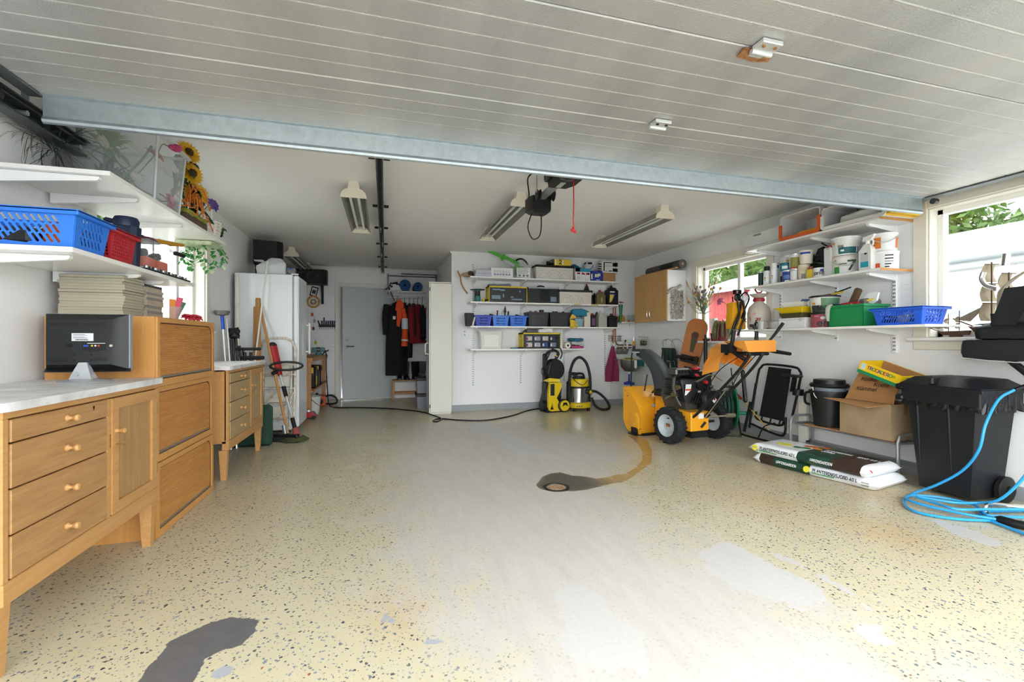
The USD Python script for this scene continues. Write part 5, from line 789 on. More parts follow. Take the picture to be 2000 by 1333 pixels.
# --- third shelf
x0, x1, zt = 1.159, 1.276, 1.488; t = thing('bin', 'black plastic bin at the left end of the third shelf', 'bin', ((x0+x1)/2+.03, 6.9, Z3)); part(t, 'body', B().taper(-.07, -.07, .06, .07, 0, .2, .012, .01), mat('soft_black', '2a2b2d', .6)); part(t, 'opening', B().box(-.058, -.058, .2005, .048, .058, .201), BLK)
t = thing('brush', 'small white and black brush between the bin and the blue baskets', 'brush', (1.304, 6.83, Z3)); part(t, 'block', B().ob((0, 0, .07), (.03, .03, .14), rot(0, 14, 0), .008), P_W); part(t, 'bristles', B().ob((.014, -.012, .07), (.014, .02, .12), rot(0, 14, 0)), BLK)
BSB = (mat('basket_violet_blue', '3b4fc4', .4), mat('basket_blue', '3f83e6', .35), mat('basket_blue_deep', '2f72dc', .35))
for i, (a, b_) in enumerate(((1.324, 1.588), (1.596, 1.866), (1.874, 2.158))):
    basket('basket', ('violet blue small basket, leftmost of three on the third shelf', 'light blue small basket, middle of three on the third shelf', 'light blue small basket next to the black tubs on the third shelf')[i], ((a+b_)/2, 6.94, Z3), 0, b_-a-.012, .2, .165, BSB[i], 8, 6, 3, .02, slant=.3, sw=.009, sh=.022)
for i, (px, c, nm) in enumerate(((1.507, '2c5a34', 'green cloth glove in the leftmost small blue basket'), (1.655, '1c1c1e', 'black tool bag in the middle small blue basket'), (2.065, '1c1c1e', 'black leather pouch in the right small blue basket'))):
    cloth('cloth_glove' if i == 0 else 'pouch', nm, (px, 6.94, Z3+.006), (.075, .06, .2), mat('contents_'+c, c, .8), 'glove' if i == 0 else 'pouch', 20+i, .012)
for i, (px, h, nm, c) in enumerate(((1.815, .27, 'tall black blade standing in the middle small blue basket', BLK), (1.857, .21, 'black tool with red tip in the middle small blue basket, right of the tall blade', BLK), (1.674, .22, 'black tool with red tip in the middle small blue basket, left of the tall blade', BLK))):
    t = thing('hand_tool', nm, 'tool', (px, 6.95-.03*i, Z3+.004)); part(t, 'shaft', B().cyl((0, 0, 0), (.015, 0, h), .014, .01), c); part(t, 'tip', B().cyl((.015, 0, h), (.016, 0, h+.025), .014), REDC) if i else part(t, 'tip', B().prism([(-.02, 0), (.035, 0), (.02, .09), (.01, .1)], .006, (0, 0, h-.05), (1, 0, 0), (0, 0, 1)), c)
for i, (a, b_) in enumerate(((2.175, 2.517), (2.534, 2.904))):
    t = thing('tub', ('black square tub full of small tins, left of two on the third shelf', 'black square tub, right of two on the third shelf beside the yellow glove')[i], 'tub', ((a+b_)/2, 6.95, Z3)); w = (b_-a)/2; d = .12; TB = mat('tub_black', '26282b', .35)
    o = [(w-.02, d-.02, 0), (w, d, .22)]
    for s in (-1, 1):
        part(t, 'front_wall' if s < 0 else 'rear_wall', B().hull([(q*(w-.02), s*(d-.02), 0) for q in (-1, 1)]+[(q*w, s*d, .22) for q in (-1, 1)]+[(q*(w-.02), s*(d-.026), 0) for q in (-1, 1)]+[(q*w, s*(d-.006), .22) for q in (-1, 1)]), TB); part(t, 'end_wall', B().hull([(s*(w-.02), q*(d-.02), 0) for q in (-1, 1)]+[(s*w, q*d, .22) for q in (-1, 1)]+[(s*(w-.026), q*(d-.02), 0) for q in (-1, 1)]+[(s*(w-.006), q*d, .22) for q in (-1, 1)]), TB)
    part(t, 'base', B().box(-w+.02, -d+.02, 0, w-.02, d-.02, .006), TB); part(t, 'rim', B().prism(sbox(-w-.01, -d-.01, w+.01, d+.01).difference(sbox(-w+.004, -d+.004, w-.004, d-.004)), .014, (0, 0, .215)), TB); part(t, 'panel', B().hull([(q*(w-.05), -(d-.021), .02) for q in (-1, 1)]+[(q*(w-.04), -(d+.002), .19) for q in (-1, 1)]+[(q*(w-.05), -(d-.01), .02) for q in (-1, 1)]+[(q*(w-.04), -(d-.01), .19) for q in (-1, 1)]), mat('tub_panel', '303336', .3))
    for k, (u, m, r) in enumerate((((-.8, REDC, .02), (-.45, P_W, .02), (-.1, REDC, .026), (.2, P_W, .025), (.62, P_W, .04)) if i == 0 else ((-.6, BLK, .02), (-.2, BLK, .025), (.3, P_W, .02), (.6, BLK, .022)))):
        q = thing('tin', f'{("leftmost", "second", "middle", "fourth", "rightmost and largest")[k] if i == 0 else ("leftmost", "second", "third, white", "rightmost")[k]} {("red", "white", "red", "white", "black")[k] if i == 0 else ("black", "black", "white", "black")[k]} capped tin in the {("left", "right")[i]} black tub', 'tin', ((a+b_)/2+u*(w-.04), 6.93+.02*(k % 2), Z3+.008)); part(q, 'can', B().cyl((0, 0, 0), (0, 0, .2), r), BLK if i else P_W); part(q, 'cap', B().cyl((0, 0, .2), (0, 0, .245+.02*(k == 4)), r*.9), m if k != 4 else BLK)
YG = mat('rubber_yellow', 'd8b838', .6, bump=.6, bs=50)
gl = thing('rubber_glove', 'yellow rubber glove hanging over the edge of the third shelf', 'glove', (2.909, 6.765, Z3)); part(gl, 'cuff', B().blob([(-.06, 0, .12), (.05, 0, .14), (-.02, 0, .21), (.06, .0, .16), (-.05, .06, .12), (.05, .06, .13)], 1, .008, 30), YG); part(gl, 'palm', B().blob([(-.055, -.012, -.0), (.02, -.012, .0), (.03, -.012, .1), (-.055, -.012, .12), (-.05, .03, .003), (.02, .03, .003), (-.05, .03, .12)], 1, .006, 40), YG)
for k, (dx, dz, l) in enumerate(((.03, .07, .05), (.03, .03, .055), (.025, .0, .045), (-.02, -.01, .03), (-.045, -.005, .03))): part(gl, 'finger', B().tube([(dx-.02, -.012, dz+.01), (dx+l*.5, -.016, dz-.006), (dx+l*.6 if k < 3 else dx-.0, -.012, dz-.02)], .012, 7, 4), YG)
cloth('teal_cloth', 'teal blue cloth draped over the pale blue bag on the third shelf', (3.061, 6.9, Z3+.17), (.15, .07, .14), TEAL, 'cloth', 5); cloth('plastic_bag', 'pale blue plastic bag under the teal cloth on the third shelf', (3.043, 6.91, Z3), (.085, .07, .17), mat('pale_blue', '8fb2c6', .4, bump=.4, bs=30), 'bag', 6)
bottle('spray_bottle', 'cream bottle with big green cap on the third shelf', 3.197, 6.9, Z3, .11, .09, .27, mat('bottle_cream', 'dcd8c6', .4), GRC, .04, .22); bottle('detergent_bottle', 'dark bottle with red cap and colourful label on the third shelf', 3.308, 6.9, Z3, .08, .08, .23, BLK, REDC, .024, .2, lab=mat('label_mix', '5a4a86', .5, var=1, vs=30, col2='c03a40')); bottle('detergent_bottle', 'small black bottle behind the clear jug on the third shelf', 3.431, 6.99, Z3, .07, .06, .26, BLK, BLK, .015, .3)
bottle('clear_jug', 'translucent jug on the third shelf beside the black jerrycan', 3.475, 6.92, Z3, .15, .13, .27, mat('translucent', 'c6c8bc', .35, trans=.25), mat('frosted', 'd0d6d8', .5), .03, .3, 'jug'); bottle('jerrycan', 'black jerrycan with teal mark at the right end of the third shelf', 3.654, 6.9, Z3, .15, .13, .23, BLK, BLK, .024, .2, 'jerrycan', True, None)
# --- bottom shelf
x0, x1, zt = 1.403, 1.767, 1.250; t = thing('storage_box', 'empty milky white storage box standing on end on the bottom shelf', 'storage box', ((x0+x1)/2, 6.95, Z4)); MW = mat('milky', 'e6e6de', .35, trans=.12); w, h = (x1-x0)/2, zt-Z4; part(t, 'shell', B().taper(-w, -.1, w, .1, 0, h, .02, .015), MW); part(t, 'front_panel', B().hull([(-w*.6, -.085, .03), (w*.6, -.085, .03), (w*.68, -.104, h*.8), (-w*.68, -.104, h*.8), (0, -.104, h*.7)]+[(-w*.6, -.07, .03), (w*.6, -.07, .03)]), mat('milky_bright', 'f0efe8', .4)); part(t, 'rim', B().box(-w-.01, -.11, h-.012, w+.01, .11, h+.004, .004), MW)
x0, x1, zt = 2.082, 2.718, 1.230; t = crate('folding_crate', 'yellow and black folding crate full of packets on the bottom shelf', x0, x1, zt, Z4+.001, .24, YC, BC, YC, True)
for i in range(4):
    for j in range(2):
        c = (('c9c4c4', '9ba0aa', 'c4c2c0', '2a3350'), ('d8d2d2', 'b0b4b8', '31519a', '7d86a0'))[j][i]; q = thing('packet', f'{("pale", "grey", "white", "navy")[i] if j == 0 else ("white and red", "silver", "blue", "grey blue")[i]} packet in the crate on the bottom shelf, {("lower", "upper")[1-j]} row', 'packet', (x0+.05+(x1-x0-.1)*(i+.5)/4, 6.9, Z4+.008+.1*(1-j))); part(q, 'box', B().box(-.055, -.04, 0, .055, .08, .098, .004), mat('packet_'+c, c, .5)); part(q, 'band', B().box(-.05, -.0415, .03, -.02, -.039, .07), REDC if i == 0 else P_W)
cloth('white_rag', 'white rag and papers on top of the crate on the bottom shelf', ((x0+x1)/2+.08, 6.95, zt+.001), (.13, .08, .09), P_W, 'rag', 12); cloth('dark_rag', 'dark rag on top of the crate on the bottom shelf, beside the white rag', ((x0+x1)/2-.14, 6.95, zt+.001), (.1, .08, .06), mat('rag_grey', '6a6a70', .8), 'rag', 13)
t = thing('work_glove', 'flat blue and black glove on the bottom shelf left of the yellow crate', 'glove', (1.962, 6.85, Z4)); part(t, 'palm', B().box(-.07, -.04, 0, .04, .04, .018, .008), mat('glove_teal', '4f7f92', .7)); part(t, 'cuff', B().box(.035, -.04, 0, .14, .04, .022, .008), BLK)
t = thing('spray_can', 'white can beside the paper roll on the bottom shelf', 'can', (2.748, 6.88, Z4)); part(t, 'can', B().cyl((0, 0, 0), (0, 0, .12), .026), P_W); part(t, 'cap', B().cyl((0, 0, .12), (0, 0, .135), .022), P_W)
t = thing('paper_roll', 'roll of white paper lying on the bottom shelf', 'paper roll', (2.836, 6.86, Z4+.048)); part(t, 'roll', B().lathe([(.018, 0), (.048, 0), (.048, .11), (.018, .11), (.018, 0)], 24, (0, -.055, 0), (0, 1, 0)), mat('paper_white', 'e4dfd2', .8)); part(t, 'core', B().lathe([(.012, -.001), (.018, -.001), (.018, .111), (.012, .111), (.012, -.001)], 16, (0, -.055, 0), (0, 1, 0)), mat('core_dark', '4a4038', .8))
cx = 3.015
for k, (m, h, nm) in enumerate(((mat('pink_cloth', 'b84a7a', .8), .06, 'pink'), (mat('grey_cloth', 'b8bcbe', .8), .05, 'pale grey'), (mat('teal_dark_cloth', '24748e', .8, var=.6, vs=20, col2='16405c'), .055, 'dark teal'))): cloth('folded_cloth', f'{nm} folded cloth in the small pile at the right of the bottom shelf', (cx, 6.9, Z4+(.0, .062, .114)[k]), (.12, .08, h), m, 'cloth', 30+k, .01)
# --- right of the shelves
gc = thing('garden_cone', 'dark green pointed tube with a pink rose at the right end of the second shelf', 'flower tube', (3.738, 6.735, 1.7)); part(gc, 'tube', B().lathe([(0, -.31), (.012, -.3), (.035, 0), (.03, .0), (0, -.02)], 14), mat('tube_green', '1f6a48', .4)); petals((0, 0, .02), (0, -.3, 1), 7, .05, .05, .5, .7, leafmat('rose_pale', 'c98a80', 'dba498', 60), gc, 'bloom', 3)
cs2 = thing('corner_shelf', 'small white shelf in the back right corner beside the wall cabinet', 'shelf', (3.97, 6.95, 1.42)); part(cs2, 'board', B().box(-.17, -.12, -.016, .2, .128, 0, .002), SHELFW); part(cs2, 'support', B().box(-.12, .1, -.06, -.1, .128, -.016).box(.12, .1, -.06, .14, .128, -.016), WHITE)
for i, (dx, h, r) in enumerate(((.02, .12, .03), (.09, .13, .032), (.15, .1, .035))):
    t = thing('glass_jar', f'{("left", "middle", "right")[i]} clear glass jar on the small corner shelf', 'jar', (3.97+dx, 6.9, 1.42)); part(t, 'glass', B().lathe([(0, 0), (r, 0), (r, h*.8), (r*.75, h*.9), (r*.75, h), (r*.7, h), (r*.68, h*.9), (r*.92, h*.78), (r*.92, .005), (0, .005)], 16), CLEAR); part(t, 'content', B().cyl((0, 0, .006), (0, 0, h*.35), r*.88), mat('jar_green', '9ab08a', .5) if i else mat('jar_dust', 'b5b5a8', .6))
cloth('yellow_cloth', 'mustard yellow cloth on the small corner shelf', (3.86, 6.93, 1.42), (.05, .06, .13), mat('mustard', 'b08a2c', .8), 'cloth', 41); t = thing('orange_cap', 'small orange cap on the small corner shelf', 'cap', (3.95, 6.85, 1.42)); part(t, 'cap', B().lathe([(0, 0), (.02, 0), (.02, .02), (.012, .03), (0, .03)], 14), mat('orange_plastic', 'e0661c', .4)); part(t, 'ring', B().cyl((0, 0, 0), (0, 0, .005), .024), BLK)
# tiles round the sink
TILE = mat('tile_white', 'e6e8e5', .25, var=.4, vs=4, col2='d8dad6'); tb_ = B
for i in range(3):
    for j in range(7): part(wall_back, 'tile', B().box(3.73+.155*i+.003, YB-.008, .05+.155*j+.002, 3.73+.155*(i+1)-.003, YB-.0005, .05+.155*(j+1)-.002, .0015), TILE)
for i in range(6):
    for j in range(7): part(wall_right, 'tile', B().box(XR-.008, YB-.01-.155*(i+1)+.003, .05+.155*j+.002, XR-.0005, YB-.01-.155*i-.003, .05+.155*(j+1)-.002, .0015), TILE)
COP = mat('copper', '8a5a44', .4, .8); pp = thing('copper_pipes', 'pair of copper water pipes running down the back wall and towards the sink', 'pipes')
for k in range(2):
    xx, zz = (3.77, 3.815)[k], (.985, 1.03)[k]; part(pp, 'pipe', B().tube([(xx, YB-.03, 1.68), (xx, YB-.03, zz+.08), (xx+.01, YB-.03, zz+.03), (xx+.05, YB-.03, zz), (xx+.1, YB-.03, zz), (4.12, YB-.03, zz)], .011, 8), COP)
part(pp, 'pipe_clip', B().box(4.02, YB-.045, .96, 4.05, YB-.008, 1.06, .004), WHITE); part(pp, 'elbow', B().tube([(3.77, YB-.03, 1.06), (3.78, YB-.03, 1.01), (3.83, YB-.03, .985)], .016, 8, 4), WHITE)
sd = thing('soap_dish', 'chrome wire soap basket on the back wall behind the copper pipes', 'soap basket', (3.8, YB, 1.1)); 
for z in (.0, .04, .08): part(sd, 'wire', B().tube([(-.1, 0, z), (-.1, -.06, z), (.12, -.06, z), (.12, 0, z)], .004, 5), CHROME)
part(sd, 'back_plate', B().box(-.12, -.012, .0, -.02, -.009, .1, .004).box(.06, -.012, 0, .13, -.009, .1, .004), CHROME)
tap = thing('tap', 'steel tap with black lever below the copper pipes above the sink', 'tap', (3.93, YB-.03, .92)); part(tap, 'body', B().blob([(-.1, -.04, -.05), (.1, -.04, -.05), (.12, -.04, .05), (-.12, -.04, .05), (-.1, .018, -.04), (.1, .018, -.04), (.1, .018, .05), (-.1, .018, .05)], 1), mat('steel_dull', '8a8b88', .35, .9)); part(tap, 'spout', B().tube([(0, -.04, .02), (0, -.09, .03), (0, -.13, -.02)], .014, 8, 4), CHROME); part(tap, 'lever', B().ob((.02, -.05, .1), (.02, .02, .14), rot(0, 20, 0), .006), CHROME); part(tap, 'grip', B().ob((.045, -.05, .18), (.025, .025, .04), rot(0, 20, 0), .008), BLK)
SS = mat('stainless', '9a9890', .35, .9, var=.3, vs=6); sk = thing('sink', 'round stainless steel sink in the back right corner', 'sink', (4.0, 6.86, .78)); part(sk, 'bowl', B().lathe([(0, -.2), (.1, -.19), (.16, -.12), (.18, 0), (.2, .0), (.2, .008), (.17, .008), (.15, -.11), (.09, -.18), (0, -.19)], 28), SS); part(sk, 'rim_shelf', B().box(-.26, .12, -.004, .18, .2, .006, .003), SS); part(sk, 'waste_pipe', B().cyl((0, .05, -.36), (0, .05, -.2), .025), WHITE); part(sk, 'wall_bracket', B().box(-.02, .1, -.12, .02, .21, -.09), STEEL)
t = thing('sponge_tray', 'yellow sponge tray across the sink rim', 'tray', (3.93, 6.78, .788)); part(t, 'tray', B().box(-.11, -.04, 0, .11, .04, .014, .004), mat('sponge_yellow', 'b8ac2c', .6)); part(t, 'sponge', B().box(-.08, -.03, .014, .05, .03, .03, .005), mat('sponge_green', '6a7a2a', .9))
t = thing('white_bottle', 'white tube hanging on the front of the sink', 'tube', (3.96, 6.645, .7)); part(t, 'tube', B().cyl((0, 0, -.03), (0, 0, .08), .022), P_W); part(t, 'cap', B().cyl((0, 0, -.05), (0, 0, -.03), .015), P_W)
cloth('green_rag', 'dark teal rag hanging over the sink edge', (4.06, 6.65, .68), (.06, .015, .11), mat('rag_teal', '1c5a58', .8), 'rag', 44, .01)
t = thing('dustpan_brush', 'blue dish brush standing under the sink', 'brush', (3.9, 6.75, .38)); part(t, 'head', B().lathe([(0, 0), (.09, 0), (.085, .03), (.03, .05), (0, .055)], 18), mat('brush_blue', '24349a', .45)); part(t, 'handle', B().cyl((0, 0, .05), (.005, .0, .17), .014), mat('brush_blue')); part(t, 'holder', B().box(-.03, .0, -.38, .03, .03, 0), WHITE)
tw = thing('towel', 'dark pink towel hanging from the copper pipes', 'towel', (3.71, YB-.06, 0)); g = np.linspace(0, 1, 18); u_ = np.linspace(0, 1, 14)
part(tw, 'cloth', B().grid(np.array([[(-.12*((1-q)**.7)*.0+(p-.5)*(.05+.19*min(1, q*1.6))+.03-.02*q, .02*math.sin(p*9+q*2)*(.3+q)-.02, 1.01-q*.6) for p in u_] for q in g]), .006), mat('towel_pink', '8a2f50', .9, bump=.4, bs=150), smooth=True); part(tw, 'loop', B().tube([(.03, -.02, 1.0), (.03, .0, 1.04), (.035, .02, 1.03)], .004, 5), mat('towel_pink'))
hs = thing('garden_hose', 'dark green hose with yellow connector hanging down from the tap corner', 'hose'); HG = mat('hose_green', '23463a', .5); part(hs, 'hose', B().tube([(4.1, 6.93, 1.0), (4.05, 6.88, .96), (3.95, 6.75, .85), (3.86, 6.6, .7), (3.84, 6.58, .5), (3.85, 6.6, .2), (3.87, 6.6, .012)], .012, 8, 6), HG); part(hs, 'connector', B().cyl((4.1, 6.94, 1.02), (4.1, 6.93, 1.1), .022), mat('connector_yellow', 'e0a01c', .4)); part(hs, 'sleeve', B().cyl((4.1, 6.93, .93), (4.1, 6.94, 1.02), .024), mat('connector_blue', '4a5f70', .5)); part(hs, 'nozzle', B().cyl((4.1, 6.94, 1.1), (4.1, 6.94, 1.16), .01), CHROME)
wm = thing('wire_basket', 'small round wire basket with dry moss on the tiled right wall', 'basket', (4.19, 6.65, 1.02))
for z, r in ((.0, .04), (.05, .06), (.1, .075), (.15, .08)): part(wm, 'ring', B().tube([(-.085+r*math.cos(a), r*math.sin(a), z) for a in np.linspace(0, 2*math.pi, 18, endpoint=False)], .003, 5, close=True), CHROME)
for a in np.linspace(0, 2*math.pi, 8, endpoint=False): part(wm, 'stay', B().tube([(-.085+.04*math.cos(a), .04*math.sin(a), 0), (-.085+.08*math.cos(a), .08*math.sin(a), .15)], .0025, 5), CHROME)
part(wm, 'moss', B().blob([(-.085+u, v, q) for u in (-.04, .04) for v in (-.04, .04) for q in (.01, .08)], 1, .012, 60), mat('moss_dry', '5a5636', .95))
def socket(label, loc, rz):
    t = thing('wall_socket', label, 'socket', loc, rz); part(t, 'plate', B().box(-.042, -.012, -.055, .042, -.0005, .055, .005), WHITE)
    for z in (-.026, .026): part(t, 'outlet', B().lathe([(.0, -.004), (.015, -.004), (.019, .002), (0, .002)], 16, (0, -.0125, z), (0, -1, 0)), mat('socket_grey', 'c4c7c6', .5))
    return t
socket('white wall socket on the back wall under the left end of the third shelf', (1.201, YB, 1.22), 0); socket('white wall socket on the right wall above the garden hoses', (XR, 6.116, 1.250), 90)
# --- pressure washer and wet vacuum
KY = mat('washer_yellow', 'e3c31c', .4); WBK = mat('washer_black', '1d1e20', .45)
pw = thing('pressure_washer', 'yellow and black upright pressure washer against the back wall', 'pressure washer', (2.53, 6.72, 0), 8)
part(pw, 'base', B().hull([(x, y, z) for x in (-.16, .1) for y in (-.14, .1) for z in (.0, .05)]+[(-.13, -.1, .09), (.08, -.1, .09)]), WBK)
part(pw, 'front_shell', B().prism(Polygon([(-.14, .04), (-.09, .02), (.11, .02), (.12, .11), (.04, .16), (.0, .22), (.06, .32), (.09, .4), (.085, .46), (-.12, .46), (-.14, .3)]).difference(Polygon([(-.11, .04), (-.05, .05), (-.08, .16)])), .05, (0, -.1, 0), (1, 0, 0), (0, 0, 1)), KY)
part(pw, 'body', B().hull([(x, y, z) for x in (-.13, .1) for y in (-.1, .1) for z in (.05, .45)]+[(.17, .0, .34), (.17, .08, .42)]), WBK); part(pw, 'front_slot', B().box(-.11, -.155, .26, -.04, -.148, .44, .003), mat('slot_dark', '2a3038', .4)); part(pw, 'top_panel', B().hull([(-.13, -.14, .47), (.07, -.14, .47), (.07, .08, .47), (-.13, .08, .47), (-.12, -.12, .53), (.06, -.12, .51)]), KY)
for x in (.12, -.18): part(pw, 'wheel', B().lathe([(0, 0), (.075, 0), (.1, .01), (.1, .05), (.075, .06), (0, .06)], 24, (x, -.19, .1), (0, 1, 0)) if x > 0 else B().cyl((x, .02, .09), (x+.05, .02, .09), .09), WBK)
part(pw, 'wheel_disc', B().lathe([(0, 0), (.08, 0), (.085, .01), (0, .01)], 24, (.12, -.2, .1), (0, 1, 0)), KY); part(pw, 'wheel_spoke', B().prism(Polygon([(-.045, -.01), (-.03, .05), (.03, .05), (.045, -.01), (.0, .02)]), .004, (.12, -.2, .1), (1, 0, 0), (0, 0, 1)), WBK)
part(pw, 'hose_reel', B().lathe([(0, -.06), (.16, -.06), (.17, -.04), (.15, 0), (.17, .04), (.16, .06), (0, .06)], 26, (.03, .0, .65), (0, 1, 0)), mat('hose_coil', '18191b', .5, bump=.8, bs=60)); part(pw, 'mast', B().box(-.13, .02, .45, -.06, .1, .9, .02), WBK); part(pw, 'handle', B().tube([(-.1, .05, .86), (-.04, .03, .93), (.05, .0, .95), (.1, -.02, .9), (.06, .0, .84)], .022, 8, 5), WBK)
part(pw, 'spray_gun', B().tube([(.09, -.05, .9), (.04, -.05, .82), (-.06, -.06, .74), (-.1, -.06, .6)], .022, 8, 5), WBK); part(pw, 'lance', B().tube([(-.13, -.05, .45), (-.2, -.08, .3), (-.25, -.1, .18)], (.02, .022, .018), 8), mat('lance_grey', '3a3a38', .5)); part(pw, 'gun_label', B().ob((.03, -.075, .87), (.05, .004, .02), rot(0, 30, 0)), P_Y)
part(pw, 'hose_loop', B().tube([(-.13, -.03, .62), (-.12, -.05, .8), (-.02, -.06, .98), (.1, -.06, .99), (.15, -.05, .9), (.12, -.05, .82)], .009, 7, 7), WBK); part(pw, 'hose', B().tube([(-.12, -.02, .5), (-.19, -.02, .6), (-.17, .0, .68), (-.12, 0, .6)], .006, 6, 6), WBK)
vc = thing('wet_vacuum', 'yellow, black and steel wet vacuum cleaner against the back wall', 'vacuum cleaner', (2.98, 6.72, 0)); VS = mat('vac_steel', 'c9cdd0', .2, .95)
part(vc, 'chassis', B().lathe([(0, .05), (.19, .05), (.2, .08), (.19, .12), (.16, .14), (0, .14)], 30), KY); part(vc, 'drum', B().lathe([(0, .13), (.165, .13), (.165, .36), (0, .36)], 32), VS); part(vc, 'band', B().lathe([(0, .355), (.172, .355), (.172, .385), (0, .385)], 32), WBK); part(vc, 'motor_hood', B().lathe([(0, .385), (.165, .385), (.16, .47), (.14, .5), (0, .5)], 30), KY); part(vc, 'top_cap', B().lathe([(0, .5), (.1, .5), (.09, .54), (0, .55)], 24), WBK)
part(vc, 'carry_handle', B().tube([(-.09, -.02, .5), (-.06, -.02, .575), (.06, -.02, .575), (.09, -.02, .5)], .018, 8, 4), WBK); part(vc, 'side_post', B().box(-.19, -.06, .12, -.14, .06, .46, .015).box(.14, -.06, .12, .19, .06, .46, .015), WBK); part(vc, 'hose_port', B().cyl((.1, -.13, .3), (.12, -.19, .3), .04), WBK); part(vc, 'port_disc', B().cyl((.118, -.187, .3), (.122, -.197, .3), .028), KY)
for a in (.6, 2.2, 3.8, 5.4): part(vc, 'castor', B().cyl((.17*math.cos(a)-.02, .17*math.sin(a), .025), (.17*math.cos(a)+.02, .17*math.sin(a), .025), .025), WBK)
for k in range(5): part(vc, 'letter_mark', B().ob((-.1+.035*k, -.195+.004*abs(k-2), .085), (.016, .004, .018), rot(0, 0, -22+11*k)), DST, smooth=False)
rib = [.022+.002*(i % 2) for i in range(97)]
hp_ = spline([(-.18, -.06, .06), (-.19, -.06, .3), (-.17, -.06, .6), (-.1, -.05, .78), (.0, -.05, .84), (.1, -.06, .76), (.14, -.1, .6), (.14, -.14, .42), (.12, -.17, .3)], 12); part(vc, 'suction_hose', B().tube(hp_, [.021+.003*(i % 2) for i in range(len(hp_))], 9), WBK)
hp2 = spline([(.18, -.02, .3), (.3, -.04, .28), (.42, -.08, .18), (.48, -.12, .06), (.42, -.18, .024), (.3, -.2, .024), (.22, -.15, .08), (.18, -.1, .2)], 12); part(vc, 'spare_hose', B().tube(hp2, [.019+.003*(i % 2) for i in range(len(hp2))], 9), WBK)
part(vc, 'floor_tool', B().hull([(-.17, -.1, .56), (-.08, -.14, .57), (-.22, -.09, .6), (-.07, -.14, .555), (-.19, -.08, .61), (-.1, -.1, .61)]), WBK)
part(vc, 'cord', B().tube([(-.13, -.1, .5), (-.08, -.17, .44), (.0, -.19, .42), (.08, -.16, .48)], .005, 6, 5).tube([(-.1, -.08, .5), (-.17, -.08, .56), (-.12, -.06, .6), (-.05, -.08, .54)], .005, 6, 5), WBK)
cf = thing('floor_cable', 'black cable lying across the floor from the workbench to the pressure washer', 'cable'); part(cf, 'cable', B().tube([(-1.05, 8.45, .86), (-.98, 8.42, .9), (-.97, 8.4, .6), (-.95, 8.35, .3), (-.9, 8.2, .02)]+[(x, y, .009) for x, y in ((-0.742, 7.958), (-0.419, 7.867), (0.065, 7.616), (0.520, 7.159), (0.693, 6.713), (0.763, 6.423), (0.674, 6.197), (0.636, 6.289), (0.749, 6.427), (1.007, 6.227), (1.346, 6.132), (1.789, 6.407), (2.152, 6.810), (2.490, 6.996))], .009, 7, 5), BLK)
# ---- wardrobe niche
wd = thing('hat_rack', 'steel hat rack with clothes rail on the far wall', 'rack', (0, YF, 0))
for x in (.06, .98): part(wd, 'wall_bracket', B().box(x-.012, -.05, 1.95, x+.012, -.001, 2.4, .003).box(x-.008, -.42, 2.0, x+.008, -.03, 2.02), STEEL)
for y in (-.4, -.3, -.2, -.1): part(wd, 'bar', B().cyl((.04, y, 2.03), (.99, y, 2.03), .009), ZINC)
part(wd, 'upper_bar', B().cyl((.04, -.06, 2.36), (.99, -.06, 2.36), .012).cyl((.3, -.1, 2.4), (.99, -.1, 2.4), .012), STEEL); part(wd, 'clothes_rail', B().cyl((.04, -.22, 1.93), (.99, -.22, 1.93), .011), ZINC)
he = thing('helmet', 'black and white chequered cycle helmet on the hat rack', 'helmet', (.19, YF-.32, 2.04)); HM = usdkit.material(stage, '/World/Looks/helmet_check', {'tc': ('texture_coordinate', {}), 'v': ('voronoi_texture', dict(scale=19)), 's': ('separate_color', {}), 'r': ('rgb_ramp', dict(ramp=[(0, lin('141519')), (.5, lin('d8dae0'))], interpolate=False)), 'p': ('principled_bsdf', dict(roughness=.3))}, [('tc.object', 'v.vector'), ('v.color', 's.color'), ('s.r', 'r.fac'), ('r.color', 'p.base_color')], surface='p.BSDF')
part(he, 'shell', B().lathe([(.125, 0), (.13, .05), (.12, .11), (.08, .16), (0, .175), (0, .165), (.075, .15), (.112, .1), (.12, .05), (.117, 0), (.125, 0)], 24, sx=1.1), HM); part(he, 'peak', B().hull([(-.12, -.06, .05), (-.12, .05, .05), (-.21, -.04, .02), (-.21, .03, .02), (-.12, 0, .075)]), BLK); part(he, 'strap', B().tube([(-.1, -.06, .01), (-.06, -.1, -.1), (-.02, -.1, -.2)], .007, 6, 4), BLK)
for (x, z, r, lb) in ((.36, 2.04, .105, 'larger rolled blue sleeping mat on the hat rack'), (.6, 2.04, .085, 'smaller rolled blue sleeping mat on the hat rack')):
    t = thing('sleeping_mat', lb, 'mat', (x, YF-.42, z+r)); sp_ = [((r-.014*a/(2*math.pi))*math.cos(a), .0, (r-.014*a/(2*math.pi))*math.sin(a)) for a in np.linspace(0, 2*math.pi*(r-.03)/.014, 90)]
    part(t, 'foam_roll', B().lathe([(.022, 0), (r, 0), (r, .38), (.022, .38), (.022, 0)], 28, (0, 0, 0), (0, 1, 0)), mat('foam_blue', '26588e', .8)); part(t, 'spiral_edge', B().tube([(q[0], -.001, q[2]) for q in sp_], .0025, 5), mat('foam_blue_dark', '173c66', .9))
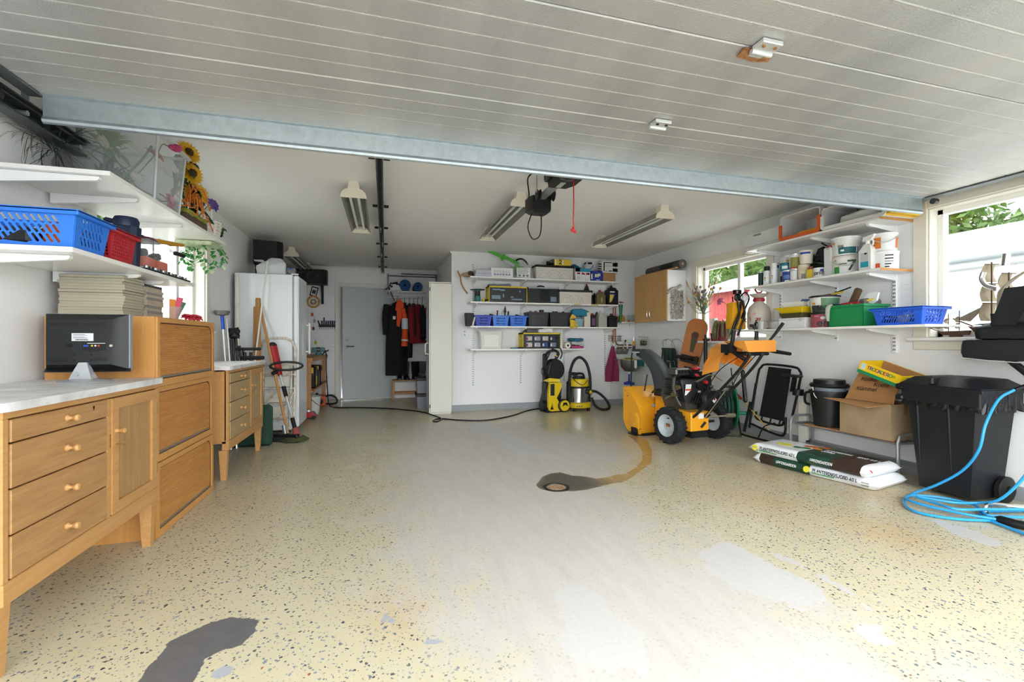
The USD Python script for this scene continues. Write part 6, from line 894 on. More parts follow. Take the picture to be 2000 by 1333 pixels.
def garment(name, label, x, z1, z0, w, d, m, cat='jacket', y=None, yaw=70, sleeve=True, extra=None, ws=1.0):
    """hanging garment seen mostly edge-on: shoulders, body with folds, sleeve, hanger"""
    t = thing(name, label, cat, (x, YF-.22 if y is None else y, 0), yaw); g = np.random.default_rng(int(x*1000) % 9999+int(z0*100)); Lg = z1-z0; P = []
    for q in np.linspace(0, 1, 16):
        ww = w*(.25+.75*min(1, q*5)**.6)*(1 if q < .1 else ws+(1-ws)*(1-q)); row = []
        for a in np.linspace(0, 2*math.pi, 26, endpoint=True):
            row.append((ww*math.cos(a)*.5*(1+.05*math.sin(3*a+q*5)), d*.5*math.sin(a)*(.5+.6*min(1, q*4))*(1+.16*math.sin(5*a+4*q)), z1-q*Lg-.02*math.cos(a)**2*(q < .15)))
        P.append(row)
    part(t, 'body', B().grid(np.array(P), .006), m, smooth=True)
    if sleeve:
        for s in (-1, 1): part(t, 'sleeve', B().tube(spline([(s*w*.42, -d*.1, z1-.07), (s*w*.52, -d*.3, z1-.3), (s*w*.5, -d*.4, z1-.62)], 5), np.linspace(min(.065, d*.5), min(.05, d*.42), 11), 10), m)
    part(t, 'hanger', B().tube([(-w*.42, 0, z1-.08), (0, 0, z1+.01), (w*.42, 0, z1-.08)], .008, 6).tube([(0, 0, z1), (0, 0, 1.9), (.02, 0, 1.945), (.0, 0, 1.955)], .004, 6), mat('hanger_wood', '7a5030', .6))
    return t
CL = [mat('coat_'+n, c, .85, bump=.3, bs=30) for n, c in (('black', '141416'), ('charcoal', '1d1e20'), ('brownblack', '1c1a17'), ('red', '7c1826'))]
GY = YF-.24
garment('overall', 'long black overall hanging nearest the door', .22, 1.84, .45, .44, .26, CL[0], 'overall', GY, 8, True, ws=.9)
oj = thing('safety_jacket', 'orange high visibility jacket with grey reflective bands hanging below the helmet', 'jacket', (.26, GY-.19, 0)); HV = mat('hi_vis_orange', 'e5501a', .7, bump=.3, bs=30); REF = mat('reflective_band', 'c9d0d8', .35)
part(oj, 'hood', B().blob([(-.08, -.02, 1.66), (.09, -.02, 1.68), (.0, -.03, 1.9), (-.08, .04, 1.7), (.1, .04, 1.7), (-.06, .0, 1.8), (.08, 0, 1.8)], 2, .015, 18), HV); part(oj, 'front_flap', B().hull([(-.05, -.03, 1.7), (.06, -.03, 1.7), (-.05, -.02, 1.38), (.0, -.02, 1.36), (-.05, .02, 1.7), (.05, .02, 1.7)]), HV)
part(oj, 'sleeve', B().tube(spline([(.06, 0, 1.7), (.1, -.01, 1.45), (.1, .0, 1.2), (.09, 0, 1.0)], 6), np.linspace(.05, .062, 19), 12), HV); part(oj, 'reflective_band', B().cyl((.1, -.01, 1.32), (.1, -.005, 1.52), .063), REF); part(oj, 'cuff_band', B().cyl((.095, 0, 1.1), (.098, 0, 1.13), .066), REF); part(oj, 'badge', B().box(-.12, -.04, 1.5, -.07, -.03, 1.56), REF)
for i, (x, z1, z0, m, lb) in enumerate(((.36, 1.83, .98, 0, 'black jacket hanging right of the orange jacket'), (.45, 1.82, .78, 1, 'longer charcoal jacket, second right of the orange jacket'), (.53, 1.82, 1.05, 2, 'brown black jacket left of the red jacket'), (.69, 1.8, 1.12, 0, 'black jacket right of the red jacket'), (.8, 1.8, 1.08, 1, 'charcoal jacket farthest right on the clothes rail'))): garment('jacket', lb, x, z1, z0, .38, .09, CL[m], 'jacket', GY, 80)
garment('jacket', 'dark red jacket hanging among the black jackets', .6, 1.8, 1.06, .4, .17, CL[3], 'jacket', GY-.06, 40)
bn = thing('bench', 'low wooden shoe bench under the hanging coats', 'bench', (.49, YF-.25, 0)); 
for y in (-.12, -.02, .08): part(bn, 'slat', B().box(-.36, y, .34, .36, y+.08, .365, .004), PINE)
for x in (-.36, .32):
    for y in (-.12, .12): part(bn, 'leg', B().box(x, y, 0, x+.04, y+.04, .36, .004), PINE)
part(bn, 'lower_rail', B().box(-.33, -.11, .1, .33, -.08, .13, .003).box(-.33, .13, .1, .33, .16, .13, .003), PINE)
pn = thing('perforated_tray', 'white perforated tray leaning on the wall under the bench', 'tray', (.45, YF-.07, 0)); Pp = sbox(-.28, .01, .25, .3).difference(unary_union([Point(-.16+.08*i+.03*(j % 2), .06+.07*j).buffer(.008, quad_segs=2) for i in range(4) for j in range(3)])); part(pn, 'sheet', B().prism(Pp, .006, (0, 0, 0), (1, 0, 0), (0, 0, 1)), WHITE); part(pn, 'lip', B().box(-.28, -.02, .0, .25, 0, .012), WHITE)
def boot(label, x, y, z, rz, h=.34):
    t = thing('rubber_boot', label, 'boot', (x, y, z), rz, 'black rubber boots on the shoe bench'); RB = mat('rubber_black', '151617', .35)
    part(t, 'shaft', B().hull([(-.05, -.05, .1), (.05, -.05, .1), (.05, .05, .1), (-.05, .05, .1), (-.055, -.062, h), (.055, -.062, h), (.055, .062, h), (-.055, .062, h), (-.06, 0, h*.7), (.06, 0, h*.7)]), RB); part(t, 'foot', B().blob([(-.045, .06, .0), (.045, .06, .0), (.045, -.18, 0), (-.045, -.18, .0), (-.04, .06, .11), (.04, .06, .11), (-.035, -.17, .05), (.035, -.17, .05), (0, -.05, .11)], 1), RB); part(t, 'sole', B().prism(Polygon([(-.04, .06), (.04, .06), (.045, -.1), (.03, -.19), (-.03, -.19), (-.045, -.1)]).buffer(.006), .012), mat('sole_grey', '2c2c2c', .7)); return t
b0 = boot('left of the two black rubber boots beside the overall on the shoe bench', .27, YF-.22, .366, 0)
for lb, x, rz in (('right of the two black rubber boots beside the overall on the shoe bench', .39, 6), ('taller looking black rubber boot, left of the right hand pair on the shoe bench', .56, 150), ('black rubber boot at the right end of the shoe bench', .7, 165)): dup(b0, lb, (x, YF-.22, .366), rz)
for k, z in enumerate((0, .255)):
    t = thing('storage_box', f'grey storage box with black lid beside the cream cupboard, {("lower", "upper")[k]} of two', 'storage box', (.6, 7.62, z)); part(t, 'body', B().taper(-.11, -.16, .1, .16, 0, .2, .012, .012), mat('grey_plastic', '7e858b', .45)); part(t, 'lid', B().box(-.12, -.17, .2, .11, .17, .25, .008), mat('lid_dark'))
cp = thing('cupboard', 'tall narrow cream cupboard standing at the corner of the back wall', 'cupboard', (0.633, 6.86, 0)); cw_ = 0.341; CRM = mat('cupboard_cream', 'dcdacf', .45)
part(cp, 'side_panel', B().box(0, .022, .02, .018, .5, 1.97).box(cw_-.018, .022, .02, cw_-.0, .2, 1.97), mat('cupboard_grey', 'b4bcc4', .5)); part(cp, 'top', B().box(0, .0, 1.97, cw_, .5, 1.985), CRM); part(cp, 'door', B().box(.022, 0, .03, cw_-.004, .02, 1.965, .004), CRM); part(cp, 'edge_strip', B().box(0, 0, .03, .02, .02, 1.965, .003), CRM); part(cp, 'plinth', B().box(.01, .02, 0, cw_-.01, .2, .03), CRM)
part(cp, 'handle', B().tube([(.0, .06, .9), (-.045, .06, .91), (-.05, .06, .93), (-.05, .06, 1.04), (-.045, .06, 1.06), (0, .06, 1.07)], .009, 8), mat('handle_cream', 'e8e2d0', .4))
for z in (.1, 1.85): part(cp, 'hinge', B().cyl((.012, -.004, z), (.012, -.004, z+.05), .006), DST)
for i, z in enumerate((.52, .82, 1.12)): t = thing('niche_shelf', f'small wooden shelf end in the niche behind the cupboard, {("lowest", "middle", "highest")[i]}', 'shelf', (.86, 8.4, z)); part(t, 'board', B().box(-.14, -.2, 0, .139, .2, .018, .002), PINE); part(t, 'support', B().box(.12, -.15, -.05, .139, -.12, 0).box(.12, .12, -.05, .139, .15, 0), WHITE)
# ================================================================ RIGHT SIDE
LB = mat('cabinet_beech', 'cfa468', .4, var=.3, vs=3, col2='c2955a', stretch=(6, 6, .6))
wc_ = thing('wall_cabinet', 'beech wall cabinet with two doors and white sides on the right wall', 'cabinet', (3.87, 5.66, 1.39))
part(wc_, 'side_panel', B().box(.02, 0, 0, .325, .016, .73), WHITE); part(wc_, 'side_panel', B().box(.02, .844, 0, .325, .86, .73), WHITE); part(wc_, 'top_panel', B().box(.02, .016, .714, .325, .844, .73), WHITE); part(wc_, 'bottom_panel', B().box(.02, .016, 0, .325, .844, .016), WHITE); part(wc_, 'back_panel', B().box(.315, .016, .016, .325, .844, .714), WHITE)
for k, (a, b_) in enumerate(((.0, .427), (.433, .86))):
    d = part(wc_, 'door', B().box(0, a, .0, .018, b_, .73, .003), LB); yh = (.395, .465)[k]; part(d, 'handle', B().tube([(.0, yh, .06), (-.02, yh, .075), (-.028, yh, .12), (-.02, yh, .165), (0, yh, .18)], .006, 8, 4), CHROME)
ln = thing('lace_hanging', 'grey white lacy fabric garland hanging on the side of the wall cabinet', 'hanging', (4.02, 5.645, 1.42)); gl_ = np.random.default_rng(8); LC = mat('lace', 'b4ada4', .8, var=.7, vs=40, col2='8f8880')
for k in range(80):
    x, z = gl_.uniform(-.09, .09), gl_.uniform(.0, .42); part(ln, 'loop', B().lathe([(.012, 0), (.02+.008*gl_.random(), .006), (.012, .012), (.012, 0)], 9, (x, -.006-.02*gl_.random(), z), nrm((gl_.normal(0, .4), -1, gl_.normal(0, .4)))), LC)
part(ln, 'backing', B().box(-.085, -.006, .0, .1, -.001, .4, .002), mat('lace')); part(ln, 'ribbon', B().tube([(-.16, -.01, .36), (-.1, -.03, .42), (0, -.02, .44), (.06, -.02, .48)], .022, 8, 4), LC); part(ln, 'hanging_strip', B().box(.06, -.02, .1, .1, -.005, .38, .004), mat('lace_dark', '6a625a', .8))
cr = thing('rolled_carpet', 'rolled grey carpet lying on top of the wall cabinet', 'carpet', (4.0, 5.5, 2.122)); part(cr, 'roll', B().lathe([(.02, 0), (.062, 0), (.062, .85), (.02, .85), (.02, 0)], 24, (.02, 0, .063), (0, 1, 0)), mat('carpet_grey', '605e5c', .95, bump=.8, bs=150, var=.4, vs=50)); part(cr, 'wrap', B().lathe([(.0635, 0), (.0635, .3)], 20, (.02, .15, .063), (0, 1, 0)), BLK)
part(cr, 'core', B().cyl((.02, -.002, .063), (.02, .05, .063), .021), CARD); solo('plank', B().box(3.9, 5.5, 2.121, 3.945, 6.4, 2.136), WOODH, 'thin wooden batten in front of the rolled carpet on the wall cabinet', 'plank')
# ---- window sill of the middle window
t = thing('dried_bouquet', 'bouquet of dried flowers and grasses standing on the middle window sill', 'bouquet', (4.12, 5.2, 1.1)); gb_ = np.random.default_rng(3)
part(t, 'stem_bundle', B().tube([(0, 0, 0), (.0, .0, .2), (.01, 0, .42)], (.012, .014, .022), 8, 4), mat('dry_stem', '9a9468', .8))
for k in range(44):
    e = np.array((gb_.normal(-.02, .05), gb_.normal(0, .09), .46+.28*gb_.random())); part(t, 'stalk', B().tube([(0, 0, .38), e*(.5, .5, .75), e], .003, 5, 3), mat('dry_green', '7f8a5e', .8))
    m = (mat('dry_gold', 'b08a3a', .8), mat('dry_mauve', '8a6a8c', .8), mat('dry_grey', '8a9080', .8), mat('dry_tan', 'b89878', .8))[k % 4]; part(t, 'flower_head', B().ell(e, (.018, .018, .02), 8) if k % 4 != 3 else B().lathe([(0, 0), (.016, .03), (.0, .12)], 8, e, nrm(e-np.array((0, 0, .3)))), m)
for k in range(18): part(t, 'leaf', B().raw(*leaf((0, 0, .34+.012*k), nrm((gb_.normal(-.3, .3), gb_.normal(.1, .8), .6)), (0, 0, 1), .18, .035, .35)), leafmat('dry_leaf', '5f6e66', '7d8a74', 20), smooth=True)
t = thing('card', 'white greeting card with pale red print standing on the middle window sill', 'card', (4.2, 5.07, 1.1), 70); part(t, 'front', B().box(-.1, -.003, 0, .1, 0, .3), WHITE); part(t, 'print', B().box(-.05, -.0038, .16, .02, -.003, .19), mat('print_pink', 'd9a0b0', .6)); part(t, 'rear', B().box(-.1, 0, 0, .1, .003, .3).xf(rot(-8, 0, 0)), WHITE)
POT = mat('pot_burgundy', '6e1c30', .35)
def pot(name, label, x, y, r, h, plant):
    t = thing(name, label, 'flower pot', (x, y, 1.1)); part(t, 'pot', B().lathe([(0, 0), (r*.72, 0), (r, h), (r*1.04, h), (r*1.04, h-.012), (r*.94, h-.012), (r*.7, .01), (0, .01)], 22), POT); part(t, 'soil', B().cyl((0, 0, h*.7), (0, 0, h*.86), r*.88), mat('soil', '3a3026', .95)); g = np.random.default_rng(int(h*1000))
    for k in range(plant):
        a = g.uniform(0, 2*math.pi); o = np.array((math.cos(a), math.sin(a), 0))*r; part(t, 'trailing_stem', B().tube([o*.5+(0, 0, h*.9), o*1.0+(0, 0, h+.05*g.random()), o*(1.25+.2*g.random())+(0, 0, h*.5), o*(1.2+.3*g.random())+(0, 0, h*(.05+.3*g.random()))], .0035, 5, 4), mat('dry_tangle', '6f7450', .9))
    return t
pot('flower_pot', 'small burgundy flower pot on the middle window sill', 4.13, 5.0, .05, .1, 0); pot('flower_pot', 'tall burgundy flower pot overgrown with dry trailing stems on the middle window sill', 4.12, 4.84, .085, .22, 70)
t = thing('red_saucer', 'small dark red saucer on the middle window sill', 'saucer', (4.12, 5.14, 1.1)); part(t, 'dish', B().lathe([(0, 0), (.035, 0), (.05, .025), (.046, .025), (.032, .006), (0, .006)], 18), POT)
stemleaf('artificial_orchid', 'purple orchid with arching stem on the middle window sill', [(4.15, 4.7, 1.102), (4.14, 4.7, 1.35), (4.12, 4.76, 1.55), (4.1, 4.85, 1.6)], rosebud(leafmat('petal_maroon', '7a2048', '9c3a66', 60)))
# ---- snowboard, pump, garden hoses
sbd = thing('snowboard', 'orange brown snowboard with black binding leaning on the right wall', 'snowboard', (3.84, 5.4, .02), R=(lambda wv, uv: np.column_stack([wv, uv, np.cross(wv, uv)]))(nrm((.55, -.835, -.202)), nrm((.17, -.13, 1))))
Pb = sbox(-.02, .14, .02, 1.29).buffer(.115, quad_segs=8); part(sbd, 'deck', B().prism(Pb, .012), mat('board_orange', 'b06a28', .35)); part(sbd, 'edge', B().prism(Pb.buffer(.003).difference(Pb.buffer(-.004)), .008, (0, 0, .001)), BLK)
part(sbd, 'graphic', B().prism(Point(0, 1.18).buffer(.05).union(Polygon([(-.045, 1.17), (.045, 1.17), (.025, .95), (-.025, .95)])), .001, (0, 0, .0125)), mat('graphic_olive', '4a4428', .5)); part(sbd, 'graphic_spot', B().prism(Point(0, 1.18).buffer(.035), .001, (0, 0, .0137)), mat('graphic_maroon', '5a2420', .5)); part(sbd, 'graphic_lower', B().prism(Polygon([(-.05, .75), (.05, .75), (.04, .35), (-.06, .35)]), .001, (0, 0, .0125)), mat('graphic_dark', '2c2a2e', .5))
bd = part(sbd, 'binding', B().hull([(x, y, z) for x in (-.12, .12) for y in (.8, .9) for z in (.013, .035)]), BLK); part(bd, 'highback', B().hull([(.09, .78, .03), (.09, .92, .03), (.12, .8, .2), (.12, .9, .2), (.14, .82, .12), (.14, .9, .12)]), BLK); part(bd, 'strap', B().tube([(-.11, .86, .03), (-.12, .86, .13), (0, .87, .18), (.1, .86, .1)], .022, 8, 5), BLK); part(bd, 'toe_strap', B().tube([(-.16, .84, .03), (-.17, .85, .1), (-.1, .85, .12), (-.07, .84, .03)], .018, 8, 4), BLK)
bp_ = thing('floor_pump', 'tall black stand with cross bar behind the snow blower', 'stand', (3.98, 4.98, 0)); part(bp_, 'post', B().cyl((0, 0, 0), (0, .0, 1.1), .022), BLK); part(bp_, 'tip', B().cyl((0, 0, 1.1), (0, 0, 1.18), .014), BLK); part(bp_, 'crossbar', B().cyl((0, 0, .72), (.0, .38, .72), .012), DST); part(bp_, 'foot', B().tube([(0, -.2, .015), (0, .2, .015)], .014, 8).tube([(-.15, 0, .015), (.15, 0, .015)], .014, 8), BLK)
hh = thing('garden_hose', 'dark green garden hose looped over wall hooks on the tiled right wall', 'hose', (XR-.01, 5.95, 0)); gh = np.random.default_rng(6)
for k in range(9):
    y0 = -.12+.03*k; y1 = y0*2+gh.uniform(-.1, .1); y2 = y0*1.8+gh.uniform(-.08, .08); part(hh, 'loop', B().tube([(-.05, y1-.05, .3+.1*gh.random()), (-.045, y1*.6, .65), (-.05, y0, .93), (-.07-.004*k, y0+.02, .985), (-.09, y0+.03, .93), (-.08, y2, .6), (-.06, y2+.03, .33)], .011, 7, 5), HG if k % 3 else mat('hose_dark', '1c2c2a', .5))
for y in (-.1, .12): part(hh, 'wall_hook', B().tube([(0, y-.14, 1.0), (-.02, y-.12, 1.09), (-.03, y, 1.13), (-.02, y+.12, 1.09), (0, y+.14, 1.0)], .0045, 6, 5), mat('hook_cream', 'b9b6a4', .4))
part(hh, 'tie', B().tube([(-.03, -.12, .8), (-.11, -.0, .8), (-.03, .12, .8)], .006, 6), ZINC)
# ---- snow blower: local x to its right, y forward (into the garage)
SB = thing('snow_blower', 'yellow snow blower with black engine, curved chute and big lugged tyres', 'snow blower', (3.26, 4.28, 0), 8.3)
SY = mat('blower_yellow', 'eda522', .35, coat=.2); SBK = mat('blower_black', '1a1b1d', .4); CHU = mat('chute_grey', '3a3f42', .5, bump=.3, bs=80); ORP = mat('blower_orange', 'ec9a3e', .5); TYRE = mat('tyre', '1f2124', .75, bump=.5, bs=60); RIM = mat('rim_grey', 'b9c1c6', .4)
prof = [(.77, .54), (.72, .545), (.66, .5), (.56, .41), (.48, .31), (.43, .2), (.42, .1), (.45, .02), (.56, .0), (.7, .04), (.765, .14)]
for s in (-1, 1):
    sp_ = part(SB, 'housing_side', B().prism(Polygon(prof).buffer(.004), .014, (s*.34-.007, 0, 0), (0, 1, 0), (0, 0, 1)), SY); part(sp_, 'bearing_boss', B().hull([(s*.347, y, z) for y, z in ((.48, .07), (.62, .07), (.63, .2), (.58, .26), (.52, .26), (.47, .2))]+[(s*.362, y, z) for y, z in ((.5, .08), (.6, .08), (.6, .2), (.55, .23), (.5, .2))]), SY)
    for z in (.12, .17): part(sp_, 'bolt', B().cyl((s*.36, .55, z), (s*.368, .55, z), .009, n=6), ZINC)
    for y, z in ((.73, .5), (.68, .44), (.45, .08)): part(sp_, 'bolt', B().cyl((s*.346, y, z), (s*.353, y, z), .006, n=6), DST)
    part(SB, 'skid_shoe', B().hull([(s*.35, .49, .0), (s*.35, .6, .0), (s*.35, .6, .09), (s*.35, .5, .09), (s*.366, .49, .0), (s*.366, .6, 0), (s*.366, .6, .085), (s*.366, .5, .085)]).box(s*.33, .47, 0, s*.4, .62, .008), SBK)
bk_ = prof[1:8]; part(SB, 'housing_back', B().grid(np.array([[(x, y, z) for y, z in spline([(y, z, 0) for y, z in bk_], 4)[:, :2]] for x in np.linspace(-.338, .338, 6)]), .006), SY, smooth=True)
part(SB, 'scraper_bar', B().box(-.34, .43, .0, .34, .5, .03, .003), SBK); part(SB, 'auger', B().tube([(x, .6+.11*math.cos(x*26), .22+.11*math.sin(x*26)) for x in np.linspace(-.31, .31, 50)], .022, 6).cyl((-.33, .6, .22), (.33, .6, .22), .018), mat('auger_red', '9a2a20', .5)); part(SB, 'sticker', B().ob((-.13, .478, .335), (.035, .003, .035), rot(-35, 0, 0)), mat('sticker_blue', '8fb4d8', .4))
part(SB, 'cable_stub', B().cyl((-.05, .6, .47), (-.02, .55, .53), .012), DST); part(SB, 'impeller_neck', B().hull([(x, y, z) for x in (-.13, .13) for y in (.22, .45) for z in (.12, .4)]+[(x, y, .46) for x in (-.08, .08) for y in (.36, .5)]), SY)
cpath = spline([(0, .45, .5), (0, .47, .6), (0, .53, .74), (0, .64, .86), (0, .8, .95)], 4); cps = []
for i, p in enumerate(cpath):
    a, b_ = cpath[max(0, i-1)], cpath[min(len(cpath)-1, i+1)]; tng = nrm(b_-a); nb = np.cross((1, 0, 0), tng); k = i/(len(cpath)-1); w, dpt = .085+.0*k, .075-.03*k; cps.append([p+np.array((-w, 0, 0))+nb*dpt*.9*-1, p+np.array((-w, 0, 0))+nb*dpt, p+np.array((-w*.3, 0, 0))+nb*dpt*1.15, p+np.array((w*.3, 0, 0))+nb*dpt*1.15, p+np.array((w, 0, 0))+nb*dpt, p+np.array((w, 0, 0))-nb*dpt*.9])
part(SB, 'chute', B().grid(np.array(cps), .005), CHU, smooth=True); df = cpath[-1]; part(SB, 'chute_deflector', B().hull([(sx*.08, y, z) for sx in (-1, 1) for y, z in ((.78, .985), (.795, .995), (.94, .985), (.93, .998))]).hull([(-.092, .74, .9), (-.092, .78, .99), (-.092, .94, .99), (-.088, .74, .9), (-.088, .78, .99), (-.088, .94, .99)]).hull([(.092, .74, .9), (.092, .78, .99), (.092, .94, .99), (.088, .74, .9), (.088, .78, .99), (.088, .94, .99)]), CHU); part(SB, 'deflector_knob', B().cyl((-.095, .8, .93), (-.11, .8, .93), .02), BLK); part(SB, 'deflector_slot', B().box(-.0935, .78, .95, -.09, .92, .965), ZINC)
part(SB, 'chute_ring', B().lathe([(.1, -.03), (.115, -.03), (.115, .04), (.09, .05), (.085, .04), (.1, -.03)], 24, (0, .45, .485)), SBK); part(SB, 'clean_out_tool', B().ob((-.16, .58, .6), (.012, .02, .2), rot(0, 12, 0), .004), SBK)
eng = part(SB, 'engine_block', B().hull([(x, y, z) for x, y, z in [(-.16, -.06, .36), (.2, -.06, .36), (.2, .26, .36), (-.16, .26, .36), (-.2, -.06, .5), (.24, -.08, .5), (.24, .28, .5), (-.2, .28, .5), (-.18, -.02, .66), (.22, -.02, .66), (.22, .26, .66), (-.18, .26, .66)]]), mat('engine_metal', '5c5c58', .45, .6))
part(SB, 'engine_cover', B().hull([(x, y, z) for x, y, z in [(-.2, -.09, .44), (.06, -.13, .42), (.2, -.09, .46), (-.22, -.04, .68), (.2, -.06, .7), (-.21, .2, .69), (.2, .2, .72), (-.2, .2, .5), (.2, .2, .5), (-.05, -.12, .66)]]), SBK)
part(SB, 'fuel_tank', B().hull([(x, y, z) for x in (.0, .24) for y in (-.04, .22) for z in (.7, .765)]+[(.03, 0, .785), (.2, .0, .785), (.2, .18, .785)]), SBK); part(SB, 'fuel_cap', B().lathe([(0, 0), (.045, 0), (.045, .022), (.03, .03), (0, .03)], 16, (.06, .02, .785)), RED)
part(SB, 'cylinder_fins', sum_b([B().box(-.24, .0, .5+.022*k, -.2, .2, .508+.022*k) for k in range(8)]), mat('engine_metal'), smooth=False, kind='stuff'); part(SB, 'muffler', B().box(-.2, .04, .72, .0, .2, .8, .015), mat('muffler', '6a6862', .45, .8)); part(SB, 'muffler_slots', sum_b([B().box(-.175+.045*k, .03, .745, -.15+.045*k, .041, .78) for k in range(4)]), BLK, smooth=False, kind='stuff')
part(SB, 'carburettor', B().cyl((-.22, -.02, .6), (-.26, -.02, .6), .03).cyl((-.23, .03, .52), (-.27, .03, .52), .026), mat('brass_dull', '8a7a5a', .4, .8)); part(SB, 'exhaust_pipe', B().tube([(-.22, .05, .7), (-.25, .03, .6), (-.22, .02, .48), (-.18, .0, .4)], .018, 8, 5), mat('engine_metal'))
part(SB, 'warning_label', B().ob((-.165, -.093, .58), (.07, .003, .12), rot(8, 0, -7)), P_W); part(SB, 'label_band', B().ob((-.165, -.0955, .625), (.07, .003, .025), rot(8, 0, -7)), mat('sticker_yellow')); part(SB, 'label_band', B().ob((-.165, -.095, .58), (.07, .003, .018), rot(8, 0, -7)), mat('orange_red'))
part(SB, 'control_dial', B().cyl((-.05, -.115, .62), (-.05, -.135, .62), .03), SBK); part(SB, 'primer', B().cyl((.06, -.1, .655), (.06, -.135, .655), .018), RED); part(SB, 'choke_knob', B().hull([(-.06, -.1, .72), (.0, -.1, .72), (-.05, -.06, .745), (0, -.06, .745), (-.03, -.08, .75)]), RED); part(SB, 'badge', B().ob((-.05, -.135, .56), (.04, .004, .02), rot(10, 0, 0)), ZINC)
part(SB, 'shroud_vents', sum_b([B().ob((-.12+.028*k, -.118, .5-.01*k), (.008, .012, .12), rot(10, 20, 0)) for k in range(7)]), DST, smooth=False, kind='stuff'); rc = part(SB, 'recoil_starter', B().lathe([(0, -.07), (.1, -.065), (.125, -.03), (.125, .02), (0, .02)], 26, (.1, -.12, .47), (0, 1, 0)), SBK); part(rc, 'emblem', B().ob((.1, -.195, .47), (.05, .004, .05), rot(0, 45, 0)), P_W); part(rc, 'emblem_centre', B().ob((.105, -.198, .478), (.022, .003, .022), rot(0, 45, 0)), P_R)
part(SB, 'belt_cover', B().hull([(x, y, z) for x, y, z in [(-.08, -.13, .32), (.0, -.15, .3), (.08, -.17, .6), (.14, -.15, .62), (-.06, -.1, .3), (.1, -.1, .62)]]), SBK); part(SB, 'gear_tray', B().hull([(x, y, z) for x in (-.13, .05) for y in (-.02, .1) for z in (.3, .37)]+[(.0, -.04, .34)]), mat('engine_metal'))
part(SB, 'frame_box', B().box(-.25, -.22, .16, .0, .24, .36, .008).box(0, .02, .18, .2, .24, .36, .008), SY); part(SB, 'frame_label', B().box(-.15, -.223, .29, -.08, -.219, .345), P_W); part(SB, 'bottom_plate', B().hull([(x, y, z) for x in (-.23, -.01) for y in (-.21, .2) for z in (.09, .16)]), SBK)
part(SB, 'frame_lever', B().cyl((-.12, -.23, .2), (-.07, -.235, .25), .012).cyl((.0, -.23, .32), (-.07, -.24, .3), .009), BLK); part(SB, 'axle', B().cyl((-.36, 0, .2), (.36, 0, .2), .014), DST)
for s in (-1, 1):
    x = s*.33; wl = part(SB, 'tyre', B().lathe([(.115, -.055), (.15, -.066), (.178, -.058), (.187, -.03), (.189, 0), (.187, .03), (.178, .058), (.15, .066), (.115, .055), (.115, -.055)], 36, (x, 0, .2), (1, 0, 0)), TYRE)
    lug = B()
    for i in range(20):
        for q in (-1, 1):
            a = 2*math.pi*(i+.25*q)/20; Rm = np.column_stack([(1, 0, 0), (0, math.cos(a), math.sin(a)), (0, -math.sin(a), math.cos(a))]); lug.merge(B().hull([(q*.008, -.012, .182), (q*.062, .004, .172), (q*.066, .022, .168), (q*.008, .012, .182), (q*.01, -.008, .2), (q*.058, .008, .192), (q*.06, .018, .19), (q*.01, .008, .2)]).xf(Rm, (x, 0, .2)))
    part(wl, 'tread_lugs', lug, TYRE, kind='stuff', smooth=20)
    part(SB, 'wheel_rim', B().lathe([(0, s*.01), (.03, s*.012), (.04, s*.02), (.07, s*.018), (.085, s*.035), (.1, s*.05), (.118, s*.06), (.12, s*.055), (.105, s*-.05), (0, s*-.02)], 30, (x, 0, .2), (1, 0, 0)), RIM); part(SB, 'hub', B().cyl((x+s*.01, 0, .2), (x+s*.035, 0, .2), .018).cyl((x+s*.012, .03, .21), (x+s*.022, .03, .21), .008), RUST); part(SB, 'valve', B().cyl((x+s*.03, -.03, .285), (x+s*.06, -.032, .28), .006), BLK)
    part(SB, 'handle_bar', B().tube([(s*.08-.14, -.2, .3), (s*.08-.14, -.3, .38), (s*.08-.14, -.72, .78), (s*.08-.12, -.85, .95), (s*.08-.12, -.86, .99)], .014, 8, 4), SBK)
part(SB, 'shift_rod', B().cyl((-.07, -.24, .3), (-.2, -.82, .9), .006), CHROME); part(SB, 'crank_rod', B().tube([(-.28, .12, .47), (.02, -.2, .74), (.04, -.24, .74), (.1, -.3, .68)], .006, 6), mat('rod_zinc', 'a8a48c', .35, .8)); part(SB, 'crossbar', B().tube([(-.22, -.6, .66), (-.06, -.6, .66)], .012, 8), SBK)
part(SB, 'panel', B().hull([(x, y, z) for x, y, z in [(-.29, -.88, 1.1), (.12, -.88, 1.11), (.17, -.85, 1.1), (.16, -.86, 1.0), (-.26, -.9, 1.0), (-.29, -.66, 1.1), (.16, -.66, 1.11), (-.24, -.68, 1.06), (.15, -.68, 1.05)]]), ORP); part(SB, 'panel_underside', B().box(-.2, -.84, .965, .1, -.68, 1.0, .01), SBK)
hood = np.array([[(x, y, z-.02*k*(1 if z < 1 else 0)) for x, z in spline([(-.29, .82, 0), (-.26, .93, 0), (-.16, 1.03, 0), (-.02, 1.085, 0), (.16, 1.09, 0)], 4)[:, :2]] for k, y in enumerate(np.linspace(-.6, -.4, 4))]); part(SB, 'hood_shell', B().grid(hood, .006), ORP, smooth=True)
hc = np.array([[(x, -.43+.012*math.sin(x*40)*(1-q), .875+q*(min(1.09, .84+1.1*(x+.29)**.55*.4)-.875)+.012*math.sin(x*60)*(1-q)) for x in np.linspace(-.27, .24, 26)] for q in np.linspace(0, 1, 6)]); part(SB, 'hood_curtain', B().grid(hc, .004), mat('blower_orange_cloth', 'e88a2a', .7), smooth=True); part(SB, 'hood_flap', B().ob((.16, -.5, .9), (.05, .12, .14), rot(20, 25, 0), .006), mat('blower_orange_cloth'))
